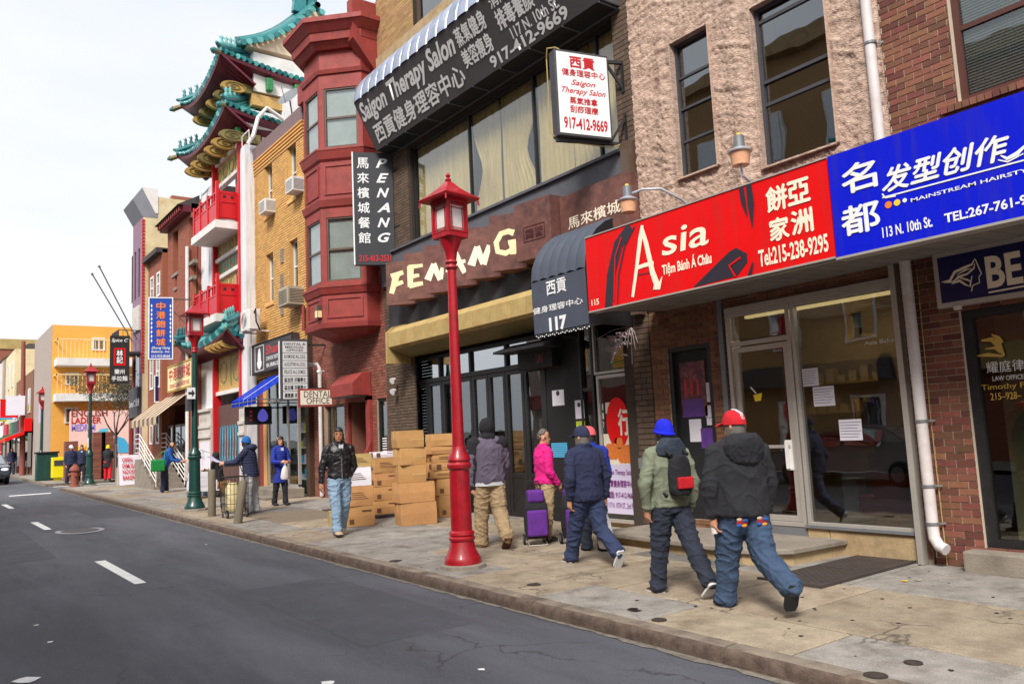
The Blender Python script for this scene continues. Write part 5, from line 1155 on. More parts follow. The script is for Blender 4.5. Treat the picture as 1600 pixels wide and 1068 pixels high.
# red door hood
dh = thing('door_hood', 'small oxide red box hood over the dental doorway', 'door hood', (8.7, 18.3, 2.7))
b = MB(); b.prism([(8.93, 19.05, 3.32), (8.70, 19.05, 3.30), (8.42, 19.05, 3.04), (8.42, 19.05, 2.74), (8.93, 19.05, 2.74)], (0, -1.3, 0)); b.build('hood', ox, dh, bevel=.01)
b = MB(); b.box(8.45, 8.9, 17.8, 19.0, 2.72, 2.745); b.build('hood_lining', M('grey_metal'), dh)
bl_ = thing('wall_light', 'boxy bronze light on the lower panel of the bay', 'wall light', (7.8, 18.3, 5.1)); zz_ = zB(486); b = MB(); b.box(7.70, 7.82, 18.05, 18.2, zz_ - .16, zz_ + .16); b.build('lantern_box', M('bronze_frame'), bl_); b = MB(); b.box(7.695, 7.70, 18.06, 18.19, zz_ - .14, zz_ + .02); b.box(7.71, 7.81, 18.044, 18.049, zz_ - .14, zz_ + .02); b.build('diffuser', M('curtain_cream'), bl_)
# dental office sign (hangs out from the wall)
dn = thing('dental_sign', 'cream dental office board in a red frame hanging over the pavement', 'sign', (8.3, 20, 2.8))
def hung(px, TLp, BRp, Y, rot): 
    U = V(math.cos(rot), -math.sin(rot), 0); O = PY(*TLp, Y); P2 = inter(BRp[0], BRp[1], O, U); return Plane((O.x, O.y, 0), U, (0, 0, 1)), (V(P2.x, P2.y, 0) - V(O.x, O.y, 0)).length, P2.z, O.z
pl, w, z0, z1 = hung(0, (466, 607), (521, 634), 19.6, .17)
b = MB(); slab(pl, 0, w, z0, z1, -.1, 0, b); b.build('sign_frame', ox, dn); b = MB(); slab(pl, .05, w - .04, z0 + .05, z1 - .05, 0, .006, b); b.build('sign_face', M('poster_cream'), dn)
zz = lambda x, y: (380 + x / 4.854, 500 + y / 4.854)
pl.text('DENTAL', M('dark_letter'), .14, (z0 + z1) / 2 + .01, w * .78, (z1 - z0) * .34, dn, ext=.01); pl.text('OFFICE', M('dark_letter'), .2, z0 + .07, w * .66, (z1 - z0) * .34, dn, ext=.01)
# dental directory lightbox
dd = thing('directory_sign', 'tall lit directory sign of seven white strips on a grey case', 'sign', (8.0, 21, 4))
pl, w, z0, z1 = hung(0, (440, 532), (482, 624), 20.6, .17)
b = MB(); slab(pl, -.05, w + .02, z0, z1 + .05, -.2, 0, b); b.build('sign_case', M('dark_grey'), dd); b = MB(); slab(pl, -.055, -.05, z0 + .05, z1, -.18, -.02, b); b.build('side_face', M('white_letter'), dd)
H_ = z1 - z0; rows = [(.80, .99, 'DENTAL &\nMEDICAL\nOFFICES'), (.67, .79, 'RAYMOND AU, D.D.S.'), (.54, .66, 'AUGUSTINE AU, D.D.S.'), (.41, .53, 'FELICE AU, D.M.D.'), (.28, .40, '區志民 牙醫學士'), (.15, .27, '區志權 牙醫學士'), (.02, .14, '譚惠嫻 牙醫學士')]
for r0, r1, s in rows:
    b = MB(); slab(pl, .02, w - .02, z0 + r0 * H_, z0 + r1 * H_, 0, .006, b); b.build('name_strip', mat('strip_white', (206, 206, 206), .5), dd)
    pl.text(s, M('dark_letter'), .06, z0 + (r0 + .02) * H_, w - .12, (r1 - r0 - .045) * H_, dd, ext=.009, align='CENTER', off=.012)
b = MB(); b.bar(pl.at(w, z1 - .1, -.1), (8.93, pl.O.y - .15, z1 - .1), .05, .05); b.bar(pl.at(w, z0 + .3, -.1), (8.93, pl.O.y - .15, z0 + .3), .05, .05); b.build('bracket', M('black_paint'), dd)
P1, P2_ = F(497, 606, 8.85), F(482, 572, 8.8)
pipe([(8.6, 20.9, P2_.z), (8.82, 20.75, P2_.z), (8.86, 20.7, P2_.z - .12), (8.86, 20.7, .2)], .055, 'white pipe bending down the brick beside the dental sign')
t = thing('security_camera', 'white bullet camera beside the bent white pipe', 'camera', (8.7, 20.4, 4)); zc_ = F(497, 580, 8.7); b = MB(); b.tube([zc_, zc_ + V(-.02, -.2, -.05)], .045, 12); b.tube([zc_, zc_ + V(.2, .05, .02)], .015, 6); b.build('housing', M('white_paint'), t, smooth=True)
bent = F(484, 470, 8.85); pipe([(8.95, bent.y + .3, 4.9), (8.8, bent.y + .3, 5.4), (8.7, bent.y + .1, 5.5), (8.7, bent.y + .1, 4.8)][::-1], .05, 'short oxide red pipe looping beside the bay', 'oxide_red')
# ============================================================ YELLOW BRICK BUILDING
X5 = 8.8; YY0, YY1 = 21.36, F(398, 300, X5).y
b5 = thing('yellow_brick_building', 'yellow brick building with four sash windows and brown roof edge', 'building', (X5, 23.3, 0))
def win5(tl, br): a, c = F(*tl, X5), F(*br, X5); return (c.y, a.y, c.z, a.z)
zk = lambda x, y: (380 + x / 3.1415, 180 + y / 3.1415)
w5h = [win5(zk(108, 248), zk(149, 480)), win5(zk(240, 140), zk(287, 372)), win5(zk(128, 685), zk(156, 925)), win5(zk(250, 600), zk(284, 830))]
print('win5', [[round(v, 2) for v in q] for q in w5h])
w5h[0] = (23.95, 24.62, w5h[0][2], w5h[0][3]); w5h[1] = (21.95, 22.62, w5h[1][2], w5h[1][3]); w5h[2] = (23.95, 24.6, w5h[2][2], w5h[2][3]); w5h[3] = (21.95, 22.6, w5h[3][2], w5h[3][3])
za_, zb_ = (w5h[0][3] + w5h[1][3]) / 2, (w5h[0][2] + w5h[1][2]) / 2; zc2, zd2 = (w5h[2][3] + w5h[3][3]) / 2, (w5h[2][2] + w5h[3][2]) / 2
w5h = [(w[0], w[1], zb_ if i < 2 else zd2, za_ if i < 2 else zc2) for i, w in enumerate(w5h)]
ztop5 = F(396, 240, X5).z
shop5 = (21.6, 25.3, -.1, 3.7)
w5 = wall_mb(X5, YY0, YY1, Bz, ztop5, w5h + [shop5], .3).build('wall', M('mortar_brown'), b5)
bricks(w5, X5, YY0, YY1, 3.75, ztop5 - .35, w5h, M('brick_yellow'), 300, ch=.078, joint=.019, proud=.016)
for h in w5h:
    b = MB()
    for yy in (h[0] - .002, h[1] - .018): b.box(X5 - .004, X5 + .28, yy, yy + .02, h[2], h[3])
    b.box(X5 - .004, X5 + .28, h[0], h[1], h[3] - .018, h[3] + .002); b.build('brick_reveal', M('brick_yellow'), b5)
    sash_window(b5, X5, *h, M('white_paint'), M('glass_clear'), .14, .05, (.5,), curtain=(M('blind_white'), .38, 1))
    b = MB(); b.box(X5 - .05, X5 + .1, h[0] - .05, h[1] + .05, h[2] - .12, h[2]); b.build('window_sill', M('brick_yellow'), b5)
b = MB(); b.box(X5 - .05, X5 + .3, YY0, YY1, ztop5 - .33, ztop5 + .1); b.build('roof_edge', mat('roof_edge', (122, 98, 100), .6, var=.1), b5)
for k in range(5): b = MB(); b.box(X5 - .03 - .008 * (5 - k), X5, YY0, YY1, ztop5 - .40 - k * .11, ztop5 - .35 - k * .11); b.build('corbel_course', M('brick_yellow'), b5)
hollow(b5, X5 + .3, 10.1, YY0 + .01, YY1 - .01, ztop5 - .05, 'mortar_orange' if 0 else 'interior_tan', 0, 3.8)
for k, y in enumerate((7.0, 6.1, 5.0)): 
    c = F(*zk(190, (690, 818, 945)[k]), X5 - .03); b = MB(); b.box(X5 - .05, X5 - .01, c.y - .1, c.y + .1, c.z - .22, c.z + .22); b.sphere((X5 - .05, c.y, c.z), .03, 8, 6); b.build('wall_anchor', M('stone_grey'), b5)
# AC units
def ac(px, py, X, w, h, d, label, dark=False):
    c = F(px, py, X); t = thing('air_conditioner', label, 'air conditioner', c, 'window air conditioners on the yellow brick wall'); b = MB(); b.box(c.x - d / 2, c.x + d / 2, c.y - w / 2, c.y + w / 2, c.z - h / 2, c.z + h / 2); b.build('casing', M('white_paint') if not dark else mat('ac_beige', (176, 164, 140), .5, var=.1, grime=.4), t, bevel=.008)
    b = MB()
    for k in range(9): b.box(c.x - d / 2 - .004, c.x - d / 2 - .001, c.y - w * .42, c.y + w * .42, c.z - h * .38 + k * h * .085, c.z - h * .38 + k * h * .085 + h * .035)
    for k in range(9): b.box(c.x - d * .4, c.x + d * .4, c.y - w / 2 - .004, c.y - w / 2 - .001, c.z - h * .38 + k * h * .085, c.z - h * .38 + k * h * .085 + h * .035)
    b.build('grille', M('grey_metal') if not dark else M('black_matt'), t)
ac(*zk(124, 452), X5 - .15, .55, .42, .42, 'white air conditioner in the upper left window of the yellow wall')
ac(*zk(258, 348), X5 - .15, .55, .42, .42, 'white air conditioner in the upper right window of the yellow wall')
ac(*zk(243, 893), X5 - .2, .75, .52, .6, 'beige air conditioner with black grille below the right window', True)
t = thing('condenser_unit', 'white condenser unit on a bracket at the corner of the white wall', 'condenser unit', (8.4, 25, 5.3)); c = F(395, 501, 8.4)
b = MB(); b.box(8.15, 8.5, c.y - .42, c.y + .42, c.z - .32, c.z + .32); b.build('casing', M('white_paint'), t, bevel=.02)
b = MB()
for k in range(5): b.tube([(8.14, c.y + .08 + (.06 + .045 * k) * math.cos(a * PI / 8), c.z + (.06 + .045 * k) * math.sin(a * PI / 8)) for a in range(17)], .005, 4, caps=False)
b.build('fan_guard', M('grey_metal'), t); b = MB(); b.bar((8.1, c.y - .35, c.z - .35), (8.8, c.y - .35, c.z - .35), .04); b.bar((8.1, c.y + .35, c.z - .35), (8.8, c.y + .35, c.z - .35), .04); b.build('bracket', M('white_paint'), t)
b = MB(); b.tube([(8.3, c.y - .43, c.z + .2), (8.3, c.y - .55, c.z + .3), (8.3, c.y - .6, c.z - .1), (8.45, c.y - .5, c.z - .35)], .025, 8); b.build('hose', M('black_matt'), t)
# satellite dish
t = thing('satellite_dish', 'pale satellite dish on the roof edge beside the red cornice', 'satellite dish', (9, 22, ztop5)); c = F(452, 152, 9.0); b = MB(); rg = []
ax = Vector((-.75, -.35, .55)).normalized(); s1 = ax.cross(V(0, 0, 1)).normalized(); s2 = s1.cross(ax)
for k in range(6): r_ = .38 * k / 5 + .001; rg.append([tuple(c + ax * (.3 * (r_ ** 2)) + (s1 * math.cos(a * PI / 10) + s2 * math.sin(a * PI / 10)) * r_) for a in range(20)])
b.rings(rg, caps=False); b.build('dish', M('grey_metal'), t, smooth=True); b = MB(); b.tube([c, c + V(.1, .05, -.5), c + V(.1, .05, -.75)], .025, 8); b.tube([c - s2 * .3, c + ax * .4], .012, 6); b.build('mount', M('grey_metal'), t)
# ground floor shop of the yellow building
mat('restaurant_sign', (62, 52, 54), .5, var=.1)
rs = thing('restaurant_sign', 'dark brown sign board with white pear emblem over the blue awning', 'sign', (8.6, 23.5, 4.3))
rp = facade_plane(8.55, F(391, 545, 8.55).y, 0); a0, b0 = rp.pix(391, 587), rp.pix(391, 541); ue = 3.6
b = MB(); slab(rp, 0, ue, a0[1], b0[1], -.2, 0, b); b.build('sign_box', M('restaurant_sign'), rs); hgt = b0[1] - a0[1]
b = MB(); frame(rp, 0, ue, a0[1], b0[1], .04, 0, .02, b); b.build('border', M('black_matt'), rs)
b = MB(); frame(rp, .45, 1.25, a0[1] + .08, b0[1] - .08, .02, .0, .008, b); rp.shape(b, [(.85 + (.22 if math.sin(t * PI / 12) < 0 else .14) * math.cos(t * PI / 12), a0[1] + hgt * .42 + hgt * (.28 if math.sin(t * PI / 12) < 0 else .42) * math.sin(t * PI / 12)) for t in range(24)], .006); b.build('emblem', wl, rs)
rp.text('Shan', M('red_letter'), 1.45, a0[1] + hgt * .55, 1.1, hgt * .3, rs, off=.02); rp.text('CHINESE RESTAURANT', wl, 1.45, a0[1] + hgt * .36, 1.7, hgt * .12, rs, off=.01); rp.text('BUBBLE TEA', wl, 1.5, a0[1] + hgt * .14, 1.6, hgt * .12, rs, off=.01)
ba = thing('blue_awning', 'bright blue sloping canvas awning with white stripes', 'awning', (8.3, 23.9, 3))
q0, q1 = F(362, 633, 7.5), F(440, 604, 7.5); n = 6
zt_, zb2 = 3.75, q0.z
for k in range(n):
    ya_, yb_ = q0.y + .0 - (q0.y - 21.9) * k / n, q0.y - (q0.y - 21.9) * (k + 1) / n
    b = MB(); b.add([(7.5, ya_ - .01, zb2 + .1), (7.5, yb_ + .01, zb2 + .1), (8.7, yb_ + .01, zt_), (8.7, ya_ - .01, zt_)], [(0, 1, 2, 3)]); b.add([(7.5, ya_ - .01, zb2 - .08), (7.5, yb_ + .01, zb2 - .08), (7.5, yb_ + .01, zb2 + .1), (7.5, ya_ - .01, zb2 + .1)], [(0, 1, 2, 3)]); b.build('canvas_panel', M('cloth_blue_awning'), ba)
    if k == 3: b = MB(); b.bar((7.49, ya_, zb2 + .1), (8.69, ya_, zt_ + .01), .035, .01); b.build('white_stripe', wl, ba)
b = MB(); b.tube([(7.5, q0.y, zb2 + .02), (7.5, 21.9, zb2 + .02)], .015, 6); b.tube([(7.5, q0.y, zb2 + .05), (8.75, q0.y, zb2 + .05)], .015, 6); b.tube([(7.5, 21.9, zb2 + .05), (8.75, 21.9, zb2 + .05)], .015, 6); b.build('frame_rod', M('grey_metal'), ba)
ls = thing('led_sign', 'black lit sign with a violet pear figure under the blue awning', 'sign', (8, 23.2, 2.6))
pl, w, z0, z1 = hung(0, (382.5, 635), (425, 662), 23.4, .17)
b = MB(); slab(pl, 0, w, z0, z1, -.12, 0, b); b.build('sign_case', M('black_matt'), ls)
b = MB(); pl.shape(b, [(w * .66 + w * .17 * math.cos(t * PI / 10) * (1.1 - .3 * math.sin(t * PI / 10)), (z0 + z1) / 2 + (z1 - z0) * .36 * math.sin(t * PI / 10)) for t in range(20)], .006); b.build('lit_figure', emis('led_violet', (96, 92, 200), .35), ls)
b = MB()
for k in range(3): slab(pl, w * .17, w * .27, z0 + (z1 - z0) * (.2 + .22 * k), z0 + (z1 - z0) * (.34 + .22 * k), 0, .004, b)
b.build('lit_characters', emis('led_red', (120, 24, 30), .3), ls)
b = MB(); b.bar(pl.at(w, z1 - .05, -.06), (8.8, pl.O.y - .2, z1 - .05), .04); b.build('bracket', M('black_paint'), ls)
gp = facade_plane(8.95, 25.3, 0)
b = MB(); b.box(X5 - .05, 9.0, 24.6, 24.9, gz(24), 3.7); b.build('corner_pier', M('brick_yellow'), b5)
b = MB(); b.box(X5 - .02, 9.0, 24.9, 25.3, gz(24), 3.7); b.box(X5 - .02, 9.0, 24.05, 24.3, gz(24), 3.7); b.build('pilaster', mat('door_red', (130, 24, 26), .5, var=.1), b5)
b = MB()
for y0 in (21.65, 22.45, 23.3, 24.0): b.box(8.6, 8.68, y0, y0 + .06, .45, 3.6)
b.box(8.6, 8.68, 21.65, 24.05, .42, .5); b.box(8.6, 8.68, 21.65, 24.05, 2.9, 2.97); sff = b.build('shopfront_frame', M('aluminium'), b5)
for y0, y1 in ((21.7, 22.46), (22.5, 23.3), (23.35, 24.0)): p = MB(); p.box(8.63, 8.64, y0, y1, .48, 3.55); p.build('pane', M('glass_clear'), sff)
b = MB(); b.box(9.9, 9.95, 21.4, 25.3, 0, 3.7); b.build('shop_back_wall', mat('shop_green', (150, 170, 150), .8, var=.6, vscale=2.5, grime=.8, gscale=3, gcol=(40, 46, 50)), b5)
for k in range(4): b = MB(); b.box(9.0, 9.5, 21.8, 24.0, .6 + k * .45, .62 + k * .45); b.build('shelf', M('white_paint'), b5)
sh = random.Random(8)
for k in range(4):
    for j in range(9): b = MB(); y = 21.9 + j * .23; b.box(9.1, 9.3, y, y + sh.uniform(.08, .18), .62 + k * .45, .62 + k * .45 + sh.uniform(.12, .32)); b.build('shelf_goods', M(sh.choice(['poster_paper', 'notice_blue', 'lit_green', 'poster_lilac', 'grey_metal'])), b5)
b = MB(); b.box(7.9, 8.7, 21.5, 24.1, gz(22), .42); b.box(7.6, 7.9, 21.6, 24.1, gz(22), .24); b.build('shop_step', M('stone_grey'), b5, bevel=.02)
# ============================================================ PAGODA BUILDING
X6 = 8.5
b6 = thing('pagoda_building', 'white pagoda building with teal tiled eaves, gold scroll brackets and red balconies', 'building', (X6, 28, 0))
P0, P1 = YY1, 30.8
ww = M('white_wall'); zt6 = F(376, 232, X6).z
def fy6(px): return F(px, 400, X6).y
yc0, yc1 = fy6(374.5), fy6(334)
bx(b6, 'pilaster', ww, X6, 10, P0, yc0 - .12, gz(26), zt6); bx(b6, 'pilaster', ww, X6, 10, yc1 + .12, P1, gz(30), zt6 - .3)
bx(b6, 'rear_block', ww, 9.9, 18, P0 + .01, P1, 0, 13.9); bx(b6, 'recess_wall', 'white_paint', 9.3, 9.9, yc0, yc1, 0, 13.4)
for y in (yc0, yc1): bx(b6, 'red_column', 'rail_red', X6 - .06, X6 + .2, y - .12, y + .02, gz(27), 12.6)
b = MB(); frame(facade_plane(X6, P1 - .1, 0), .1, 1.0, 6.2, 11.3, .05, 0, .03, b); frame(facade_plane(X6, yc0 - .2, 0), .15, .9, 3, 12.0, .04, 0, .02, b); b.build('panel_moulding', ww, b6)
def gold_panel(z0, z1, m='pattern_gold', n=4):
    fp6 = facade_plane(X6 + .12, yc1 - .02, 0); w = yc1 - yc0 - .1
    b = MB(); slab(fp6, 0, w, z0, z1, -.06, 0, b); o = b.build('painted_panel', M(m), b6)
    b = MB(); h = z1 - z0
    for i in range(n):
        u = w * (i + .5) / n; fp6.stroke(b, [(u + .3 * h * math.cos(t * PI / 4), (z0 + z1) / 2 + .3 * h * math.sin(t * PI / 4)) for t in range(9)], .05, .008)
        fp6.stroke(b, [(u - w / n * .42, z0 + .1 * h), (u - w / n * .42, z1 - .1 * h)], .07, .008)
    b.build('painted_ornament', M('pattern_green') if m != 'pattern_green' else M('rail_red'), b6)
    bx(b6, 'white_beam', 'white_paint', X6 + .02, X6 + .2, yc0, yc1, z0 - .14, z0 - .01)
for z0, z1, m in [(12.0, 12.7, 'pattern_gold'), (11.1, 11.85, 'pattern_gold'), (8.4, 8.9, 'pattern_gold'), (7.75, 8.3, 'pattern_green'), (7.05, 7.6, 'pattern_gold'), (3.6, 4.9, 'pattern_gold')]: gold_panel(z0, z1, m, 4 if z0 > 5 else 2)
def balcony(z, top, full=True):
    xo, y0, y1 = 7.77, 26.4, 29.2; rr = 'rail_red'
    bx(b6, 'balcony_slab', 'white_paint', xo - .05, 9.3, y0 - .05, y1 + .05, z - .26, z)
    for x, y in [(xo, y0), (X6 - .05, y0), (xo, y0 + 1.0), (xo, y0 + 1.9), (xo, y1 - .1)]: bx(b6, 'rail_post', rr, x, x + .1, y, y + .1, z, z + 1.35 - (.25 if y > y0 + .1 else 0))
    bx(b6, 'rail_panel', rr, xo + .1, X6 - .05, y0 + .03, y0 + .07, z + .08, z + .72); b = MB(); p = near_plane(y0 + .03, xo + .1, z)
    frame(p, .03, .58, .12, .68, .04, 0, .02, b); b.build('panel_moulding', M(rr), b6); bx(b6, 'hand_rail', rr, xo + .1, X6 - .05, y0 + .02, y0 + .08, z + .95, z + 1.03); bx(b6, 'lattice_board', rr, xo + .1, X6 - .05, y0 + .03, y0 + .07, z + .72, z + .95)
    b = MB()
    for u in (.18, .44): p.shape(b, [(u + (.08 if t % 2 else .04) * math.cos(t * PI / 4), .84 + (.08 if t % 2 else .04) * math.sin(t * PI / 4)) for t in range(8)], .006)
    b.build('cut_out', M('black_matt'), b6)
    for k, (ya, yb) in enumerate([(y0 + .1, y0 + 1.0), (y0 + 1.1, y0 + 1.9), (y0 + 2.0, y1 - .1)]):
        bx(b6, 'rail_panel', rr, xo + .03, xo + .07, ya, yb, z + .08, z + .6)
        for zz in (.62, .95): bx(b6, 'hand_rail', rr, xo + .02, xo + .08, ya, yb, z + zz, z + zz + .06)
        for q in (.3, .6): bx(b6, 'lattice_bar', rr, xo + .03, xo + .07, ya + (yb - ya) * q, ya + (yb - ya) * q + .04, z + .68, z + .95)
balcony(9.15, 1); balcony(6.0, 1)
for z in (10.3, 6.9): bx(b6, 'dark_opening', 'dark_room', 9.27, 9.29, yc0 + .1, yc1 - .1, z - .9, z + .7); 
# curved tiled eaves: every rib ends in a round tile
def eave(c0, c1, wallx, sag, rise, back, ridge=True, sp=.2, rr_=.075):
    """c0, c1: near and far front corners; the eave turns at the near corner and runs back along the side"""
    c0, c1 = Vector(c0), Vector(c1); L = (c1 - c0).length; k = wallx - c0.x
    def lift(t): return sag * (1 - 4 * t * (1 - t)) - sag
    def front(t): return c0.lerp(c1, t) + V(0, 0, lift(t) + 0)
    def ftop(t):
        y = c0.y + .75 * k + (c1.y - c0.y - 1.5 * k) * t; return V(wallx, y, min(c0.z, c1.z) - sag + rise + .25 * abs(2 * t - 1) ** 2)
    def rib(a, e, i):
        pts = []
        for q in range(5): s = q / 4; p = a.lerp(e, s); p.z -= rise * .16 * math.sin(s * PI); pts.append(p)
        b = MB(); b.tube(pts, rr_, 7); d = (pts[-1] - pts[-2]).normalized(); b.tube([pts[-1] - d * .01, pts[-1] + d * .03], rr_ * 1.25, 10); b.build('roof_tile', M('tile_teal') if i % 3 else M('tile_pale'), b6, smooth=True)
    n = int(L / sp); 
    def surf(fa, fb, n, dz, m, nm):
        b = MB(); b.rings([[tuple(fa(i / n).lerp(fb(i / n), s) + V(0, 0, dz - rise * .16 * math.sin(s * PI))) for s in (0, .25, .5, .75, 1)] for i in range(n + 1)], closed=False, caps=False); b.build(nm, M(m), b6, smooth=True)
    surf(ftop, front, 24, -.02, 'tile_teal', 'tile_bed'); 
    for i in range(n + 1): rib(ftop(i / n), front(i / n), i)
    sb = back - c0.x
    def side(t): s_ = 4 * (t * .5) * (1 - t * .5); return V(c0.x + sb * t, c0.y, c0.z - sag * s_ * .8)
    def stop_(t): return V(min(wallx + (back - wallx) * t, back), c0.y + .75 * k, c0.z - sag + rise + .25 * (1 - t))
    surf(stop_, side, 12, -.02, 'tile_teal', 'tile_bed'); m_ = int(sb / sp)
    for i in range(1, m_ + 1): rib(stop_(i / m_), side(i / m_), i)
    # maroon soffit with rafters
    def wl0(t): return V(wallx, c0.y + (c1.y - c0.y) * t, min(c0.z, c1.z) - sag - .30)
    b = MB(); b.rings([[tuple(front(i / 24) - V(0, 0, .08)), tuple(front(i / 24) - V(-.02, 0, .2)), tuple(wl0(i / 24))] for i in range(25)], closed=False, caps=False); b.build('soffit', M('wood_maroon'), b6)
    b = MB()
    for i in range(int(L / .16)): t = i / (L / .16); b.bar(front(t) - V(-.05, 0, .16), wl0(t) - V(0, 0, .03), .06, .07)
    o = b.build('rafters', M('wood_maroon'), b6); o['kind'] = 'stuff'
    b = MB(); b.rings([[tuple(side(i / 8) - V(0, 0, .08)), tuple(side(i / 8) - V(0, -.02, .2)), (side(i / 8).x, c0.y + .75 * k, c0.z - sag - .3)] for i in range(9)], closed=False, caps=False); b.build('soffit', M('wood_maroon'), b6)
    # hip ridge at both corners, crest figures
    for cc_, tt in ((c0, ftop(0)), (c1, ftop(1))):
        up = cc_ + (cc_ - tt) * .12 + V(0, 0, .22); mid = cc_.lerp(tt, .5) + V(0, 0, .02); b = MB(); b.tube([tt + V(0, 0, .12), mid + V(0, 0, .06), cc_ + V(0, 0, .1), up], [.13, .12, .1, .05], 8); b.build('hip_ridge', M('tile_teal'), b6, smooth=True)
        b = MB(); b.tube([cc_ - V(0, 0, .12), cc_ + (cc_ - tt) * .22 - V(0, 0, .1)], [.08, .1], 8); b.build('corner_beam', M('olive_paint'), b6); b = MB(); b.tube([cc_ + (cc_ - tt) * .2 - V(0, 0, .1), cc_ + (cc_ - tt) * .3 - V(0, 0, .08)], [.12, .04], 8); b.build('corner_tip', M('tile_teal'), b6)
        for q in range(4):
            p = cc_.lerp(tt, .08 + .16 * q) + V(0, 0, .16); b = MB(); b.lathe([(.06, 0), (.075, .1), (.04, .18), (.06, .24), (.01, .36)], p, 8); b.tube([p + V(0, 0, .2), p + V(-.1, 0, .3)], [.03, .005], 5); b.build('crest_figure', M('tile_pale') if cc_ is c0 else M('tile_teal'), b6, smooth=True)
    if ridge:
        b = MB(); b.tube([ftop(i / 8) + V(0, 0, .1) for i in range(9)], .13, 8); b.tube([stop_(i / 4) + V(0, 0, .1) for i in range(5)], .13, 8); b.build('top_ridge', M('tile_teal'), b6, smooth=True)
def scroll(x, y, z, rx, rz, m='gold_paint', tall=False):
    b = MB(); n = 20; pts = [(x + rx * math.cos(t * 2 * PI / n), y, z + rz * math.sin(t * 2 * PI / n)) for t in range(n)]; b.prism(pts, (0, .16, 0)); o = b.build('scroll_bracket', M(m), b6)
    b = MB(); b.tube([(x + rx * (.85 - .8 * t / 30) * math.cos(t * .42), y - .012, z + rz * (.85 - .8 * t / 30) * math.sin(t * .42)) for t in range(31)], .02, 5); b.build('scroll_line', M('olive_paint'), o)
    bx(b6, 'bracket_arm', 'olive_paint', x, x + rx + .5, y + .02, y + .14, z - rz * .6, z + rz * .9)
eave((7.84, 25.7, 13.0), (7.84, 31.6, 13.1), 8.9, .55, .85, 11.5)
eave((7.70, 25.7, 14.8), (7.70, 30.5, 14.7), 8.9, .55, .85, 12.2)
eave((7.88, 25.9, 5.55), (7.88, 31.9, 5.75), X6, .42, .5, X6 - .05, sp=.24, rr_=.09)
for i in range(6): scroll(8.2, 25.95 + i * .85, 12.0, .44, .19, 'gold_paint' if i % 3 else 'olive_paint')
for i in range(5): scroll(8.25, 25.95 + i * .85, 13.72, .42, .19, 'olive_paint' if i % 2 else 'gold_paint')
for i in range(4): scroll(8.2, 26.2 + i * .5, 5.0, .42, .15)
for y in (26.0, 30.2): bx(b6, 'green_bracket', 'pattern_green', 8.3, 8.5, y, y + .3, 11.9, 12.35, .03)
for z0, z1, x0, m in [(13.7, 15.1, 8.9, 'white_paint'), (13.2, 13.6, 8.85, 'pattern_gold'), (12.4, 13.0, 8.6, 'white_wall')]: bx(b6, 'upper_wall', m, x0, 12.5, 25.9, 30.6, z0, z1)
for x in (9.3, 10.3): bx(b6, 'green_bracket', 'pattern_green', x, x + .22, 25.7, 25.9, 13.75, 14.2, .03)
# crowning gable that faces down the street
gy = 25.95; ap_, le, re_ = V(11.2, gy, 17.3), V(8.7, gy, 15.3), V(13.6, gy, 15.3)
b = MB(); b.prism([le, ap_, re_], (0, 4.4, 0)); b.build('gable_wall', mat('gable_cream', (236, 212, 184), .8, var=.05), b6)
b = MB(); b.tube([le + V(.4, -.1, .15), ap_ + V(0, -.1, -.45), re_ + V(-.4, -.1, .15)], .05, 6); b.build('gable_ornament', M('gold_paint'), b6)
def slope(a, c):
    n = 15
    for i in range(n):
        t = i / (n - 1); p = a.lerp(c, t); p.z -= .35 * math.sin(t * PI) * 1.0; b = MB(); b.tube([p + V(0, .15, .12), p + V(0, -.25, 0)], .085, 8); b.tube([p + V(0, -.25, 0), p + V(0, -.28, 0)], .11, 10); b.build('roof_tile', M('tile_pale') if i % 2 else M('tile_teal'), b6, smooth=True)
    for q, w_ in ((.1, .14), (.32, .12), (.52, .13)):
        b = MB(); b.tube([a.lerp(c, t / 8) + V(0, q, .12 + q * .55 - .35 * math.sin(t / 8 * PI)) for t in range(9)], w_, 8); b.build('verge_ridge', M('tile_teal'), b6, smooth=True)
    b = MB(); b.rings([[tuple(a.lerp(c, t / 8) + V(0, q, .35 - .35 * math.sin(t / 8 * PI))) for q in (.4, 5)] for t in range(9)], closed=False, caps=False); b.build('gable_roof', M('tile_teal'), b6)
slope(ap_ + V(0, 0, .1), le + V(-.2, 0, -.05)); slope(ap_ + V(0, 0, .1), re_)
b = MB()
for x, s in ((10.75, 1.0), (11.15, .8)):
    b.rings([[(x + dx * s, gy + .3 + dy, z) for dx, dy in ((-r_, -.12), (r_, -.12), (r_, .12), (-r_, .12))] for z, r_ in ((17.2, .3), (17.6, .24), (18.0, .3), (18.3, .2), (18.6, .26), (18.9, .05))])
b.build('ridge_finial', M('tile_teal'), b6)
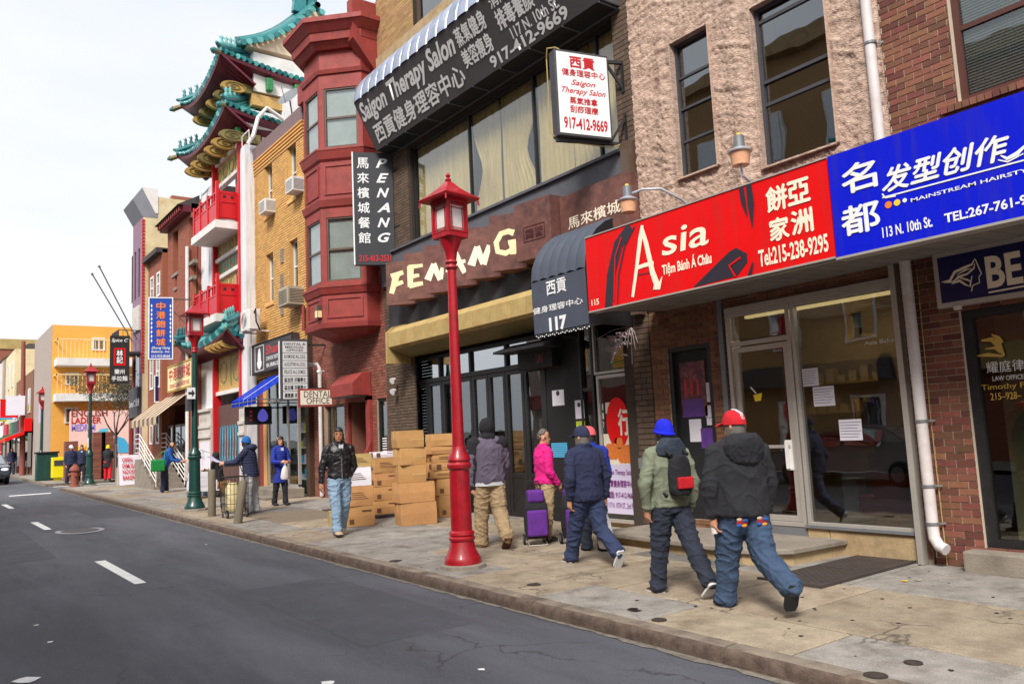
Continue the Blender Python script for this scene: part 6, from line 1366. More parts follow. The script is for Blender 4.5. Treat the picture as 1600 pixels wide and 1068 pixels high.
# street level: stone bases, brown doors with blue graffiti
mat('brown_door', (94, 64, 58), .6, var=.1); mat('carved_stone', (206, 198, 190), .8, var=.1, grime=.6, gscale=3, gcol=(140, 130, 122)); mat('line_drawing', (120, 122, 128), .7)
fp6 = facade_plane(X6, P1, 0)
for ya, yb in ((P0, yc0 - .1), (yc1 + .1, P1)):
    for z0, z1, d in ((.25, 2.0, .10), (2.0, 2.1, .16), (2.35, 2.45, .16), (2.1, 2.35, .12), (2.45, 2.95, .1), (2.95, 3.05, .18)): bx(b6, 'stone_base', 'carved_stone', X6 - d, X6 + .01, ya + .02, yb - .02, z0, z1)
    b = MB(); slab(fp6, P1 - yb + .2, P1 - ya - .2, .8, 1.85, .1, .12, b); b.build('plaque', M('poster_paper'), b6); b = MB(); rr_ = random.Random(int(ya))
    for k in range(9): u = P1 - yb + .3 + rr_.random() * (yb - ya - .6); v = 1 + rr_.random() * .6; fp6.stroke(b, [(u, v), (u + rr_.uniform(-.15, .15), v + .1), (u + rr_.uniform(-.2, .2), v + rr_.uniform(-.1, .2))], .012, .122)
    for k in range(5): u = P1 - yb + .15 + k * .2; fp6.stroke(b, [(u, 2.6), (u + .08, 2.8), (u + .14, 2.6)], .015, .112)
    b.build('drawn_lines', M('line_drawing'), b6)['kind'] = 'stuff'
for k in range(2): w_ = (yc1 - yc0) / 2; bx(b6, 'door_leaf', 'brown_door', X6 + .1, X6 + .15, yc0 + k * w_ + .01, yc0 + (k + 1) * w_ - .01, gz(28), 3.1)
b = MB(); dpn = facade_plane(X6 + .1, yc1, 0)
for k in range(7): u = .45 + k * .29; dpn.stroke(b, [(u, 1.0 + .12 * (k % 2)), (u - .14, 1.4), (u - .02, 2.3), (u + .16, 2.4), (u + .2, 1.6), (u + .1, 1.1), (u, 1.0)], .045, .01)
b.build('graffiti', mat('graffiti_cyan', (90, 190, 220), .5), b6)
b = MB(); b.tube([(9.8, 25.5, 12.7), (9.2, 25.5, 13.0), (8.9, 25.5, 12.6), (8.7, 25.4, 11.9), (8.55, 25.5, 11.6)], .07, 8); tag(b.build('roof_pipe', M('white_paint'), smooth=True), 'bent white pipe between the yellow roof edge and the lower teal eave', 'pipe')
# ============================================================ ORANGE BRICK BUILDINGS
X7 = 8.15; y70, y71 = P1 + .02, F(262, 470, X7).y; zt7 = F(262, 352, X7).z
b7 = thing('orange_brick_building', 'orange brick building with tall bricked niches and maroon bracketed eave', 'building', (X7, 32.5, 0))
zn = lambda x, y: (180 + x / 3.682, 270 + y / 3.682)
def win(tl, br, X): a, c = F(*tl, X), F(*br, X); return (min(a.y, c.y), max(a.y, c.y), (c.z), (a.z))
ni = [win(zn(333, 345), zn(363, 575), X7), win(zn(425, 262), zn(457, 498), X7), win(zn(344, 598), zn(356, 655), X7), win(zn(432, 525), zn(448, 592), X7)]
ni[0] = ni[0][:2] + (ni[1][2], ni[1][3]); sh7 = (31.2, y71 - .2, 0, 3.4)
w7 = wall_mb(X7, y70, y71, Bz, zt7, ni + [sh7], .25).build('wall', mat('mortar_orange', (150, 92, 66), .9), b7)
bricks(w7, X7, y70, y71, 3.4, zt7 - .4, ni, M('brick_orange'), 300, ch=.08, joint=.008, proud=.006)
bx(b7, 'niche_infill', 'brick_maroon', X7 + .18, X7 + .22, y70, y71, 4, zt7); hollow(b7, X7 + .25, 9.2, y70 + .01, y71 - .01, zt7 - .05, 'brick_orange', 0, 3.5)
for h in ni: bx(b7, 'niche_sill', 'stone_grey', X7 - .05, X7 + .1, h[0] - .08, h[1] + .08, h[2] - .12, h[2])
bx(b7, 'cornice', 'wood_maroon', X7 - .3, X7 + .2, y70, y71 + .1, zt7 - .35, zt7 - .1); b = MB(); b.prism([(X7 - .5, y70, zt7 - .1), (X7 + .3, y70, zt7 + .35), (X7 + .3, y70, zt7 - .1)], (0, y71 - y70 + .15, 0)); b.build('eave_tiles', M('roof_dark'), b7)
for k in range(12): y = y70 + .15 + k * (y71 - y70) / 12; bx(b7, 'eave_bracket', 'oxide_red', X7 - .42, X7, y, y + .12, zt7 - .3, zt7 - .12)
pipe([(X7 - .08, y70 + .28, 9.3), (X7 - .08, y70 + .28, 4.1), (X7 - .1, y70 + .2, 3.9), (X7 - .1, y70 + .2, .5)], .07, 'white downpipe between the orange brick and the white pagoda wall')
X8 = 7.95; y80, y81 = y71 + .02, F(232, 480, X8).y; zt8 = F(250, 392, X8).z
b8 = thing('small_brick_building', 'low red brick house with white window frames behind the stair rails', 'building', (X8, 36, 0))
wv = [win(zn(225, 590), zn(243, 715), X8), win(zn(280, 550), zn(302, 715), X8)]; wv = [(y80 + .35, y80 + .95, wv[0][2], wv[0][3]), (y81 - 1.0, y81 - .4, wv[0][2], wv[0][3])]
wv += [(a, c, 1.9, 3.5) for a, c, _, _ in wv] + [(a, c, 4.2, 5.6) for a, c, _, _ in wv]
w8 = wall_mb(X8, y80, y81, Bz, zt8, wv).build('wall', M('mortar_orange'), b8); bricks(w8, X8, y80, y81, .3, zt8 - .3, wv, M('brick_orange'), 300, ch=.08, joint=.008, proud=.006)
for h in wv: sash_window(b8, X8 - .06, *h, M('white_paint'), M('glass_clear'), .05, .09, (.5,), curtain=(M('blind_white'), .3, 1))
bx(b8, 'rear_block', 'brick_orange', X8 + .26, 18, y80, y81, 0, zt8); bx(b8, 'eave', 'roof_dark', X8 - .25, X8 + .3, y80, y81, zt8 - .15, zt8 + .05)
# ============================================================ PURPLE MANSARD BUILDING
X9 = 7.7; y90, y91 = y81 + .02, F(207, 500, X9).y; zt9 = F(207, 356, X9).z
b9 = thing('mansard_building', 'narrow mauve brick building with grey overhanging mansard and red door', 'building', (X9, 38, 0))
bx(b9, 'side_wall', mat('cream_render', (218, 204, 164), .85, var=.12, vscale=1, grime=.7, gscale=.8, gcol=(170, 134, 80)), X9 + .02, 18, y90 - .012, y90 + .2, 0, zt9 + 1.0); bx(b9, 'parapet', 'brick_orange', X9 + 1.2, 18, y90 - .02, y90 + .3, zt9 + 1.0, zt9 + 1.15)
wm = [(y90 + .5 + k * .75, y90 + .9 + k * .75, 8.4, 10.6) for k in range(3)] + [(y90 + .5, y90 + 1.9, 4.1, 6.0), (y90 + .3, y90 + 1.1, .4, 2.8), (y90 + 1.3, y90 + 2.1, .4, 2.8)]
wall_mb(X9, y90, y91, Bz, zt9, wm).build('wall', mat('mauve_brick', (140, 110, 128), .8, var=.1), b9)
bx(b9, 'rear_block', 'cream_render', X9 + .26, 18, y90 + .2, y91, 0, zt9 + .5); mzb, mzt, mxt, mxe = F(207, 356, X9).z, PY(222, 293, y90).z, PY(222, 293, y90).x, PY(247, 296, y90).x; mxo = X9 - .42
b = MB(); b.prism([(X9, y90 - .02, mzb), (mxo, y90 - .02, mzb + .75), (mxt, y90 - .02, mzt), (mxe, y90 - .02, mzt), (mxe, y90 - .02, mzb)], (0, y91 - y90 + .05, 0)); b.build('mansard', mat('mansard_grey', (132, 134, 142), .6, var=.08), b9)
b = MB(); b.prism([(mxt - .02, y90 - .04, mzt + .02), (mxe, y90 - .04, mzt), (mxe, y90 - .04, mzt - 1.1), (mxt + .55, y90 - .04, mzt - 1.1)], (0, .02, 0)); b.build('mansard_end', M('white_paint'), b9)
for k in range(int((zt9 - 5) / .155)): bx(b9, 'quoin', 'rail_red', X9 - .02, X9 + .08, y90 - .04, y90 + .08, 5 + k * .155, 5.1 + k * .155)
for i, h in enumerate(wm): sash_window(b9, X9, *h, M('oxide_red') if i > 2 else M('dark_grey'), M('glass_clear'), .06, .06, (.5,) if i < 3 else ())
bx(b9, 'name_board', 'dark_grey', X9 - .15, X9, y90 + .1, y91 - .1, 3.1, 4.4); facade_plane(X9 - .16, y91 - .2, 0).text('Spice C 蘭州', wl, .1, 3.5, 1.9, .4, b9); bx(b9, 'red_pilaster', 'oxide_red', X9 - .12, X9, y91 - .2, y91, 0, 3.1); bx(b9, 'plaque', 'carved_stone', X9 - .08, X9, y90 + .3, y90 + 1.7, 6.9, 8.0)
# iron balcony and two flag poles
bx(b9, 'iron_balcony', 'dark_grey', X9 - .9, X9, y90 + .2, y91 - .2, 5.85, 5.93); b = MB()
for k in range(13): b.tube([(X9 - .88, y90 + .22 + k * (y91 - y90 - .44) / 12, 5.9), (X9 - .88, y90 + .22 + k * (y91 - y90 - .44) / 12, 6.85)], .012, 4)
for k in range(6): b.tube([(X9 - .88 + k * .17, y90 + .22, 5.9), (X9 - .88 + k * .17, y90 + .22, 6.85)], .012, 4)
b.tube([(X9, y90 + .22, 6.85), (X9 - .88, y90 + .22, 6.85), (X9 - .88, y91 - .22, 6.85)], .02, 5); b.build('balcony_railing', M('dark_grey'), b9)
for k, (y, e) in enumerate([(y90 + .5, (155, 416)), (y90 + 1.4, (144, 428))]):
    o_ = V(X9 - .1, y, 6.5); d = ray(*e); d.normalize(); best = min((CAMP + d * s for s in np.arange(30, 42, .25)), key=lambda p: abs((p - o_).length - 3.1)); b = MB(); b.tube([o_, best], .03, 6); b.sphere(best, .06, 8, 6)
    tag(b.build('flag_pole', M('grey_metal'), smooth=True), ['bare flag pole slanting from the iron balcony, higher of the two', 'bare flag pole slanting from the iron balcony, lower of the two'][k], 'flag pole')
# ============================================================ FAR BLOCK BEYOND THE SIDE STREET
def blockb(name, label, cat, x0, x1, y0, y1, z1, wallm, wins_y=(), wins_x=(), fm='white_paint', z0=-.2):
    t = thing(name, label, cat, (x0, (y0 + y1) / 2, gz(y0))); bx(t, 'wall', wallm, x0, x1, y0, y1, z0, z1)
    for y, z, w, h in wins_y: o = bx(t, 'window', fm, x0 - .06, x0 + .02, y - w / 2, y + w / 2, z, z + h); bx(o, 'pane', 'glass_mirror', x0 - .075, x0 - .062, y - w / 2 + .1, y + w / 2 - .1, z + .1, z + h / 2 - .05); bx(o, 'pane', 'glass_mirror', x0 - .075, x0 - .062, y - w / 2 + .1, y + w / 2 - .1, z + h / 2 + .05, z + h - .1)
    for x, z, w, h in wins_x: o = bx(t, 'window', fm, x - w / 2, x + w / 2, y0 - .06, y0 + .02, z, z + h); bx(o, 'pane', 'glass_mirror', x - w / 2 + .08, x - .03, y0 - .075, y0 - .062, z + .08, z + h - .08); bx(o, 'pane', 'glass_mirror', x + .03, x + w / 2 - .08, y0 - .075, y0 - .062, z + .08, z + h - .08)
    return t
mat('orange_render', (226, 166, 76), .8, var=.06, vscale=1, grime=.3, gscale=.6, gcol=(206, 130, 50)); mat('beige_render', (166, 152, 142), .85, var=.08); mat('rail_cream', (238, 206, 150), .6)
YO = 50.0
def xo(px, py=600): return PY(px, py, YO).x
xl, zt_o = xo(82, 520), PY(84, 507, YO).z
zo = lambda x, y: (x / 4.11, 500 + y / 4.11)
def wo(a, c): p, q = PY(*zo(*a), YO), PY(*zo(*c), YO); return ((p.x + q.x) / 2, q.z, q.x - p.x, p.z - q.z)
bo = blockb('orange_building', 'bright orange rendered flats with two white balconies', 'building', xl, 20, YO, 58, zt_o, 'orange_render', wins_x=[wo((592, 112), (672, 195)), wo((420, 335), (505, 415)), wo((415, 560), (500, 660))])
bx(bo, 'end_wall', 'beige_render', xl - .02, xl + .05, YO + .01, 58, 0, zt_o)
for (ax_, ay_), (cx_, cy_) in (((365, 240), (720, 292)), ((358, 470), (720, 515))):
    p, q = PY(*zo(ax_, ay_), YO - 1.1), PY(*zo(cx_, cy_), YO - 1.1); bx(bo, 'balcony_slab', 'white_paint', p.x, p.x + 6, YO - 1.1, YO, q.z, p.z)
    b = MB(); zt_ = p.z + 1.0
    for k in range(30): b.box(p.x + .05 + k * .2, p.x + .08 + k * .2, YO - 1.08, YO - 1.05, p.z, zt_)
    b.box(p.x, p.x + 6, YO - 1.1, YO - 1.03, zt_, zt_ + .06); b.box(p.x, p.x + .05, YO - 1.1, YO, zt_, zt_ + .06); b.build('balcony_railing', M('rail_cream'), bo)
# mural wall with painted words, in front of it
mur = thing('mural_wall', 'pale pink mural wall with large coloured painted words and flames', 'wall', (9, 49, 0)); YM = 49.0
p, q = PY(110, 642, YM), PY(200, 700, YM)
bx(mur, 'wall', mat('mural_pink', (240, 196, 188), .8, var=.06, vscale=.8), p.x, p.x + 7, YM, YM + .3, 0, p.z); mpn = near_plane(YM, p.x, 0)
for s, a, c, m in [('ENGLISH', (458, 620), (690, 572), 'oxide_red'), ('LADDER', (458, 665), (650, 620), 'red_letter'), ('MEDIUM', (458, 712), (610, 665), mat('mural_violet', (150, 130, 220), .6))]: mpn.ptext(s, M(m) if isinstance(m, str) else m, *zo(*a), *zo(*c), mur, ext=.02, off=.02)
for k, (m, pts) in enumerate([('yellow_letter', [(500, 850), (500, 800), (520, 820), (530, 790), (545, 820), (560, 780), (560, 850)]), ('orange_letter', [(510, 850), (520, 790), (535, 830), (555, 800), (552, 850)]), ('graffiti_cyan', [(600, 760), (640, 700), (690, 690), (700, 760), (650, 790)]), ('yellow_letter', [(640, 800), (660, 740), (720, 730), (740, 800)]), ('notice_blue', [(720, 850), (740, 740), (800, 760), (860, 850)]), ('mural_violet', [(560, 740), (590, 700), (610, 760)])]): b = MB(); mpn.shape(b, [zo(*e) for e in pts], .01 + .004 * k, pix=True); b.build('painted_shape', M(m), mur)
xf = 6.2
blockb('brown_brick_building', 'low brown brick building left of the orange flats', 'building', xf - .3, 18, 58.3, 70, PY(65, 575, 58.3).z, 'brick_maroon', [(61, 4.5, 1, 1.6), (64, 4.5, 1, 1.6), (67, 4.5, 1, 1.6)], z0=-.2)
blockb('cream_building', 'tall cream rendered building behind the low brown one', 'building', xf - .4, 18, 70.3, 78, PY(50, 545, 70.3).z, 'cream_render', [(72, 7, 1, 2), (75, 7, 1, 2)])
HB = PY(30, 560, 78.3).z
bw_ = blockb('bay_house', 'pale grey house with projecting bay windows and dark mansard', 'building', xf - .5, 18, 78.3, 92, PY(30, 560, 78.3).z, 'beige_render', [(81, 7, 1.6, 2.2), (86, 7, 1.6, 2.2), (81, 4.5, 1.6, 2.2), (86, 4.5, 1.6, 2.2)])
b = MB(); b.prism([(xf - .6, 78.2, HB), (xf + 1.2, 78.2, HB + 1.3), (18, 78.2, HB + 1.3), (18, 78.2, HB)], (0, 14, 0)); b.build('mansard', M('roof_dark'), bw_)
for y in (81, 86): bx(bw_, 'bay', 'white_paint', xf - 1.2, xf - .45, y - 1, y + 1, 6.6, 9.6)
HF = PY(12, 545, 92.3).z
bf = blockb('orange_topped_building', 'distant building with orange walls and yellow and blue roof band', 'building', xf - .8, 18, 92.3, 120, HF, 'brick_orange', [(95, 9, 2, 3), (100, 9, 2, 3), (105, 9, 2, 3)]); bx(bf, 'roof_band', 'canopy_ochre', xf - .9, 18, 92.2, 120, HF, HF + 1.0); bx(bf, 'roof_tank', 'notice_blue', 10.5, 12, 92.1, 94, HF + 1, HF + 1.9)
for k, (y, w_, m, aw) in enumerate([(59.5, 3.4, 'sign_red', 1), (63.5, 3.4, 'dark_grey', 0), (67, 2.6, 'pattern_green', 1), (71.5, 2.8, 'sign_crimson', 0), (75, 3, 'poster_paper', 1), (80, 3.6, 'pattern_green', 1), (85, 3.6, 'sign_red', 0), (90, 3, 'canopy_ochre', 1), (96, 5, 'sign_navy', 1), (103, 5, 'sign_red', 0)]):
    mat('sign_crimson', (200, 30, 60), .5); z_ = gz(y); x_ = xf - .85 - (.3 if y > 92 else 0); t = thing('shopfront', ['red', 'dark grey', 'green', 'crimson', 'white', 'bright green', 'scarlet', 'ochre', 'navy', 'farthest red'][k] + ' fascia shopfront on the far block beyond the side street', 'shopfront', (x_, y, z_)); bx(t, 'fascia', m, x_, x_ + .4, y - w_ / 2, y + w_ / 2, z_ + 2.7, z_ + 3.5); bx(t, 'shop_window', 'glass_mirror', x_ + .2, x_ + .4, y - w_ / 2 + .2, y + w_ / 4, z_ + .5, z_ + 2.6); bx(t, 'door', 'brown_frame', x_ + .18, x_ + .4, y + w_ / 4 + .1, y + w_ / 2 - .1, z_, z_ + 2.5); bx(t, 'blade_board', ['poster_paper', 'sign_red', 'notice_blue', 'lit_green'][k % 4], x_ - 1.0, x_, y - w_ / 2, y - w_ / 2 + .12, z_ + 3.7, z_ + 4.9)
    if aw: b = MB(); b.prism([(x_, y - w_ / 2, z_ + 2.7), (x_ - 1.0, y - w_ / 2, z_ + 2.3), (x_ - 1.0, y - w_ / 2, z_ + 2.1), (x_, y - w_ / 2, z_ + 2.5)], (0, w_, 0)); b.build('awning', M(m), t)
blockb('dark_brick_row', 'dark brick row at the far end of the street', 'building', xf - 2.0, 18, 120.5, 200, 9, 'brick_maroon', [(124 + 5 * k, 7, 2, 3) for k in range(6)])
blockb('far_cross_block', 'pale building closing the far end of the street', 'building', -30, 12, 230, 240, 9, 'beige_render')
# ============================================================ ACROSS THE STREET (seen only in the shop windows)
for k, (y0, y1, h, m, lab) in enumerate([(-14, -4, 12, 'brick_maroon', 'maroon brick row house across the street'), (-3.8, 5, 15.5, 'stucco', 'tan stucco house across the street'), (5.2, 13, 13, 'brick_orange', 'orange brick house across the street'), (13.2, 22, 16, 'brick_buff', 'tall buff brick house across the street'), (22.2, 34, 9, 'beige_render', 'beige house across the street')]):
    t = thing('opposite_house', lab, 'building', (-8.2, (y0 + y1) / 2, 0)); bx(t, 'wall', m, -16, -8.2, y0, y1, -.2, h); bx(t, 'shop_band', ['sign_red', 'awning_slate', 'canopy_ochre', 'dark_grey', 'oxide_red'][k], -8.2, -7.7, y0 + .3, y1 - .3, 2.9, 3.6); bx(t, 'cornice', 'stone_ochre', -8.2, -7.8, y0, y1, h - .5, h)
    n = int((y1 - y0) / 2.6)
    for i in range(n):
        y = y0 + (i + .5) * (y1 - y0) / n
        for z in [q for q in (.4, 4.3, 7.8, 11.4) if q < h - 2.6]: o = bx(t, 'window', 'white_paint', -8.2, -8.12, y - .6, y + .6, z, z + 2.0); bx(o, 'pane', 'glass_mirror', -8.11, -8.1, y - .5, y + .5, z + .1, z + 1.9)
osw = sheet('pavement_opposite', -8.2, -5.2, -20, 60, 0.0, M('slab_grey')); osw['kind'] = 'structure'
# ============================================================ STREET LAMPS
def lamp(name, body, top, label, x, y, k=1.0):
    t = thing(name, label, 'street lamp', (0, 0, 0), 'lantern street lamps along the pavement'); B, T = M(body), M(top)
    MB().lathe([(.31, -.05), (.30, .04), (.27, .05)], n=10).build('base_pad', M('stone_grey'), t)
    MB().lathe([(.235, .05), (.235, .10), (.22, .13), (.175, .22), (.15, .33), (.165, .34), (.17, .37), (.15, .39), (.165, .41), (.16, .44), (.135, .46), (.125, 1.22), (.155, 1.25), (.16, 1.29), (.135, 1.32), (.15, 1.35), (.14, 1.39), (.10, 1.45), (.085, 1.52)], n=24).build('base_column', B, t, smooth=True, angle=28)
    b = MB()
    for i in range(12): a = i * PI / 6; b.bar((.127 * math.cos(a), .127 * math.sin(a), .5), (.119 * math.cos(a), .119 * math.sin(a), 1.2), .02, .008)
    b.build('flute', B, t)['kind'] = 'stuff'
    MB().lathe([(.08, 1.5), (.058, 3.85)], n=18).build('pole', B, t, smooth=True)
    MB().lathe([(.062, 3.84), (.085, 3.87), (.065, 3.91), (.085, 3.94), (.07, 3.97), (.085, 4.08), (.14, 4.2), (.16, 4.26)], n=18).build('neck', T, t, smooth=True, angle=30)
    lb = MB().box(-.17, .17, -.17, .17, 4.26, 4.32); lb.build('lantern_floor', T, t, bevel=.006)
    b = MB()
    for sx in (-1, 1):
        for sy in (-1, 1): b.box(sx * .155 - .018, sx * .155 + .018, sy * .155 - .018, sy * .155 + .018, 4.32, 4.74)
    b.box(-.175, .175, -.175, .175, 4.72, 4.77); b.build('lantern_cage', T, t)
    for i in range(4):
        c, s = (1, 0, -1, 0)[i], (0, 1, 0, -1)[i]; pl = Plane((c * .16 + s * .14, s * .16 - c * .14, 4.33), (-s, c, 0), (0, 0, 1)); b = MB(); frame(pl, 0, .28, 0, .38, .022, -.012, .006, b); frame(pl, .045, .235, .05, .33, .008, -.008, .002, b)
        for u, v in ((.045, .05), (.235, .05), (.045, .33), (.235, .33)): slab(pl, u - .03, u + .03, v - .004, v + .004, -.006, .003, b)
        b.build('lattice', T, t); p = MB(); slab(pl, .02, .26, .02, .36, -.02, -.015, p); p.build('glass_pane', mat('frosted_pane', (214, 208, 204), .25, var=.12, vscale=6), t)
    rg = [[(r * math.cos(a), r * math.sin(a), z) for a in [PI / 4 + q * PI / 2 for q in range(4)]] for r, z in ((.40, 4.77), (.42, 4.80), (.30, 4.86), (.16, 4.95), (.07, 5.03), (.03, 5.05))]
    MB().rings(rg).build('pagoda_roof', T, t); MB().lathe([(.03, 5.04), (.045, 5.07), (.02, 5.1), (.035, 5.13), (.01, 5.17)], n=10).build('finial', T, t, smooth=True)
    b = MB()
    for q in range(4): a = PI / 4 + q * PI / 2; b.tube([(.39 * math.cos(a), .39 * math.sin(a), 4.77), (.40 * math.cos(a), .40 * math.sin(a), 4.70)], .012, 6)
    b.build('roof_drop', T, t); t.location = (x, y, gz(y)); t.scale = (k, k, k); return t
lamp('street_lamp', 'lamp_red', 'lamp_red', 'all red street lamp with square lantern standing by the kerb before the stacked boxes', 5.43, 8.45, .965).rotation_euler.z = .12
gl = lamp('street_lamp', 'lamp_green', 'lamp_red', 'dark green street lamp with red lantern beside the two leaning posts', 5.47, 20.42)
for x, y, lb in [(5.89, 37.9, 'dark green street lamp with red lantern behind the fire hydrant'), (5.75, 53.0, 'dark green street lamp with red lantern behind the yellow news box')]:
    c = copy_tree(gl); c.location = (x, y, gz(y)); c['label'] = lb
for x, y, lb in [(5.6, 78, 'distant all red street lamp by the orange topped building'), (5.6, 98, 'smallest red street lamp at the far end of the pavement')]: c = lamp('street_lamp', 'lamp_red', 'lamp_red', lb, x, y)
ow = thing('one_way_sign', 'white arrow one way sign strapped to the green lamp post', 'traffic sign', (5.4, 20.2, 3)); pl = near_plane(20.2, 5.28, 0); a0, b0 = pl.pix(292, 623), pl.pix(305, 605)
b = MB(); slab(pl, a0[0], b0[0], a0[1], b0[1], 0, .01, b); b.build('sign_plate', wl, ow); b = MB(); pl.stroke(b, [(a0[0] + .03, (a0[1] + b0[1]) / 2), (b0[0] - .06, (a0[1] + b0[1]) / 2)], .06, .013); pl.shape(b, [(b0[0] - .08, a0[1] + .04), (b0[0] - .08, b0[1] - .04), (b0[0] - .01, (a0[1] + b0[1]) / 2)], .013); b.build('arrow', M('dark_letter'), ow)
sb_ = bx(None, 'signal_box', 'dark_grey', 5.27, 5.37, 20.3, 20.5, 2.55, 2.95); tag(sb_, 'grey equipment box clamped to the side of the green lamp post', 'box')
tg = bx(None, 'paper_tag', 'poster_paper', 5.78, 5.80, 37.6, 37.75, 1.9, 2.3); tag(tg, 'white notice taped to the lamp post behind the hydrant', 'notice')
# ============================================================ CARDBOARD BOXES
bxr = random.Random(21)
def carton(x, y, z, w, d, h, rot, label, m='cardboard', tape=True, mark=0, grp='cardboard boxes stacked on the pavement'):
    t = thing('cardboard_box', label, 'box', (0, 0, 0), grp); g = .004
    b = MB(); e = lambda: bxr.uniform(-.008, .008)
    b.rings([[(-w / 2 + e(), -d / 2 + e(), 0), (w / 2 + e(), -d / 2 + e(), 0), (w / 2 + e(), d / 2 + e(), 0), (-w / 2 + e(), d / 2 + e(), 0)], [(-w / 2 + e() - .008, -d / 2 - .008, h * .5), (w / 2 + .008, -d / 2 - .008, h * .5), (w / 2 + .008, d / 2, h * .5), (-w / 2 - .008, d / 2, h * .5)], [(-w / 2, -d / 2, h - .004), (w / 2, -d / 2, h - .004), (w / 2, d / 2, h - .004), (-w / 2, d / 2, h - .004)]])
    b.build('carton', M(m), t, bevel=.006)
    b = MB(); b.box(-w / 2, w / 2, -d / 2, -.003, h - .004, h); b.box(-w / 2, w / 2, .003, d / 2, h - .004, h); b.build('flap', M(m), t)
    if tape: b = MB(); b.box(-w / 2 - .001, w / 2 + .001, -.028, .028, h, h + .0015); b.box(-w / 2 - .0105, -w / 2 - .008, -.028, .028, h * .62, h); b.box(-w * .02, w * .5, -d / 2 - .0105, -d / 2 - .009, h * .42, h * .48) if mark == 3 else None; b.build('tape', M('box_tape'), t)
    if mark:
        b = MB(); yy = -d / 2 - .0095; q = w * .16
        if mark == 1: b.box(-w * .4, -w * .4 + q, yy - .001, yy, h * .15, h * .15 + q); b.box(w * .05, w * .4, yy - .001, yy, h * .72, h * .80)
        if mark == 2:
            for k in range(4): b.box(-w * .3, w * .3 - .03 * k, yy - .001, yy, h * (.35 + .1 * k), h * (.38 + .1 * k))
        if mark in (1, 2): b.box(-w / 2 - .0115, -w / 2 - .0095, -d * .3, -d * .3 + q * 1.2, h * .2, h * .2 + q)
        b.build('print', M('box_print'), t) if b.v else None
    t.location = (x, y, z); t.rotation_euler.z = rot; return t
def stack(px, py, rot, items, where):
    g = G(px, py); z = gz(g.y)
    for i, (w, d, h, dx, dr, m, mark, lab) in enumerate(items): carton(g.x + dx, g.y, z, w, d, h, rot + dr, lab, m, True, mark); z += h + .002
    return g
S1 = G(560, 822)
stack(562, 820, -.35, [(.5, .4, .36, 0, 0, 'cardboard', 1, 'brown box at the bottom of the leftmost stack'), (.5, .4, .36, -.02, .05, 'cardboard', 2, 'brown box under the white box in the leftmost stack')], '')
g1 = G(562, 820); zz1 = gz(g1.y) + .724
carton(g1.x - .03, g1.y, zz1, .46, .36, .34, -.3, 'white printed box near the top of the leftmost stack', 'poster_paper', True, 2); carton(g1.x + .02, g1.y, zz1 + .342, .40, .32, .24, -.25, 'small yellow box on top of the leftmost stack', 'canopy_ochre', True, 2)
gq = G(541, 822); carton(gq.x, gq.y + .4, gz(gq.y), .3, .3, .26, -.3, 'yellow box on the ground behind the leftmost stack', 'canopy_ochre')
g2 = G(602, 806); zz_ = gz(g2.y)
for i, (lab, mk) in enumerate([('brown printed box at the bottom beside the red door frame', 1), ('second brown box up beside the red door frame', 1), ('third brown box up beside the red door frame', 1), ('plain tan box near the top beside the red door frame', 2)]): carton(g2.x, g2.y, zz_ + .06, .52, .38, .27 if i < 3 else .30, -.25 + .04 * i, lab, 'cardboard', True, mk); zz_ += .272 if i < 3 else .302
carton(g2.x, g2.y, zz_ + .06, .50, .36, .12, -.2, 'flat white and blue box on top of the stack by the door', 'poster_paper', True, 1)
bx(None, 'low_platform', 'dark_grey', g2.x - .35, g2.x + .5, g2.y - .3, g2.y + .5, gz(13), gz(g2.y) + .06); tag(bpy.data.objects['low_platform'], 'dark low slab under the stack of printed boxes', 'slab')
g3 = G(650, 818); z3 = gz(g3.y)
for w, d, h, dx, dr, mk, lab in [(.66, .44, .40, 0, 0, 0, 'wide plain box at the bottom of the tallest stack'), (.66, .44, .36, -.03, .05, 0, 'second wide plain box of the tallest stack'), (.5, .36, .31, -.08, -.1, 3, 'brown taped box in the middle of the tallest stack'), (.5, .36, .31, -.09, .1, 3, 'dented brown box second from the top of the tallest stack'), (.5, .36, .31, -.12, .02, 3, 'tilted brown box crowning the tallest stack')]: carton(g3.x + dx, g3.y, z3, w, d, h, -.22 + dr, lab, 'cardboard', True, mk); z3 += h + .002
bpy.data.objects['cardboard_box'].name
g4 = G(697, 806); z4 = gz(g4.y)
for w, h, dx, mk, lab in [(.5, .42, .05, 1, 'tall printed box at the bottom of the stack behind the lamp post'), (.5, .33, .03, 1, 'second printed box of the stack behind the lamp post'), (.62, .14, -.03, 2, 'flat printed box in the stack behind the lamp post'), (.62, .16, 0, 1, 'flat box with dark print in the stack behind the lamp post'), (.62, .16, .02, 2, 'third flat box up in the stack behind the lamp post'), (.6, .15, -.04, 0, 'pale flat box near the top behind the lamp post'), (.42, .24, -.1, 0, 'small plain box on top of the stack behind the lamp post')]: carton(g4.x + dx, g4.y, z4, w, .42, h, -.2 + bxr.uniform(-.06, .06), lab, 'cardboard', True, mk); z4 += h + .002
for k in range(4): carton(g4.x - .42, g4.y + .5, gz(14) + .32 * k, .45, .36, .318, -.1 + .05 * k, ['lowest', 'second', 'third', 'topmost'][k] + ' box of the shaded stack against the folding doors')
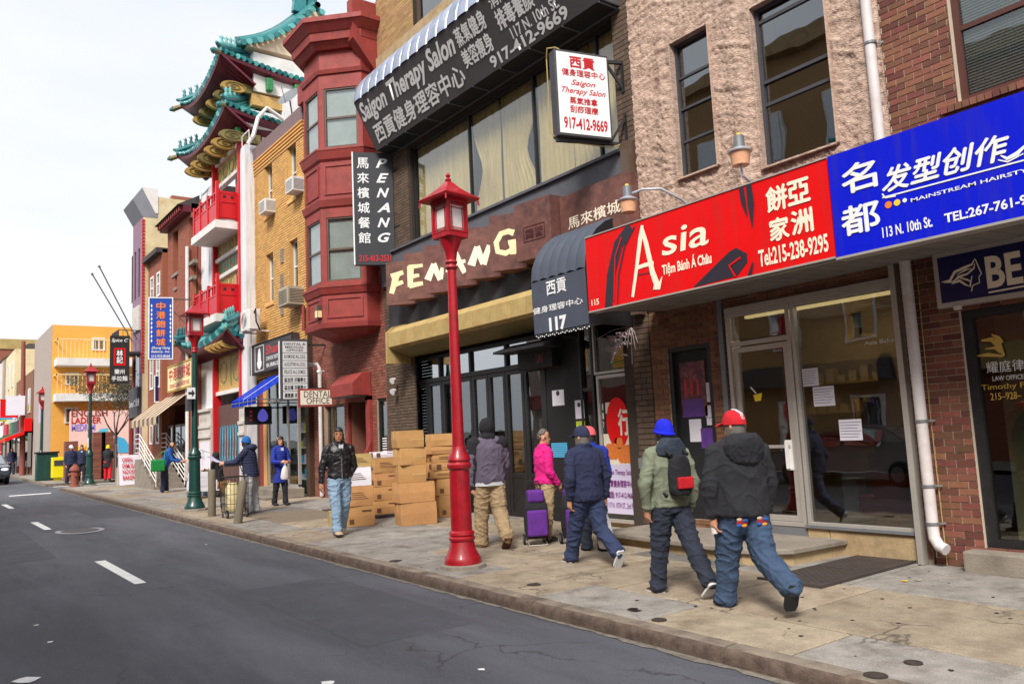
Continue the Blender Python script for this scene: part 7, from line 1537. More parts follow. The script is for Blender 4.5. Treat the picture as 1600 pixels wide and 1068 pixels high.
# ============================================================ POSTS, CART, HYDRANT, BINS
def post(px, py, top, r, lab):
    g = G(px, py); d = ray(*top); tp = CAMP + d * (g.y / d.y); t = thing('wooden_post', lab, 'bollard', g, 'wooden posts at the kerb'); b = MB(); b.tube([g - V(0, 0, .05), g.lerp(tp, .5) + V(.005, 0, 0), tp - V(0, 0, .02), tp], [r, r * .97, r, r * .9], 14); b.build('post', M('wood_grey'), t, smooth=True, angle=50)
post(331, 806, (331, 733), .085, 'upright weathered wooden post nearer the green lamp'); post(371, 817, (380, 750), .085, 'weathered wooden post leaning towards the shops by the wire cart')
wc = thing('wire_cart', 'black wire shopping cart between the two wooden posts', 'shopping cart', (5.5, 17.6, gz(17.6))); b = MB(); cx, cy, cz = 5.35, 17.5, gz(17.5); W_, D_, H_ = .46, .4, .75
for zz in (.12, .3, .5, .72, .87): b.tube([(cx, cy, cz + zz), (cx + W_, cy, cz + zz), (cx + W_, cy + D_, cz + zz), (cx, cy + D_, cz + zz), (cx, cy, cz + zz)], .007 if zz < .8 else .011, 5)
for k in range(7):
    for yy in (cy, cy + D_): b.tube([(cx + W_ * k / 6, yy, cz + .12), (cx + W_ * k / 6, yy, cz + .87)], .006, 5)
for k in range(1, 6):
    for xx in (cx, cx + W_): b.tube([(xx, cy + D_ * k / 6, cz + .12), (xx, cy + D_ * k / 6, cz + .87)], .006, 5)
b.build('basket', M('black_paint'), wc); b = MB(); b.tube([(cx, cy + D_, cz + .2), (cx - .05, cy + D_, cz + 1.0), (cx + .05, cy + D_, cz + 1.1), (cx + W_ - .05, cy + D_, cz + 1.1), (cx + W_, cy + D_, cz + .95)], .014, 8); b.build('handle', M('black_paint'), wc, smooth=True)
def wheel(p, r, w, ax, par, tyre='black_matt'):
    p, ax = Vector(p), Vector(ax).normalized(); b = MB(); b.tube([p - ax * w / 2, p - ax * w * .3, p + ax * w * .3, p + ax * w / 2], [r * .9, r, r, r * .9], 18); o = b.build('wheel', M(tyre), par, smooth=True, angle=50); b = MB(); b.tube([p - ax * w * .55, p + ax * w * .55], r * .6, 14); b.build('hub', M('grey_metal'), o, smooth=True); return o
for x in (cx + .02, cx + W_ - .02): wheel((x, cy + .05, cz + .09), .09, .03, (1, 0, 0), wc); wheel((x, cy + D_ - .02, cz + .05), .05, .02, (1, 0, 0), wc)
b = MB(); b.rings([[(cx + .18 + r_ * math.cos(a) * .13, cy + .2 + r_ * math.sin(a) * .1, cz + z) for a in [q * PI / 6 for q in range(12)]] for z, r_ in ((.14, 1), (.2, 1.25), (.45, 1.2), (.62, 1.25), (.70, .8), (.74, .75))]); tag(b.build('canvas_bag', M('curtain_cream'), smooth=True), 'cream canvas bag standing in the wire cart', 'bag')
hy = thing('fire_hydrant', 'rusty brown fire hydrant at the kerb corner', 'fire hydrant', (5.31, 37.7, gz(37.7))); o_ = V(5.31, 37.7, gz(37.7)); mat('rust', (140, 78, 64), .7, var=.15, grime=.4); b = MB(); b.lathe([(.2, 0), (.2, .05), (.15, .08), (.14, .62), (.2, .66), (.2, .70), (.17, .78), (.1, .86), (.05, .89), (.05, .95)], o_, 16); b.build('barrel', M('rust'), hy, smooth=True, angle=35)
for d in ((1, 0), (-1, 0), (0, -1)): b = MB(); b.tube([o_ + V(d[0] * .1, d[1] * .1, .5), o_ + V(d[0] * .24, d[1] * .24, .5)], .07, 10); b.build('nozzle', M('rust'), hy)
tc = thing('litter_bin', 'dark green street litter bin at the far kerb corner', 'litter bin', (5.3, 47.2, gz(47))); o_ = V(5.3, 47.2, gz(47)); b = MB(); b.box(4.9, 5.85, 46.9, 47.6, gz(47), gz(47) + 1.35); b.build('body', M('lamp_green'), tc, bevel=.05); b = MB(); b.box(4.85, 5.9, 46.85, 47.65, gz(47) + 1.35, gz(47) + 1.45); b.build('lid', M('black_matt'), tc, bevel=.02)
nb_ = thing('news_box', 'bright yellow newspaper box beside the green litter bin', 'newspaper box', (5.7, 45.7, gz(46))); bx(nb_, 'cabinet', mat('news_yellow', (240, 222, 24), .4), 5.42, 5.98, 45.5, 46.0, gz(46) + .15, gz(46) + 1.15, .02); bx(nb_, 'window', 'dark_grey', 5.5, 5.9, 45.47, 45.5, gz(46) + .75, gz(46) + 1.0); bx(nb_, 'base', 'news_yellow', 5.55, 5.85, 45.6, 45.9, gz(46), gz(46) + .15)
af = thing('pavement_sign', 'white folding sign board with red print before the mauve building', 'sign', (7.0, 35.9, gz(36)))
for s in (-1, 1): b = MB(); b.obox((7.05, 35.9 + s * .16, gz(36) + .62), (.42, 0, 0), (0, .015, 0), (0, -s * .14, .6)); b.build('board', M('poster_paper'), af)
pl = near_plane(35.72, 6.63, gz(36)); pl = Plane((6.68, 35.57, gz(36) + .08), (1, 0, 0), (0, .22, 1)); pl.text('OPEN\nDIM SUM\nNOODLE\nBAKERY', M('red_letter'), .06, .15, .62, .9, af, off=.02, ext=.01)
# stair with rails in front of the small brick house
stt = thing('stone_stair', 'stone entrance stair with white pipe railings', 'stair', (7.2, 31.5, gz(31)))
for k in range(6): bx(stt, 'step', 'stone_grey', 6.9, X8, 31.0 + k * .42, 34.2, gz(31) + k * .18, gz(31) + (k + 1) * .18)
for x in (6.92, 7.9):
    b = MB()
    for q in range(5): b.tube([(x, 30.8, gz(31) + .25 + q * .18), (x, 33.5, gz(31) + 1.33 + q * .18), (x, 34.2, gz(31) + 1.33 + q * .18)], .018, 6)
    for q in range(4): y = 30.8 + q * .9; b.tube([(x, y, gz(31) + .1 + q * .36), (x, y, gz(31) + 1.0 + q * .36)], .018, 6)
    b.build('hand_rail', M('white_paint'), stt)
st2 = thing('stone_stair', 'short brown stair with grey railings behind the folding sign', 'stair', (7.1, 37, gz(37)))
for k in range(4): bx(st2, 'step', 'stone_ochre', 6.9, X9, 36.4 + k * .3, 38.0, gz(37) + k * .17, gz(37) + (k + 1) * .17)
for x in (6.9, 7.6): b = MB(); [b.tube([(x, 36.3, gz(37) + z), (x, 37.6, gz(37) + z + .7), (x, 38, gz(37) + z + .7)], .02, 6) for z in (.5, .95)]; b.tube([(x, 36.3, gz(37)), (x, 36.3, gz(37) + .95)], .02, 6); b.tube([(x, 37.9, gz(37) + .6), (x, 37.9, gz(37) + 1.65)], .02, 6); b.build('hand_rail', M('grey_metal'), st2)
# signs and awning on the orange brick building
def hsign(name, label, cat, TLp, BRp, Y, rot, m, thick=.15, border=None): t = thing(name, label, cat, (0, Y, 0)); pl, w, z0, z1 = hung(0, TLp, BRp, Y, rot); b = MB(); slab(pl, 0, w, z0, z1, -thick, 0, b); b.build('sign_board', M(m), t); (border and frame(pl, 0, w, z0, z1, .035, 0, .012, q := MB()), q.build('border', M(border), t)) if border else None; return t, pl, w, z0, z1
t, pl, w, z0, z1 = hsign('blade_sign', 'tall blue blade sign with orange characters and white border', 'sign', (232, 464), (270.5, 561), 30.9, .3, 'sign_blue_deep' if mat('sign_blue_deep', (14, 62, 160), .4) else '', .2, 'white_letter'); hh = z1 - z0
for k, ch in enumerate('中港飽餅城'): pl.text(ch, M('orange_letter'), w * .32, z0 + hh * (.80 - .145 * k), w * .36, hh * .115, t, off=.02, ext=.01)
for s, v, h_ in [('Zhong Gang', .155, .05), ('Bakery, Inc.', .095, .05), ('215.923.8268', .03, .045)]: pl.text(s, wl, w * .12, z0 + hh * v, w * .76, hh * h_, t, off=.01, ext=.01, shear=.2 if v > .05 else 0)
b = MB()
for u in (.1, .86):
    for k in range(9): pl.shape(b, [(w * (u + .03 + .035 * math.cos(q)), z0 + hh * (.3 + .07 * k) + .07 * math.sin(q)) for q in (0, 1.57, 3.14, 4.71)], .006)
b.build('border_pattern', wl, t); b = MB(); b.bar(pl.at(w, z1 - .05, -.1), (8.1, pl.O.y - .3, z1 - .05), .05); b.bar(pl.at(w, z1 - .5, -.1), (8.1, pl.O.y - .3, z1 - 1.2), .03); b.build('bracket', M('bronze_frame'), t)
t = thing('shop_sign', 'weathered cream sign board with red characters above the beige awning', 'sign', (7.9, 33, 4)); pl = facade_plane(7.9, F(262, 560, 7.9).y, 0); a0, b0 = pl.pix(264, 612), pl.pix(300, 567); u1 = pl.pix(300, 580)[0]
b = MB(); slab(pl, 0, u1, a0[1] - .02, a0[1] + 1.0, -.15, 0, b); b.build('sign_board', M('curtain_cream'), t); b = MB(); frame(pl, 0, u1, a0[1] - .02, a0[1] + 1.0, .06, 0, .02, b); b.build('border', M('gold_paint'), t); pl.text('中港飽餅城', M('red_letter'), .25, a0[1] + .38, u1 - .5, .5, t, off=.02); pl.text('ZHONG GANG BAKERY INC.', M('red_letter'), .3, a0[1] + .1, u1 - .6, .17, t, off=.02)
t = thing('beige_awning', 'faded beige striped canvas awning over the bakery doorway', 'awning', (7.6, 33, 3)); ya, yb = F(237, 650, 7.0).y, F(298, 640, 7.4).y
mat('canvas_beige', (196, 180, 156), .8, var=.1, grime=.3); mat('canvas_brown', (128, 98, 76), .8); n = 12; yb = min(yb, 30.2); yb = 31.0; ya = ya if ya > 33 else 35.4
for k in range(n): p, q = ya + (yb - ya) * k / n, ya + (yb - ya) * (k + 1) / n; b = MB(); b.add([(6.95, p, 2.85), (6.95, q, 2.85), (8.1, q, 3.75), (8.1, p, 3.75)], [(0, 1, 2, 3)]); b.add([(6.95, p, 2.62), (6.95, (p + q) / 2, 2.55), (6.95, q, 2.62), (6.95, q, 2.85), (6.95, p, 2.85)], [(0, 1, 2, 3, 4)]); b.build('canvas_strip', M('canvas_beige') if k % 2 else M('canvas_brown'), t)
bx(b7, 'shop_interior', 'interior_warm', X7 + .8, X7 + .85, 31.2, y71 - .2, 0, 3.4)
for y in (31.3, 32.2, 33.4, 34.4): o = bx(b7, 'shop_door', 'brown_frame', X7 - .02, X7 + .05, y, y + .85, gz(32), 2.6); bx(o, 'pane', 'glass_clear', X7 - .03, X7 - .022, y + .1, y + .75, .6, 2.5)
t, pl, w, z0, z1 = hsign('blade_sign', 'dark blade sign with a red square and white characters near the mauve building', 'sign', (172, 524), (202, 599), 36.5, .15, 'black_matt', .15)
hh = z1 - z0; b = MB(); frame(pl, w * .2, w * .8, z0 + hh * .38, z0 + hh * .74, .06, 0, .01, b); b.build('red_square', M('sign_red'), t); pl.text('Spice C', wl, w * .08, z0 + hh * .85, w * .84, hh * .09, t, shear=.3, off=.01); pl.text('林\n記', wl, w * .34, z0 + hh * .43, w * .32, hh * .27, t, off=.02); pl.text('蘭州', wl, w * .25, z0 + hh * .2, w * .5, hh * .1, t, off=.01); pl.text('手拉麵', wl, w * .1, z0 + hh * .06, w * .8, hh * .1, t, off=.01)
t, pl, w, z0, z1 = hsign('blade_sign', 'small dark blue curved sign on the low brick house', 'sign', (241, 586), (252, 628), 35.0, .1, 'sign_navy', .12, 'white_letter')
# far banners
for lab, tl, br, Y, m, s, mm in [('white bakery banner with dark characters far down the street', (15, 634), (45, 670), 68, 'poster_paper', '科\n恩', 'dark_letter'), ('pale pink banner on the second green lamp post', (61, 626), (72, 660), 53, 'poster_lilac', '*', 'gold_letter'), ('crimson banner on the second green lamp post', (79, 639), (100, 668), 52, 'sign_crimson', 'S', 'poster_paper'), ('lilac shop board below the pale pink banner', (59, 662), (79, 684), 60, 'poster_lilac', '8', 'purple_letter'), ('green shop board at the left edge of the view', (-12, 642), (6, 675), 90, 'pattern_green', 'O', 'orange_letter')]:
    mat('sign_crimson', (200, 30, 60), .5); t, pl, w, z0, z1 = hsign('banner', lab, 'banner', tl, br, Y, .0, m, .05); pl.text(s, M(mm), w * .25, z0 + (z1 - z0) * .4, w * .5, (z1 - z0) * .5, t)
    if m == 'poster_paper': pl.text('BAKERY\n928-1728', M('dark_letter'), w * .05, z0 + .06, w * .9, (z1 - z0) * .26, t, off=.02)
    b = MB(); b.bar(pl.at(w * .5, z1 + .02, -.02), pl.at(w + 1.5, z1 + .02, -.02), .05); b.build('bracket', M('dark_grey'), t)
ap2 = thing('shop_awning', 'dark grey awning over the far shops beyond the side street', 'awning', (6, 62, 3)); b = MB(); b.prism([(6.3, 59, 3.9), (5.2, 59, 3.2), (5.2, 59, 3.0), (6.3, 59, 3.0)], (0, 6, 0)); b.build('canvas', M('dark_grey'), ap2)
tp_ = thing('utility_pole', 'tall brown utility pole far down the pavement', 'pole', (5.35, 58.5, gz(58))); b = MB(); b.tube([(5.35, 58.5, gz(58)), (5.25, 58.5, 8.9)], [.17, .12], 10); b.build('pole', M('rust'), tp_, smooth=True)
# ============================================================ TREE, GATE PILLARS
def brick_pillar(x, y, w, h, lab):
    t = thing('brick_pillar', lab, 'pillar', (x, y, gz(y))); c = bx(t, 'core', 'mortar', x - w / 2 + .01, x + w / 2 - .01, y - w / 2 + .01, y + w / 2 - .01, gz(y), gz(y) + h)
    k = 0
    while k * .08 < h - .05: bx(t, 'brick', 'brick_red', x - w / 2, x + w / 2 * (.1 if k % 2 else .6) - .01, y - w / 2, y + w / 2, gz(y) + k * .08, gz(y) + k * .08 + .068); bx(t, 'brick', 'brick_red', x + w / 2 * (.1 if k % 2 else .6), x + w / 2, y - w / 2, y + w / 2, gz(y) + k * .08, gz(y) + k * .08 + .068); k += 1
for px, lab in ((110, 'brick gate pillar nearest the kerb beyond the side street'), (153, 'brick gate pillar left of the iron gate'), (166, 'brick gate pillar right of the iron gate')): p = PY(px, 745, 44.5); brick_pillar(p.x, 44.5, .55, 2.3 if px > 120 else 1.9, lab)
p, q = PY(156, 745, 44.5), PY(164, 745, 44.5); tag(bx(None, 'iron_gate', 'dark_grey', p.x + .1, q.x, 44.45, 44.5, gz(44) + .6, gz(44) + 2.1), 'dark iron gate between two brick pillars', 'gate')
tx, ty = PY(180, 745, 43.8).x, 43.8; tr_ = thing('bare_tree', 'small dark tree with sparse leaves before the painted wall', 'tree', (tx, ty, gz(ty))); rt = random.Random(6); tips = []
b = MB()
def branch(p, d, L, r, lv):
    pts = [p]; rs = [r]
    for k in range(4): d = (d + V(rt.uniform(-.18, .18), rt.uniform(-.18, .18), rt.uniform(-.02, .14))).normalized(); pts.append(pts[-1] + d * L / 4); rs.append(r * (1 - .14 * (k + 1)))
    b.tube(pts, rs, 5 if lv else 8)
    if lv >= 2: tips.extend(pts[2:])
    if lv < 4:
        for k in range(3 if lv else 5): a = rt.uniform(0, 6.28); nd = (d * .75 + V(math.cos(a), math.sin(a), .25) * .75).normalized(); branch(pts[-1 - (k % 2) if lv else -1], nd, L * rt.uniform(.55, .8), rs[-1] * .7, lv + 1)
branch(V(tx, ty, gz(ty)), V(-.05, 0, 1), 2.1, .16, 0); b.build('trunk', mat('bark', (84, 64, 60), .9, var=.3, vscale=5), tr_, smooth=True)
b = MB()
for p in tips:
    for k in range(7): c = p + V(rt.gauss(0, .14), rt.gauss(0, .14), rt.gauss(0, .12)); u = V(rt.uniform(-1, 1), rt.uniform(-1, 1), rt.uniform(-1, 1)).normalized(); w_ = u.orthogonal().normalized(); s = rt.uniform(.035, .07); b.add([c - u * s, c + w_ * s * .5, c + u * s, c - w_ * s * .5], [(0, 1, 2, 3)])
b.build('crown', mat('leaf_dark', (74, 72, 52), .7, rnd=.4), tr_)['kind'] = 'stuff'
# ============================================================ CARS
mat('car_dark', (34, 38, 50), .25, metal=.5, coat=1); mat('car_silver', (176, 180, 186), .25, metal=.6, coat=1); mat('tyre', (24, 24, 26), .8); emis('headlight', (236, 240, 250), .6)
def car(name, label, x, y, z, m, rot):
    t = thing(name, label, 'car', (0, 0, 0)); L_, W_ = 4.6, 1.82
    prof = [(-2.3, .35), (-2.32, .6), (-2.2, .88), (-1.3, 1.0), (-.55, 1.42), (.2, 1.5), (1.1, 1.44), (1.85, 1.02), (2.25, .96), (2.3, .6), (2.28, .35)]
    rg = []
    for s, k, zs in ((-1, .9, .0), (-1, 1, .25), (-1, .97, .62), (1, .97, .62), (1, 1, .25), (1, .9, 0)): rg.append([(s * W_ / 2 * k * (1 - max(0, z - .95) * .42 * (1 if abs(zs - .62) < .1 or 1 else 0)), yy, z if zs == .62 or z < .9 else z - (.62 - zs) * .0) for yy, z in prof])
    b = MB(); b.rings([[(x_, yy, zz) for x_, yy, zz in r] for r in rg]); b.build('body', M(m), t, smooth=True, bevel=.03, angle=35)
    gm = M('glass_mirror'); b = MB(); b.add([(-.74, -1.27, 1.03), (.74, -1.27, 1.03), (.62, -.6, 1.41), (-.62, -.6, 1.41)], [(0, 1, 2, 3)]); b.v = [(x_, yy - .012, zz + .015) for x_, yy, zz in b.v]; b.build('windscreen', gm, t)
    for s in (-1, 1):
        for pts in ([(-1.0, 1.04), (-.1, 1.04), (-.1, 1.42), (-.5, 1.38)], [(0, 1.04), (.95, 1.04), (1.0, 1.39), (0, 1.43)]): b = MB(); b.add([(s * (W_ / 2 * .985 * (1 - max(0, zz - .95) * .42) + .012), yy, zz) for yy, zz in pts], [(0, 1, 2, 3)]); b.build('side_window', gm, t)
        for yy in (-1.45, 1.4): wheel((s * .80, yy, .33), .33, .22, (1, 0, 0), t, 'tyre')
        b = MB(); b.sphere((s * .66, -2.2, .74), (.2, .1, .085), 12, 8); b.build('headlight', M('headlight'), t, smooth=True); b = MB(); b.sphere((s * 1.0, -.95, 1.04), (.1, .07, .07), 10, 6); b.build('wing_mirror', M(m), t, smooth=True)
    bx(t, 'grille', 'black_matt', -.42, .42, -2.345, -2.3, .55, .8); bx(t, 'bumper_intake', 'black_matt', -.7, .7, -2.33, -2.29, .3, .45); bx(t, 'grille_bar', 'aluminium', -.42, .42, -2.355, -2.345, .66, .69); bx(t, 'number_plate', 'white_letter', -.16, .16, -2.35, -2.34, .46, .54)
    t.location = (x, y, z); t.rotation_euler.z = rot
p = G(20, 750); car('parked_car', 'dark saloon car facing us at the left edge of the street', 2.95, 50, gz(50) - .12, 'car_dark', 0)
car('parked_car', 'silver car parked across the street, seen in the bakery window', -1.7, 11.3, -.1, 'car_silver', PI)
# ============================================================ PEOPLE
for n_, c in [('skin', (198, 142, 112)), ('skin_tan', (176, 120, 88))]: mat(n_, c, .5, var=.06, vscale=12)
mat('hair_black', (26, 22, 22), .5, var=.3, vscale=30); mat('hair_grey', (92, 86, 80), .6, var=.35, vscale=30); mat('eye_dark', (30, 22, 20), .3); mat('lip', (150, 84, 74), .5)
def cloth(n_, c, rough=.8, bump=.8, bs=260, **k): return mat(n_, c, rough, var=.22, vscale=9, bump=bump, bscale=bs, **k)
for n_, c in [('c_charcoal', (34, 34, 40)), ('c_sage', (128, 134, 112)), ('c_navy', (34, 40, 72)), ('c_pink', (222, 20, 128)), ('c_mauve', (104, 94, 112)), ('c_black', (30, 29, 34)), ('c_royal', (26, 48, 150)), ('c_jeans', (60, 80, 108)), ('c_darkjeans', (44, 50, 66)), ('c_khaki', (178, 152, 116)), ('c_lightjeans', (142, 168, 192)), ('c_greypants', (176, 176, 180)), ('c_blueslacks', (46, 58, 92)), ('c_red', (206, 18, 34)), ('c_beanieblue', (8, 28, 214)), ('c_beanieteal', (18, 96, 170)), ('c_yellow', (232, 222, 20)), ('c_hoodblue', (24, 84, 160)), ('c_salmon', (222, 92, 96)), ('c_white', (226, 226, 228)), ('c_brown', (96, 56, 40)), ('c_tan', (196, 170, 140)), ('c_purple', (98, 40, 140)), ('c_green', (20, 140, 62)), ('c_orange', (220, 150, 50)), ('c_patchred', (150, 30, 40)), ('c_olivehood', (46, 56, 70))]: cloth(n_, c)
mat('c_leather', (34, 31, 33), .35, var=.2, vscale=9, bump=.6, bscale=60)
def fuse(mb, vox, name, m, parent, it=4, disp=None):
    me = mb.mesh('t', M(m)); o = link(bpy.data.objects.new('t', me)); r = o.modifiers.new('r', 'REMESH'); r.mode = 'VOXEL'; r.voxel_size = vox; r.use_smooth_shade = True
    s = o.modifiers.new('s', 'SMOOTH'); s.iterations = it; s.factor = .5
    dg = bpy.context.evaluated_depsgraph_get(); m2 = bpy.data.meshes.new_from_object(o.evaluated_get(dg)); bpy.data.objects.remove(o); bpy.data.meshes.remove(me)
    if disp:
        n = len(m2.vertices); co = np.empty(n * 3); m2.vertices.foreach_get('co', co); co = co.reshape(-1, 3); no = np.empty(n * 3); m2.vertex_normals.foreach_get('vector', no); no = no.reshape(-1, 3)
        co += no * np.array([disp(c) for c in co])[:, None]; m2.vertices.foreach_set('co', co.reshape(-1))
    m2.materials.clear(); m2.materials.append(M(m)); m2.name = name
    m2.polygons.foreach_set('use_smooth', [True] * len(m2.polygons)); m2.update()
    return adopt(link(bpy.data.objects.new(name, m2)), parent)
def cap_(b, p, q, r1, r2):
    p, q = Vector(p), Vector(q); b.tube([p, q], [r1, r2], 12); b.sphere(p, r1, 12, 8); b.sphere(q, r2, 12, 8)
def folds(a, seed, fx=5., fz=16.):
    def f(c):
        w = noise.noise(V(c[0] * 4, c[1] * 4 + seed, c[2] * 5)) * 1.3
        n1 = 1 - abs(noise.noise(V(c[0] * fx + seed, c[1] * fx + w, c[2] * fz + 2.5 * c[0] + w))) * 2.6
        n2 = 1 - abs(noise.noise(V(c[0] * fx * 2.2 + w, c[1] * fx * 2.2, c[2] * fz * 1.5 + seed))) * 2.6
        return a * (1.1 * max(n1, -.4) ** 3 + .6 * max(n2, -.4) ** 3 - .35)
    return f
def quilt(a, seed): return lambda c: a * (abs(math.sin(c[2] * PI / .062 + .3 * noise.noise(V(*c) * 5))) ** .6 - .6) + .3 * a * noise.noise(V(*c) * 18)
def person(label, x, y, rot, h, legs, arms, top, trs, shoe, head='hair', hcol='hair_black', bulk=1.0, lean=0, hyaw=0, hem=.45, sleeve=None, z=None, vox=.0105, skin='skin', tk='cloth', wide=1.0, pz=None, shirt=None, female=False, soles=None, group=None):
    t = thing('person', label, 'person', (0, 0, 0), group); LOCAL.add(t.name); S = h; cl_, sl_ = math.cos(lean), math.sin(lean)
    hipz = .505
    def T(px, py, pz_): dz = pz_ - hipz; return V(px, py * cl_ + dz * sl_, hipz + dz * cl_ - py * sl_) * S
    sw = (.098 if female else .112) * wide
    body, trou, tops = MB(), MB(), MB(); shoes = []; ends = []
    low = 9
    for s, (f, k, ab, fa) in zip((-1, 1), legs):
        hp = V(s * .052, 0, hipz - .01) * S; kn = hp + V(s * math.sin(ab), math.sin(f), -math.cos(f)).normalized() * .235 * S; an = kn + V(s * math.sin(ab) * .3, math.sin(f - k), -math.cos(f - k)).normalized() * .235 * S
        ends.append((hp, kn, an, fa)); td = V(0, math.cos(fa), math.sin(fa)); dn = V(0, math.sin(fa), -math.cos(fa)); low = min(low, (an + dn * .038 * S).z, (an + td * .1 * S + dn * .038 * S).z)
    off = V(0, 0, -low)
    if pz is not None: off = V(0, 0, pz - hipz * S)
    O = off
    for s, (hp, kn, an, fa) in zip((-1, 1), ends):
        hp, kn, an = hp + O, kn + O, an + O; cap_(body, hp, kn, .04 * S, .028 * S); cap_(body, kn, an, .028 * S, .022 * S)
        w = .062 * S * bulk; cap_(trou, hp, kn, w, w * .80); cap_(trou, kn, an + (an - kn).normalized() * .004, w * .76, w * (.66 if trs != 'c_black' or not female else .5)); b2 = (an - kn).normalized()
        trou.tube([kn.lerp(an, .8), an + b2 * .015 * S], [w * .68, w * .74], 12)
        td, dn = V(0, math.cos(fa), math.sin(fa)), V(0, math.sin(fa), -math.cos(fa)); sh = MB(); W2 = .030 * S
        def ft(u, v, q, td=td, dn=dn, an=an): return tuple(an + td * u * S + dn * v * S + V(q, 0, 0))
        rr = [(-.032, .012, .7), (-.02, .0, 1), (.01, -.004, 1), (.045, .008, 1.05), (.08, .018, 1.1), (.105, .026, .75)]
        sh.rings([[ft(u, .034, -W2 * k_), ft(u, .034, W2 * k_), ft(u, (v + .034) / 2, W2 * k_ * 1.02), ft(u, v, W2 * k_ * .55), ft(u, v, -W2 * k_ * .55), ft(u, (v + .034) / 2, -W2 * k_ * 1.02)] for u, v, k_ in rr]); so = sh.build('shoe', M(shoe), t, smooth=True, bevel=.006, angle=70)
        sl2 = MB(); sl2.rings([[ft(u, .03, -W2 * k_ * 1.06), ft(u, .03, W2 * k_ * 1.06), ft(u, .043, W2 * k_ * 1.04), ft(u, .043, -W2 * k_ * 1.04)] for u, v, k_ in rr]); sl2.build('sole', M(soles or 'black_matt'), so)
    # pelvis and torso
    def ell(px, py, pz_, rx, ry, n=16): return [tuple(T(px + rx * math.cos(a), py + ry * math.sin(a), pz_) + O) for a in [q * 2 * PI / n for q in range(n)]]
    trou.rings([ell(0, 0, z_, rx * bulk, ry * bulk) for z_, rx, ry in ((.455, .085, .068), (.50, .098, .076), (.56, .088, .066))])
    body.rings([ell(0, 0, z_, rx, ry) for z_, rx, ry in ((.47, .07, .05), (.6, .07, .045), (.75, .08, .05), (.82, .05, .035))]); 
    K = bulk * wide
    prof = [(hem, .104, .082), (hem + .035, .109, .086), (.56, .106, .082), (.62, .104, .08), (.70, .112, .082), (.765, .113, .076), (.805, .088, .062), (.832, .052, .05), (.862, .044, .050)]
    if female: prof = [(hem, .112, .085), (hem + .04, .11, .084), (.54, .104, .078), (.61, .088, .07), (.69, .098, .08), (.765, .098, .072), (.805, .075, .055), (.832, .042, .042), (.855, .036, .042)]
    tops.rings([ell(0, 0, z_, rx * K, ry * bulk) for z_, rx, ry in prof]); 
    cap_(tops, T(-.02, -.005, .825) + O, T(.02, -.005, .825) + O, .046 * S, .046 * S)
    hands = []
    for s, (f, ab, el, inn) in zip((-1, 1), arms):
        shd = T(s * sw, 0, .778) + O; cap_(tops, T(s * .035, -.004, .822) + O, shd + V(0, 0, .006), .03 * S * bulk, .040 * S * bulk); d1 = V(s * math.sin(ab), math.sin(f), -math.cos(f)).normalized(); elb = shd + d1 * .17 * S; d2 = V(-s * inn, math.sin(f + el), -math.cos(f + el)).normalized(); wr = elb + d2 * .145 * S
        cap_(tops, shd, elb, .040 * S * bulk, .034 * S * bulk); cap_(tops, elb, wr - d2 * .012 * S, .033 * S * bulk, .025 * S * bulk); tops.tube([wr - d2 * .03 * S, wr - d2 * .004 * S], [.026 * S * bulk, .028 * S * bulk], 12); cap_(body, shd, elb, .025 * S, .02 * S); cap_(body, elb, wr, .02 * S, .016 * S)
        sd_ = V(1, 0, 0) if abs(d2.x) < .8 else V(0, 1, 0); wd = d2.cross(sd_).normalized(); nrm = sd_ if abs(d2.dot(sd_)) < .9 else wd; lat = d2.cross(nrm).normalized()
        if lat.y < 0: lat = -lat
        pm = wr + d2 * .045 * S; cap_(body, wr, pm, .017 * S, .020 * S); curl = -nrm * s if abs(nrm.x) > .5 else nrm
        for k in range(4):
            r0 = pm + lat * (.018 - .012 * k) * S + d2 * .01 * S; m1 = r0 + (d2 * .85 + curl * .4).normalized() * (.026, .029, .028, .022)[k] * S; m2_ = m1 + (d2 * .35 + curl * .9).normalized() * .022 * S; cap_(body, r0, m1, .0062 * S, .0056 * S); cap_(body, m1, m2_, .0056 * S, .0048 * S)
        th = wr + lat * .02 * S + d2 * .02 * S; cap_(body, th, th + (d2 * .8 + lat * .5 + curl * .3) * .03 * S, .0075 * S, .0058 * S); hands.append(pm + d2 * .02 * S)
    # head
    HC = T(0, .014, .915) + O; R3 = Matrix.Rotation(hyaw, 3, 'Z')
    def hd(px, py, pz_): return HC + R3 @ (V(px, py, pz_) * S)
    cap_(body, T(0, 0, .80) + O, HC - V(0, .01 * S, .04 * S), .034 * S, .031 * S)
    b = body; ring = []
    for z_, rx, fy_, by in ((-.068, .016, .044, -.0), (-.060, .028, .05, .012), (-.04, .037, .052, .03), (-.015, .042, .050, .046), (.01, .044, .049, .055), (.035, .044, .050, .056), (.052, .038, .040, .048), (.064, .024, .022, .03), (.069, .008, .006, .01)):
        ring.append([tuple(hd(rx * math.cos(a), (fy_ if math.sin(a) > 0 else by) * math.sin(a), z_)) for a in [q * 2 * PI / 16 for q in range(16)]])
    b.rings(ring); b.rings([[tuple(hd(wx * sx, yy, zz)) for sx in (-1, 1) for _ in (0,)] + [tuple(hd(0, yy + .012, zz))] for wx, yy, zz in ((.004, .046, .006), (.006, .05, -.008), (.010, .052, -.02), (.008, .046, -.026))])
    for s in (-1, 1): b.sphere(hd(s * .045, -.006, -.006), (.006 * S, .011 * S, .017 * S), 8, 6)
    fuse(body, min(vox * .62, .011), 'body', skin, t, 2)
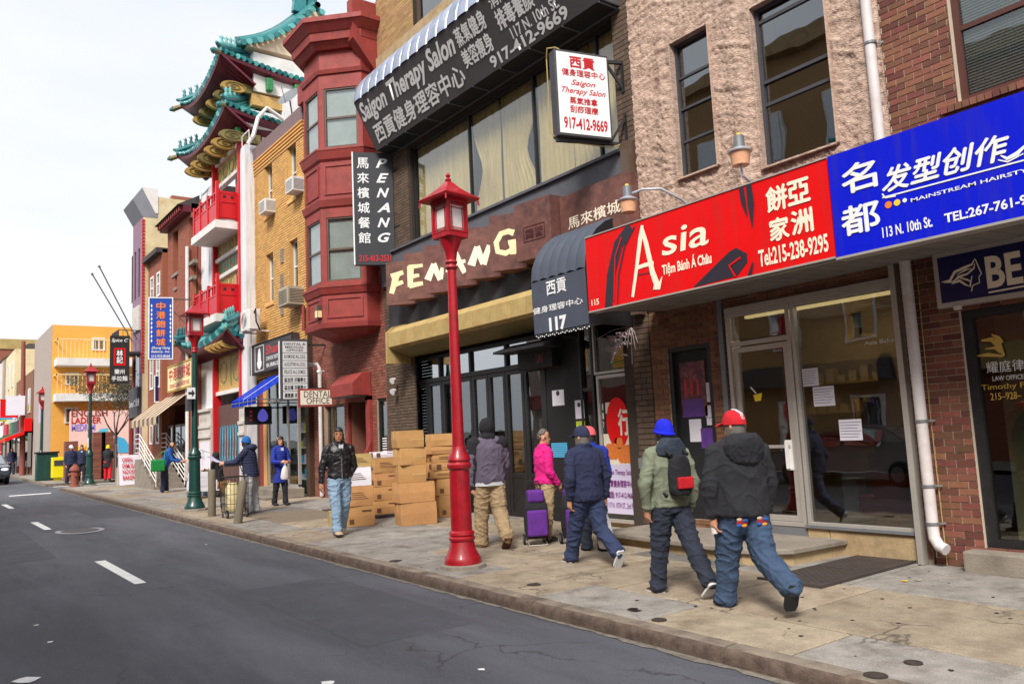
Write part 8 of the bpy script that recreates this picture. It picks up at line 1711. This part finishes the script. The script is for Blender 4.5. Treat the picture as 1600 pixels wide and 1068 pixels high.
    if vox < .02:
        for s in (-1, 1):
            b = MB(); b.sphere(hd(s * .0165, .0475, .004), (.0075 * S, .0045 * S, .0032 * S), 8, 6); b.build('eye', M('eye_dark'), t, smooth=True); b = MB(); b.tube([hd(s * .009, .0505, .0135), hd(s * .018, .0505, .016), hd(s * .026, .045, .013)], .0016 * S, 5); b.build('eyebrow', M('hair_black'), t)
        b = MB(); b.tube([hd(-.013, .049, -.038), hd(0, .0535, -.0365), hd(.013, .049, -.038)], .0028 * S, 6); b.build('mouth', M('lip'), t, smooth=True)
    sd = x * 3 + y
    fuse(trou, vox, 'trousers', trs, t, 3, folds(.013 if bulk > 1.05 else .009, sd, 3.5, 10)); fuse(tops, vox, 'jacket', top, t, 4, quilt(.011, sd) if tk == 'puffer' else folds(.011, sd + 3, 4, 5.5))
    if shirt: b = MB(); b.rings([[tuple(T(u * .022, .056 * bulk + .012 + .0, z_) + O) for u in (-1, 0, 1)] for z_ in (.70, .76, .82)], closed=False, caps=False); b.build('shirt_front', M(shirt), t)
    def shell(z0, k=1.0, back=0, name='hair', m=hcol, front=.35, low=-.05):
        g = MB(); nu = 20; rg = []
        for i in range(9):
            ph = PI / 2 * (1 - i / 8); r_ = []
            for q in range(nu):
                a = 2 * PI * q / nu; zb_ = z0 if math.sin(a) > front else low
                zz = zb_ + (.072 * k - zb_) * math.sin(ph) if i else .072 * k
                cr = math.cos(ph) if i else .02; cr = cr ** .8
                r_.append(tuple(hd((.047 * k) * cr * math.cos(a), (.054 if math.sin(a) > 0 else .060) * k * cr * math.sin(a), zz)))
            rg.append(r_)
        g.rings(rg, caps=False); g.rings([[tuple(Vector(p).lerp(HC, .06)) for p in rg[-1]], rg[-1]], caps=False)
        return g.build(name, M(m), t, smooth=True, angle=180)
    if head == 'hair': shell(.034, 1.03)
    if head == 'curly':
        b = MB(); rc = random.Random(3)
        for q in range(90):
            a, ph = rc.uniform(0, 2 * PI), rc.uniform(-.3, 1.5); 
            if math.sin(a) > .2 and ph < .75: continue
            b.sphere(hd(.046 * math.cos(a) * math.cos(ph), .054 * math.sin(a) * math.cos(ph), .012 + .062 * math.sin(ph)), .0125 * S, 6, 5)
        fuse(b, .008, 'hair', hcol, t, 1, folds(.003, 1, 60, 60))
    if head == 'long':
        shell(.034, 1.06); b = MB(); b.rings([[tuple(hd(r_ * math.cos(a), .052 * math.sin(a) * k_ - .012, z_)) for a in [PI * .88 + q * PI * 1.24 / 14 for q in range(15)]] + [tuple(hd(r_ * .8 * math.cos(a), .04 * math.sin(a) * k_ - .012, z_)) for a in [PI * .88 + q * PI * 1.24 / 14 for q in range(14, -1, -1)]] for z_, r_, k_ in ((.03, .05, 1), (-.02, .056, 1.1), (-.07, .058, 1.15), (-.10, .05, 1.0))]); b.build('hair_fall', M(hcol), t, smooth=True, angle=180)
    if head == 'beanie': shell(-.045, 1.0, name='hair', m='hair_black', front=.3, low=-.058); shell(-.006, 1.10, name='beanie', m=hcol, front=-2); b = MB(); b.tube([hd(.050 * math.cos(a), .0595 * math.sin(a) - .002, -.002 + .012 * math.sin(a)) for a in [q * PI / 12 for q in range(25)]], .009 * S, 8); b.build('beanie_cuff', M(hcol), t, smooth=True)
    if head == 'cap':
        shell(.02, 1.02, m='hair_grey' if hcol in ('c_red', 'c_navy') else 'hair_black', name='hair'); shell(.006, 1.13, name='cap', m=hcol, front=-2); b = MB()
        b.rings([[tuple(hd(.048 * math.cos(a) * 1.0, .052 * math.sin(a) + e, z_)) for a in [PI * .12 + q * PI * .76 / 10 for q in range(11)]] for e, z_ in ((0, .014), (.03, .010), (.052, -.002))], closed=False, caps=False); o = b.build('cap_brim', M(hcol), t, smooth=True); o.modifiers.new('s', 'SOLIDIFY').thickness = .005
    if head == 'hood': g = MB(); g.sphere(hd(0, -.012, .006), (.060 * S, .066 * S, .078 * S), 16, 12); g.sphere(hd(0, -.03, -.07), (.062 * S, .05 * S, .04 * S), 12, 8); fuse(g, .01, 'hood', hcol, t, 2, folds(.006, sd, 12, 9))
    t.location = (x, y, gz(y) if z is None else z); t.rotation_euler.z = rot
    t['_h'] = 0; del t['_h']
    return t, T, O, hd, hands, S
def attach(mbs, name, m, par, **k): return mbs.build(name, M(m), par, **k)
def rel(t, p): return Matrix.Rotation(t.rotation_euler.z, 3, 'Z') @ Vector(p) + Vector(t.location)
# man in the red cap
def foot_at(px, py): return G(px, py)
STR_L = ((.30, .08, .03, 0), (-.30, .75, .05, -1.15))       # left leg planted in front, right leg pushing off behind
g = G(1172, 952)
t, T, O, hd, hn, S = person('man seen from behind in a charcoal hooded jacket, red cap and blue jeans', 5.92, 4.60, -.42, 1.76, STR_L, ((-.12, .34, .25, .1), (.08, .34, .22, .05)), 'c_charcoal', 'c_jeans', 'c_black', 'cap', 'c_red', 1.30, wide=1.08, hem=.465, hyaw=.55)
b = MB(); b.rings([[tuple(T(r_ * math.cos(a), -.075 + .05 * math.sin(a) * q_, z_) + O) for a in [q * PI / 8 for q in range(16)]] for z_, r_, q_ in ((.715, .03, .5), (.73, .075, .9), (.775, .105, 1.1), (.82, .11, 1.35), (.855, .085, 1.4), (.875, .06, 1.2))]); fuse(b, .011, 'jacket_hood', 'c_charcoal', t, 3, folds(.008, 2, 14, 12))
b = MB()
for k in (-1, 0, 1): b.tube([hd(-.005 + k * .011, -.062, .032), hd(-.005 + k * .010, -.050, .062), hd(-.005 + k * .009, -.02, .081), hd(-.005 + k * .008, .0, .084)], .0022 * S, 5)
attach(b, 'cap_stripe', 'c_white', t)
for s in (-1, 1):
    for k, (mm, dx, dz) in enumerate([('c_patchred', 0, 0), ('c_tan', -.014, .016), ('c_orange', .010, -.014), ('c_hoodblue', -.018, -.012), ('c_hoodblue', .016, .010)]): b = MB(); c = T(s * .055 + dx, -.098 - .0012 * k, .440 + dz) + O; b.sphere(c, ((.032 if k == 0 else .015) * S, .004 * S, (.018 if k == 0 else .008) * S), 10, 6); attach(b, 'embroidered_patch', mm, t, smooth=True)
b = MB(); hp = hn[0]; b.tube([hp + V(0, 0, -.05), hp + V(0, .01, .03)], [.028, .03], 10); tag(attach(b, 'water_bottle', 'pipe_white', None, smooth=True), 'small clear water bottle held in the hand of the man in the red cap', 'bottle'); o = bpy.data.objects['water_bottle']; o.location = t.location; o.rotation_euler = t.rotation_euler
# man in the bright blue beanie
t, T, O, hd, hn, S = person('man seen from behind in a sage jacket and bright blue beanie', 5.98, 5.5, -.25, 1.70, ((.22, .05, .02, 0), (-.42, .25, .03, -.75)), ((-.10, .40, .35, .2), (-.1, .3, .3, .1)), 'c_sage', 'c_darkjeans', 'c_brown', 'beanie', 'c_beanieblue', 1.12, hem=.49, hyaw=.3, soles='c_white')
b = MB(); b.rings([[tuple(T(r_ * math.cos(a), -.045 + .055 * math.sin(a), z_) + O) for a in [q * PI / 8 for q in range(16)]] for z_, r_ in ((.765, .04), (.785, .095), (.825, .098), (.86, .075), (.88, .055))]); fuse(b, .011, 'hoodie_hood', 'c_olivehood', t, 3, folds(.006, 2, 14, 12))
b = MB(); b.rings([[(wx * math.cos(a), -.20 + .075 * math.sin(a), z_) for a in [q * PI / 8 for q in range(16)]] for z_, wx in ((.96, .10), (1.0, .125), (1.2, .125), (1.30, .10), (1.34, .05))]); o = fuse(b, .012, 'pack', 'c_black', t, 2, folds(.006, 8, 9, 9)); o.name = 'pack_body'; bag = thing('backpack', 'black backpack with a red pocket worn over the sage jacket', 'backpack', (0, 0, 0)); o.parent = bag; o.matrix_parent_inverse = Matrix.Identity(4); o = bx(bag, 'red_pocket', 'c_red', -.07, .10, -.292, -.25, 1.02, 1.13, .012)
for s in (-1, 1): b = MB(); b.tube([(s * .09, -.22, 1.34), (s * .11, -.05, 1.43), (s * .14, .08, 1.36), (s * .17, .08, 1.1), (s * .12, -.14, .95)], .018, 6); b.build('strap', M('c_black'), bag)
bag.location = t.location; bag.rotation_euler = t.rotation_euler
# man in the navy jacket
t, T, O, hd, hn, S = person('man seen from behind in a navy jacket, navy cap and dark blue slacks', 6.55, 7.35, -.15, 1.70, ((.42, .10, .02, 0), (-.22, .7, .03, -1.1)), ((-.25, .3, .5, .1), (-.1, .35, .3, .0)), 'c_navy', 'c_blueslacks', 'c_brown', 'cap', 'c_navy', 1.16, hem=.46, lean=.05, hyaw=.35, soles='c_white')
def plastic_bag(label, p, h, m='c_white', r=.11):
    p = Vector(p); bg = thing('plastic_bag', label, 'bag', p); b = MB(); b.rings([[tuple(p + V(r_ * r * math.cos(a) * (1 + .12 * math.sin(3 * a)), r_ * r * .6 * math.sin(a), -z_ * h)) for a in [q * PI / 10 for q in range(20)]] for z_, r_ in ((.2, .25), (.35, .7), (.6, .95), (.85, 1.1), (.97, .9), (1, .5))]); o = b.build('bag_body', M(m), bg, smooth=True); 
    for s in (-1, 1): b = MB(); b.tube([p + V(s * .02, 0, -.22 * h), p, p + V(s * .03, .02, -.24 * h)], .006, 5); b.build('bag_handle', M(m), bg)
plastic_bag('white plastic carrier bag in the hand of the man in navy', rel(t, hn[1]), .52)
# person in the salmon cap, mostly hidden
t, T, O, hd, hn, S = person('person in a salmon cap and blue coat behind the man in navy', 7.3, 8.1, -.5, 1.64, ((.1, .05, .03, 0), (-.05, .1, .03, 0)), ((.2, .2, .6, .3), (.1, .2, .3, .1)), 'c_royal', 'c_darkjeans', 'c_black', 'cap', 'c_salmon', 1.1, hyaw=1.0)
def trolley(label, x, y, rot, k=.86):
    t = thing('shopping_trolley', label, 'shopping trolley', (0, 0, 0)); b = MB(); ce = lambda z_, wx, dy, y0: [(-wx, y0 - dy, z_), (wx, y0 - dy, z_), (wx * 1.02, y0, z_), (wx, y0 + dy, z_), (-wx, y0 + dy, z_), (-wx * 1.02, y0, z_)]
    b.rings([ce(.12, .17, .11, -.02), ce(.3, .19, .13, -.03), ce(.62, .185, .12, -.02), ce(.78, .15, .09, .0), ce(.86, .09, .05, .02)]); fuse(b, .014, 'trolley_bag', 'c_black' if x < 7.2 or 1 else '', t, 3, folds(.006, 4, 8, 9))
    b = MB(); b.box(-.17, .17, -.21, -.10, .16, .58); attach(b, 'front_pocket', 'c_purple', t, bevel=.035); b = MB(); b.box(-.14, .14, -.14, .10, .70, .90); attach(b, 'bag_flap', 'c_purple', t, bevel=.04)
    b = MB(); b.tube([(-.13, .12, .08), (-.12, .12, .95), (-.09, .13, 1.03), (.09, .13, 1.03), (.12, .12, .95), (.13, .12, .08)], .012, 8); attach(b, 'handle', 'c_black', t, smooth=True); b = MB(); b.tube([(-.15, .1, .1), (-.15, -.18, .02), (.15, -.18, .02), (.15, .1, .1)], .009, 6); b.tube([(-.2, .12, .09), (.2, .12, .09)], .009, 6); attach(b, 'stand', 'aluminium', t)
    b = MB()
    for q in range(4): b.box(.05 + .03 * (q % 2), .07 + .03 * (q % 2), -.206, -.203, .24 + .04 * q, .26 + .04 * q)
    attach(b, 'logo_dots', 'c_white', t)['kind'] = 'stuff'
    for s in (-1, 1): wheel((s * .19, .12, .09), .09, .03, (1, 0, 0), t)
    t.location = (x, y, gz(y)); t.rotation_euler.z = rot; t.scale = (k, k, k)
g = G(846, 852); trolley('black and purple wheeled shopping trolley held by the woman in pink', g.x, g.y + .1, -.5)
g = G(905, 850); trolley('second wheeled trolley half hidden behind the man in navy', g.x, g.y + .1, -.4)
person('woman with short grey hair in a bright pink fleece and khaki trousers', 7.5, 9.35, -1.75, 1.62, ((.08, .05, .03, 0), (-.05, .08, .03, 0)), ((.1, .3, .5, .2), (-.1, .2, .75, .1)), 'c_pink', 'c_khaki', 'c_black', 'curly', 'hair_grey', 1.08, hem=.5, hyaw=-.4, female=True)
# hooded man in white trainers
t, T, O, hd, hn, S = person('hooded man seen from behind in baggy khaki trousers and white trainers', 6.6, 9.5, -.35, 1.82, ((.16, .05, .04, 0), (-.22, .5, .05, -.7)), ((-.1, .22, .2, .1), (.15, .22, .35, .2)), 'c_mauve', 'c_khaki', 'c_white', 'hood', 'c_black', 1.22, hem=.485, soles='c_brown')
b = MB()
for s in (-1, 1): shd = T(s * .112, 0, .795) + O; b2 = hn[0 if s < 0 else 1]; cap_(b, shd, shd.lerp(b2, .5) + V(s * .02, -.015, 0), .0575 * S, .050 * S); cap_(b, shd.lerp(b2, .5) + V(s * .02, -.015, 0), shd.lerp(b2, .84), .050 * S, .038 * S)
b.rings([[tuple(T(.132 * math.cos(a) * k_, .078 * math.sin(a) * k_, z_) + O) for a in [q * PI / 8 for q in range(16)]] for z_, k_ in ((.78, .99), (.80, .95), (.835, .5))]); fuse(b, .013, 'black_sleeves', 'c_black', t, 3, folds(.008, 5, 7, 10))
for ch in [c for c in t.children if c.name.startswith('shoe')]:
    vs = [v.co for v in ch.data.vertices]; c = sum(vs, V(0, 0, 0)) / len(vs); b = MB(); b.sphere(c + V(0, -.03, .035), (.058, .05, .03), 10, 6); attach(b, 'red_ankle_collar', 'c_red', t, smooth=True)
b = MB(); b.rings([[tuple(T(.128 * math.cos(a), .1 * math.sin(a), z_) + O) for a in [q * PI / 10 for q in range(20)]] for z_ in (.468, .495)]); attach(b, 'shirt_hem', 'c_white', t, smooth=True)
# man in the leather jacket
t, T, O, hd, hn, S = person('man in a black leather jacket and pale jeans walking towards us', 5.75, 12.7, PI - .12, 1.78, ((-.12, .35, .03, -.45), (.22, .06, .02, 0)), ((-.1, .25, .25, .6), (-.05, .30, .12, -.1)), 'c_leather', 'c_lightjeans', 'c_tan', 'hair', 'hair_black', 1.06, hem=.5, hyaw=-.35, shirt='c_white', skin='skin_tan')
b = MB(); b.tube([T(0, .092, .51) + O, T(0, .088, .6) + O, T(0, .09, .7) + O], .004, 5); attach(b, 'zip', 'aluminium', t)
for s in (-1, 1): b = MB(); b.tube([T(s * .01, .062, .76) + O, T(s * .03, .05, .82) + O, T(s * .045, 0, .845) + O, T(s * .03, -.04, .845) + O], .016 * S, 6); attach(b, 'collar', 'c_leather', t, smooth=True); b = MB(); c = T(s * .055, .088, .70) + O; b.box(c.x - .05, c.x + .05, c.y - .01, c.y + .006, c.z - .03, c.z + .03); attach(b, 'chest_pocket', 'c_leather', t, bevel=.006)
# woman in the long blue coat
t, T, O, hd, hn, S = person('woman in a long royal blue quilted coat carrying a plastic bag', 7.3, 19.6, PI + .15, 1.68, ((.12, .05, .02, 0), (-.08, .15, .02, -.2)), ((.2, .2, 1.35, .5), (.25, .25, 1.25, .5)), 'c_royal', 'c_black', 'c_black', 'long', 'hair_black', 1.0, hem=.30, female=True, tk='puffer', shirt='c_white', hyaw=-.2, vox=.014)
plastic_bag('small translucent bag hanging from the hand of the woman in the blue coat', rel(t, hn[1]), .42, 'pipe_white', .1)
# man reading a paper
t, T, O, hd, hn, S = person('man in a navy hooded coat and bright teal blue beanie reading a paper', 6.1, 18.2, .85, 1.74, ((.05, .05, .05, 0), (-.05, .08, .05, 0)), ((.75, .1, .75, .05), (.65, .1, .85, .0)), 'c_navy', 'c_greypants', 'c_white', 'beanie', 'c_beanieteal', 1.16, hem=.45, lean=.12, tk='puffer', vox=.014)
b = MB(); b.sphere(T(0, -.06, .83) + O, (.09 * S, .06 * S, .05 * S), 12, 8); fuse(b, .014, 'coat_hood', 'c_navy', t, 2, quilt(.006, 1))
pp_ = rel(t, (hn[0] + hn[1]) / 2 + V(0, .14, .06)); b = MB(); U2 = V(-.8, .6, 0); 
b.rings([[tuple(pp_ + U2 * (u * .22) + V(.6, .8, 0) * v * .16 + V(0, 0, .08 * u * u + .06 * u)) for v in (-1, 1)] for u in (-1, -.5, 0, .5, 1)], closed=False, caps=False); tag(b.build('paper_sheet', M('poster_lilac'), smooth=True), 'pale lilac paper held open by the man in the teal blue beanie', 'paper')
# seated person, crate, hand truck with boxes
sx, sy = 7.45, 25.2; t, *_ = person('person seated by the white wall in a black puffer and jeans', sx, sy, .75, 1.66, ((1.35, 1.4, .08, 0), (1.3, 1.35, .1, 0)), ((.45, .1, 1.3, .3), (.4, .1, 1.4, .3)), 'c_black', 'c_jeans', 'c_black', 'hood', 'c_black', 1.1, lean=.12, tk='puffer', vox=.018, pz=.52)
tag(bx(None, 'wooden_crate', 'cardboard', sx - .3, sx + .3, sy - .28, sy + .25, gz(sy), gz(sy) + .42, .01), 'light wooden crate used as a seat beside the hand truck', 'crate')
hx, hy_ = 6.85, 24.6; ht = thing('hand_truck', 'white framed hand truck loaded with pale cartons behind the green lamp', 'hand truck', (hx, hy_, gz(hy_))); z_ = gz(hy_); b = MB(); b.tube([(hx - .25, hy_ + .3, z_ + .15), (hx - .28, hy_ + .35, z_ + 1.3), (hx, hy_ + .35, z_ + 1.42), (hx + .28, hy_ + .35, z_ + 1.3), (hx + .25, hy_ + .3, z_ + .15)], .022, 8); b.box(hx - .4, hx + .4, hy_ - .3, hy_ + .3, z_ + .2, z_ + .23); b.build('frame', M('white_paint'), ht)
for s in (-1, 1): wheel((hx + s * .36, hy_ - .2, z_ + .12), .12, .06, (1, 0, 0), ht); wheel((hx + s * .36, hy_ + .25, z_ + .12), .12, .06, (1, 0, 0), ht)
carton(hx - .05, hy_, z_ + .235, .72, .5, .28, .05, 'pale carton at the bottom of the hand truck load', 'poster_paper'); carton(hx - .1, hy_, z_ + .517, .6, .45, .24, -.04, 'pale carton on top of the hand truck load', 'poster_paper')
# person with the green bag
t, T, O, hd, hn, S = person('person in a blue hoodie leaning over with a green shoulder bag', 6.75, 28.9, -1.9, 1.72, ((.1, .05, .03, 0), (-.02, .05, .03, 0)), ((.5, .1, .9, .1), (.4, .1, .95, .1)), 'c_hoodblue', 'c_navy', 'c_tan', 'hair', 'hair_black', 1.05, lean=.35, vox=.018)
gb = thing('shoulder_bag', 'bright green shoulder bag on the person in the blue hoodie', 'bag', (6.55, 28.75, 1.0)); o = bx(gb, 'bag_body', 'c_green', 6.25, 6.68, 28.45, 28.6, gz(29) + .72, gz(29) + 1.1, .04); b = MB(); b.tube([(6.3, 28.52, gz(29) + 1.08), (6.75, 28.75, gz(29) + 1.42), (6.66, 28.55, gz(29) + 1.08)], .015, 5); b.build('strap', M('c_green'), gb)
stand = ((.12, .05, .03, 0), (-.12, .15, .03, -.2)); hang = ((.05, .15, .2, .1), (-.05, .15, .2, .1))
person('woman in a bright yellow hat, black coat and red trousers', 7.35, 42.3, -.3, 1.64, stand, ((.5, .1, 1.8, .3), (.5, .1, 1.8, .3)), 'c_black', 'c_red', 'c_black', 'beanie', 'c_yellow', 1.1, hem=.33, female=True, vox=.024)
for px, py, lab, top, tr, hd_, hc in [(110, 755, 'man in a navy coat and pale cap left of the green lamp post', 'c_navy', 'c_darkjeans', 'cap', 'c_white'), (127, 752, 'man in an open dark jacket and white shirt beside the green lamp post', 'c_navy', 'c_black', 'hair', 'hair_black'), (90, 741, 'man in a black jacket behind the yellow news box', 'c_black', 'c_darkjeans', 'hair', 'hair_black'), (40, 738, 'far person in an orange yellow jacket', 'c_orange', 'c_khaki', 'hair', 'hair_black'), (47, 738, 'far person in a dark coat beside the orange jacket', 'c_black', 'c_black', 'hood', 'c_black'), (18, 741, 'far person in a dark blue coat behind the dark car', 'c_navy', 'c_darkjeans', 'hair', 'hair_black')]:
    g = G(px, py); person(lab, g.x, g.y, PI + (.2 if px == 110 else -.1), 1.70, stand, hang, top, tr, 'c_black', hd_, hc, 1.12, shirt='c_white' if px == 127 else None, vox=.026)
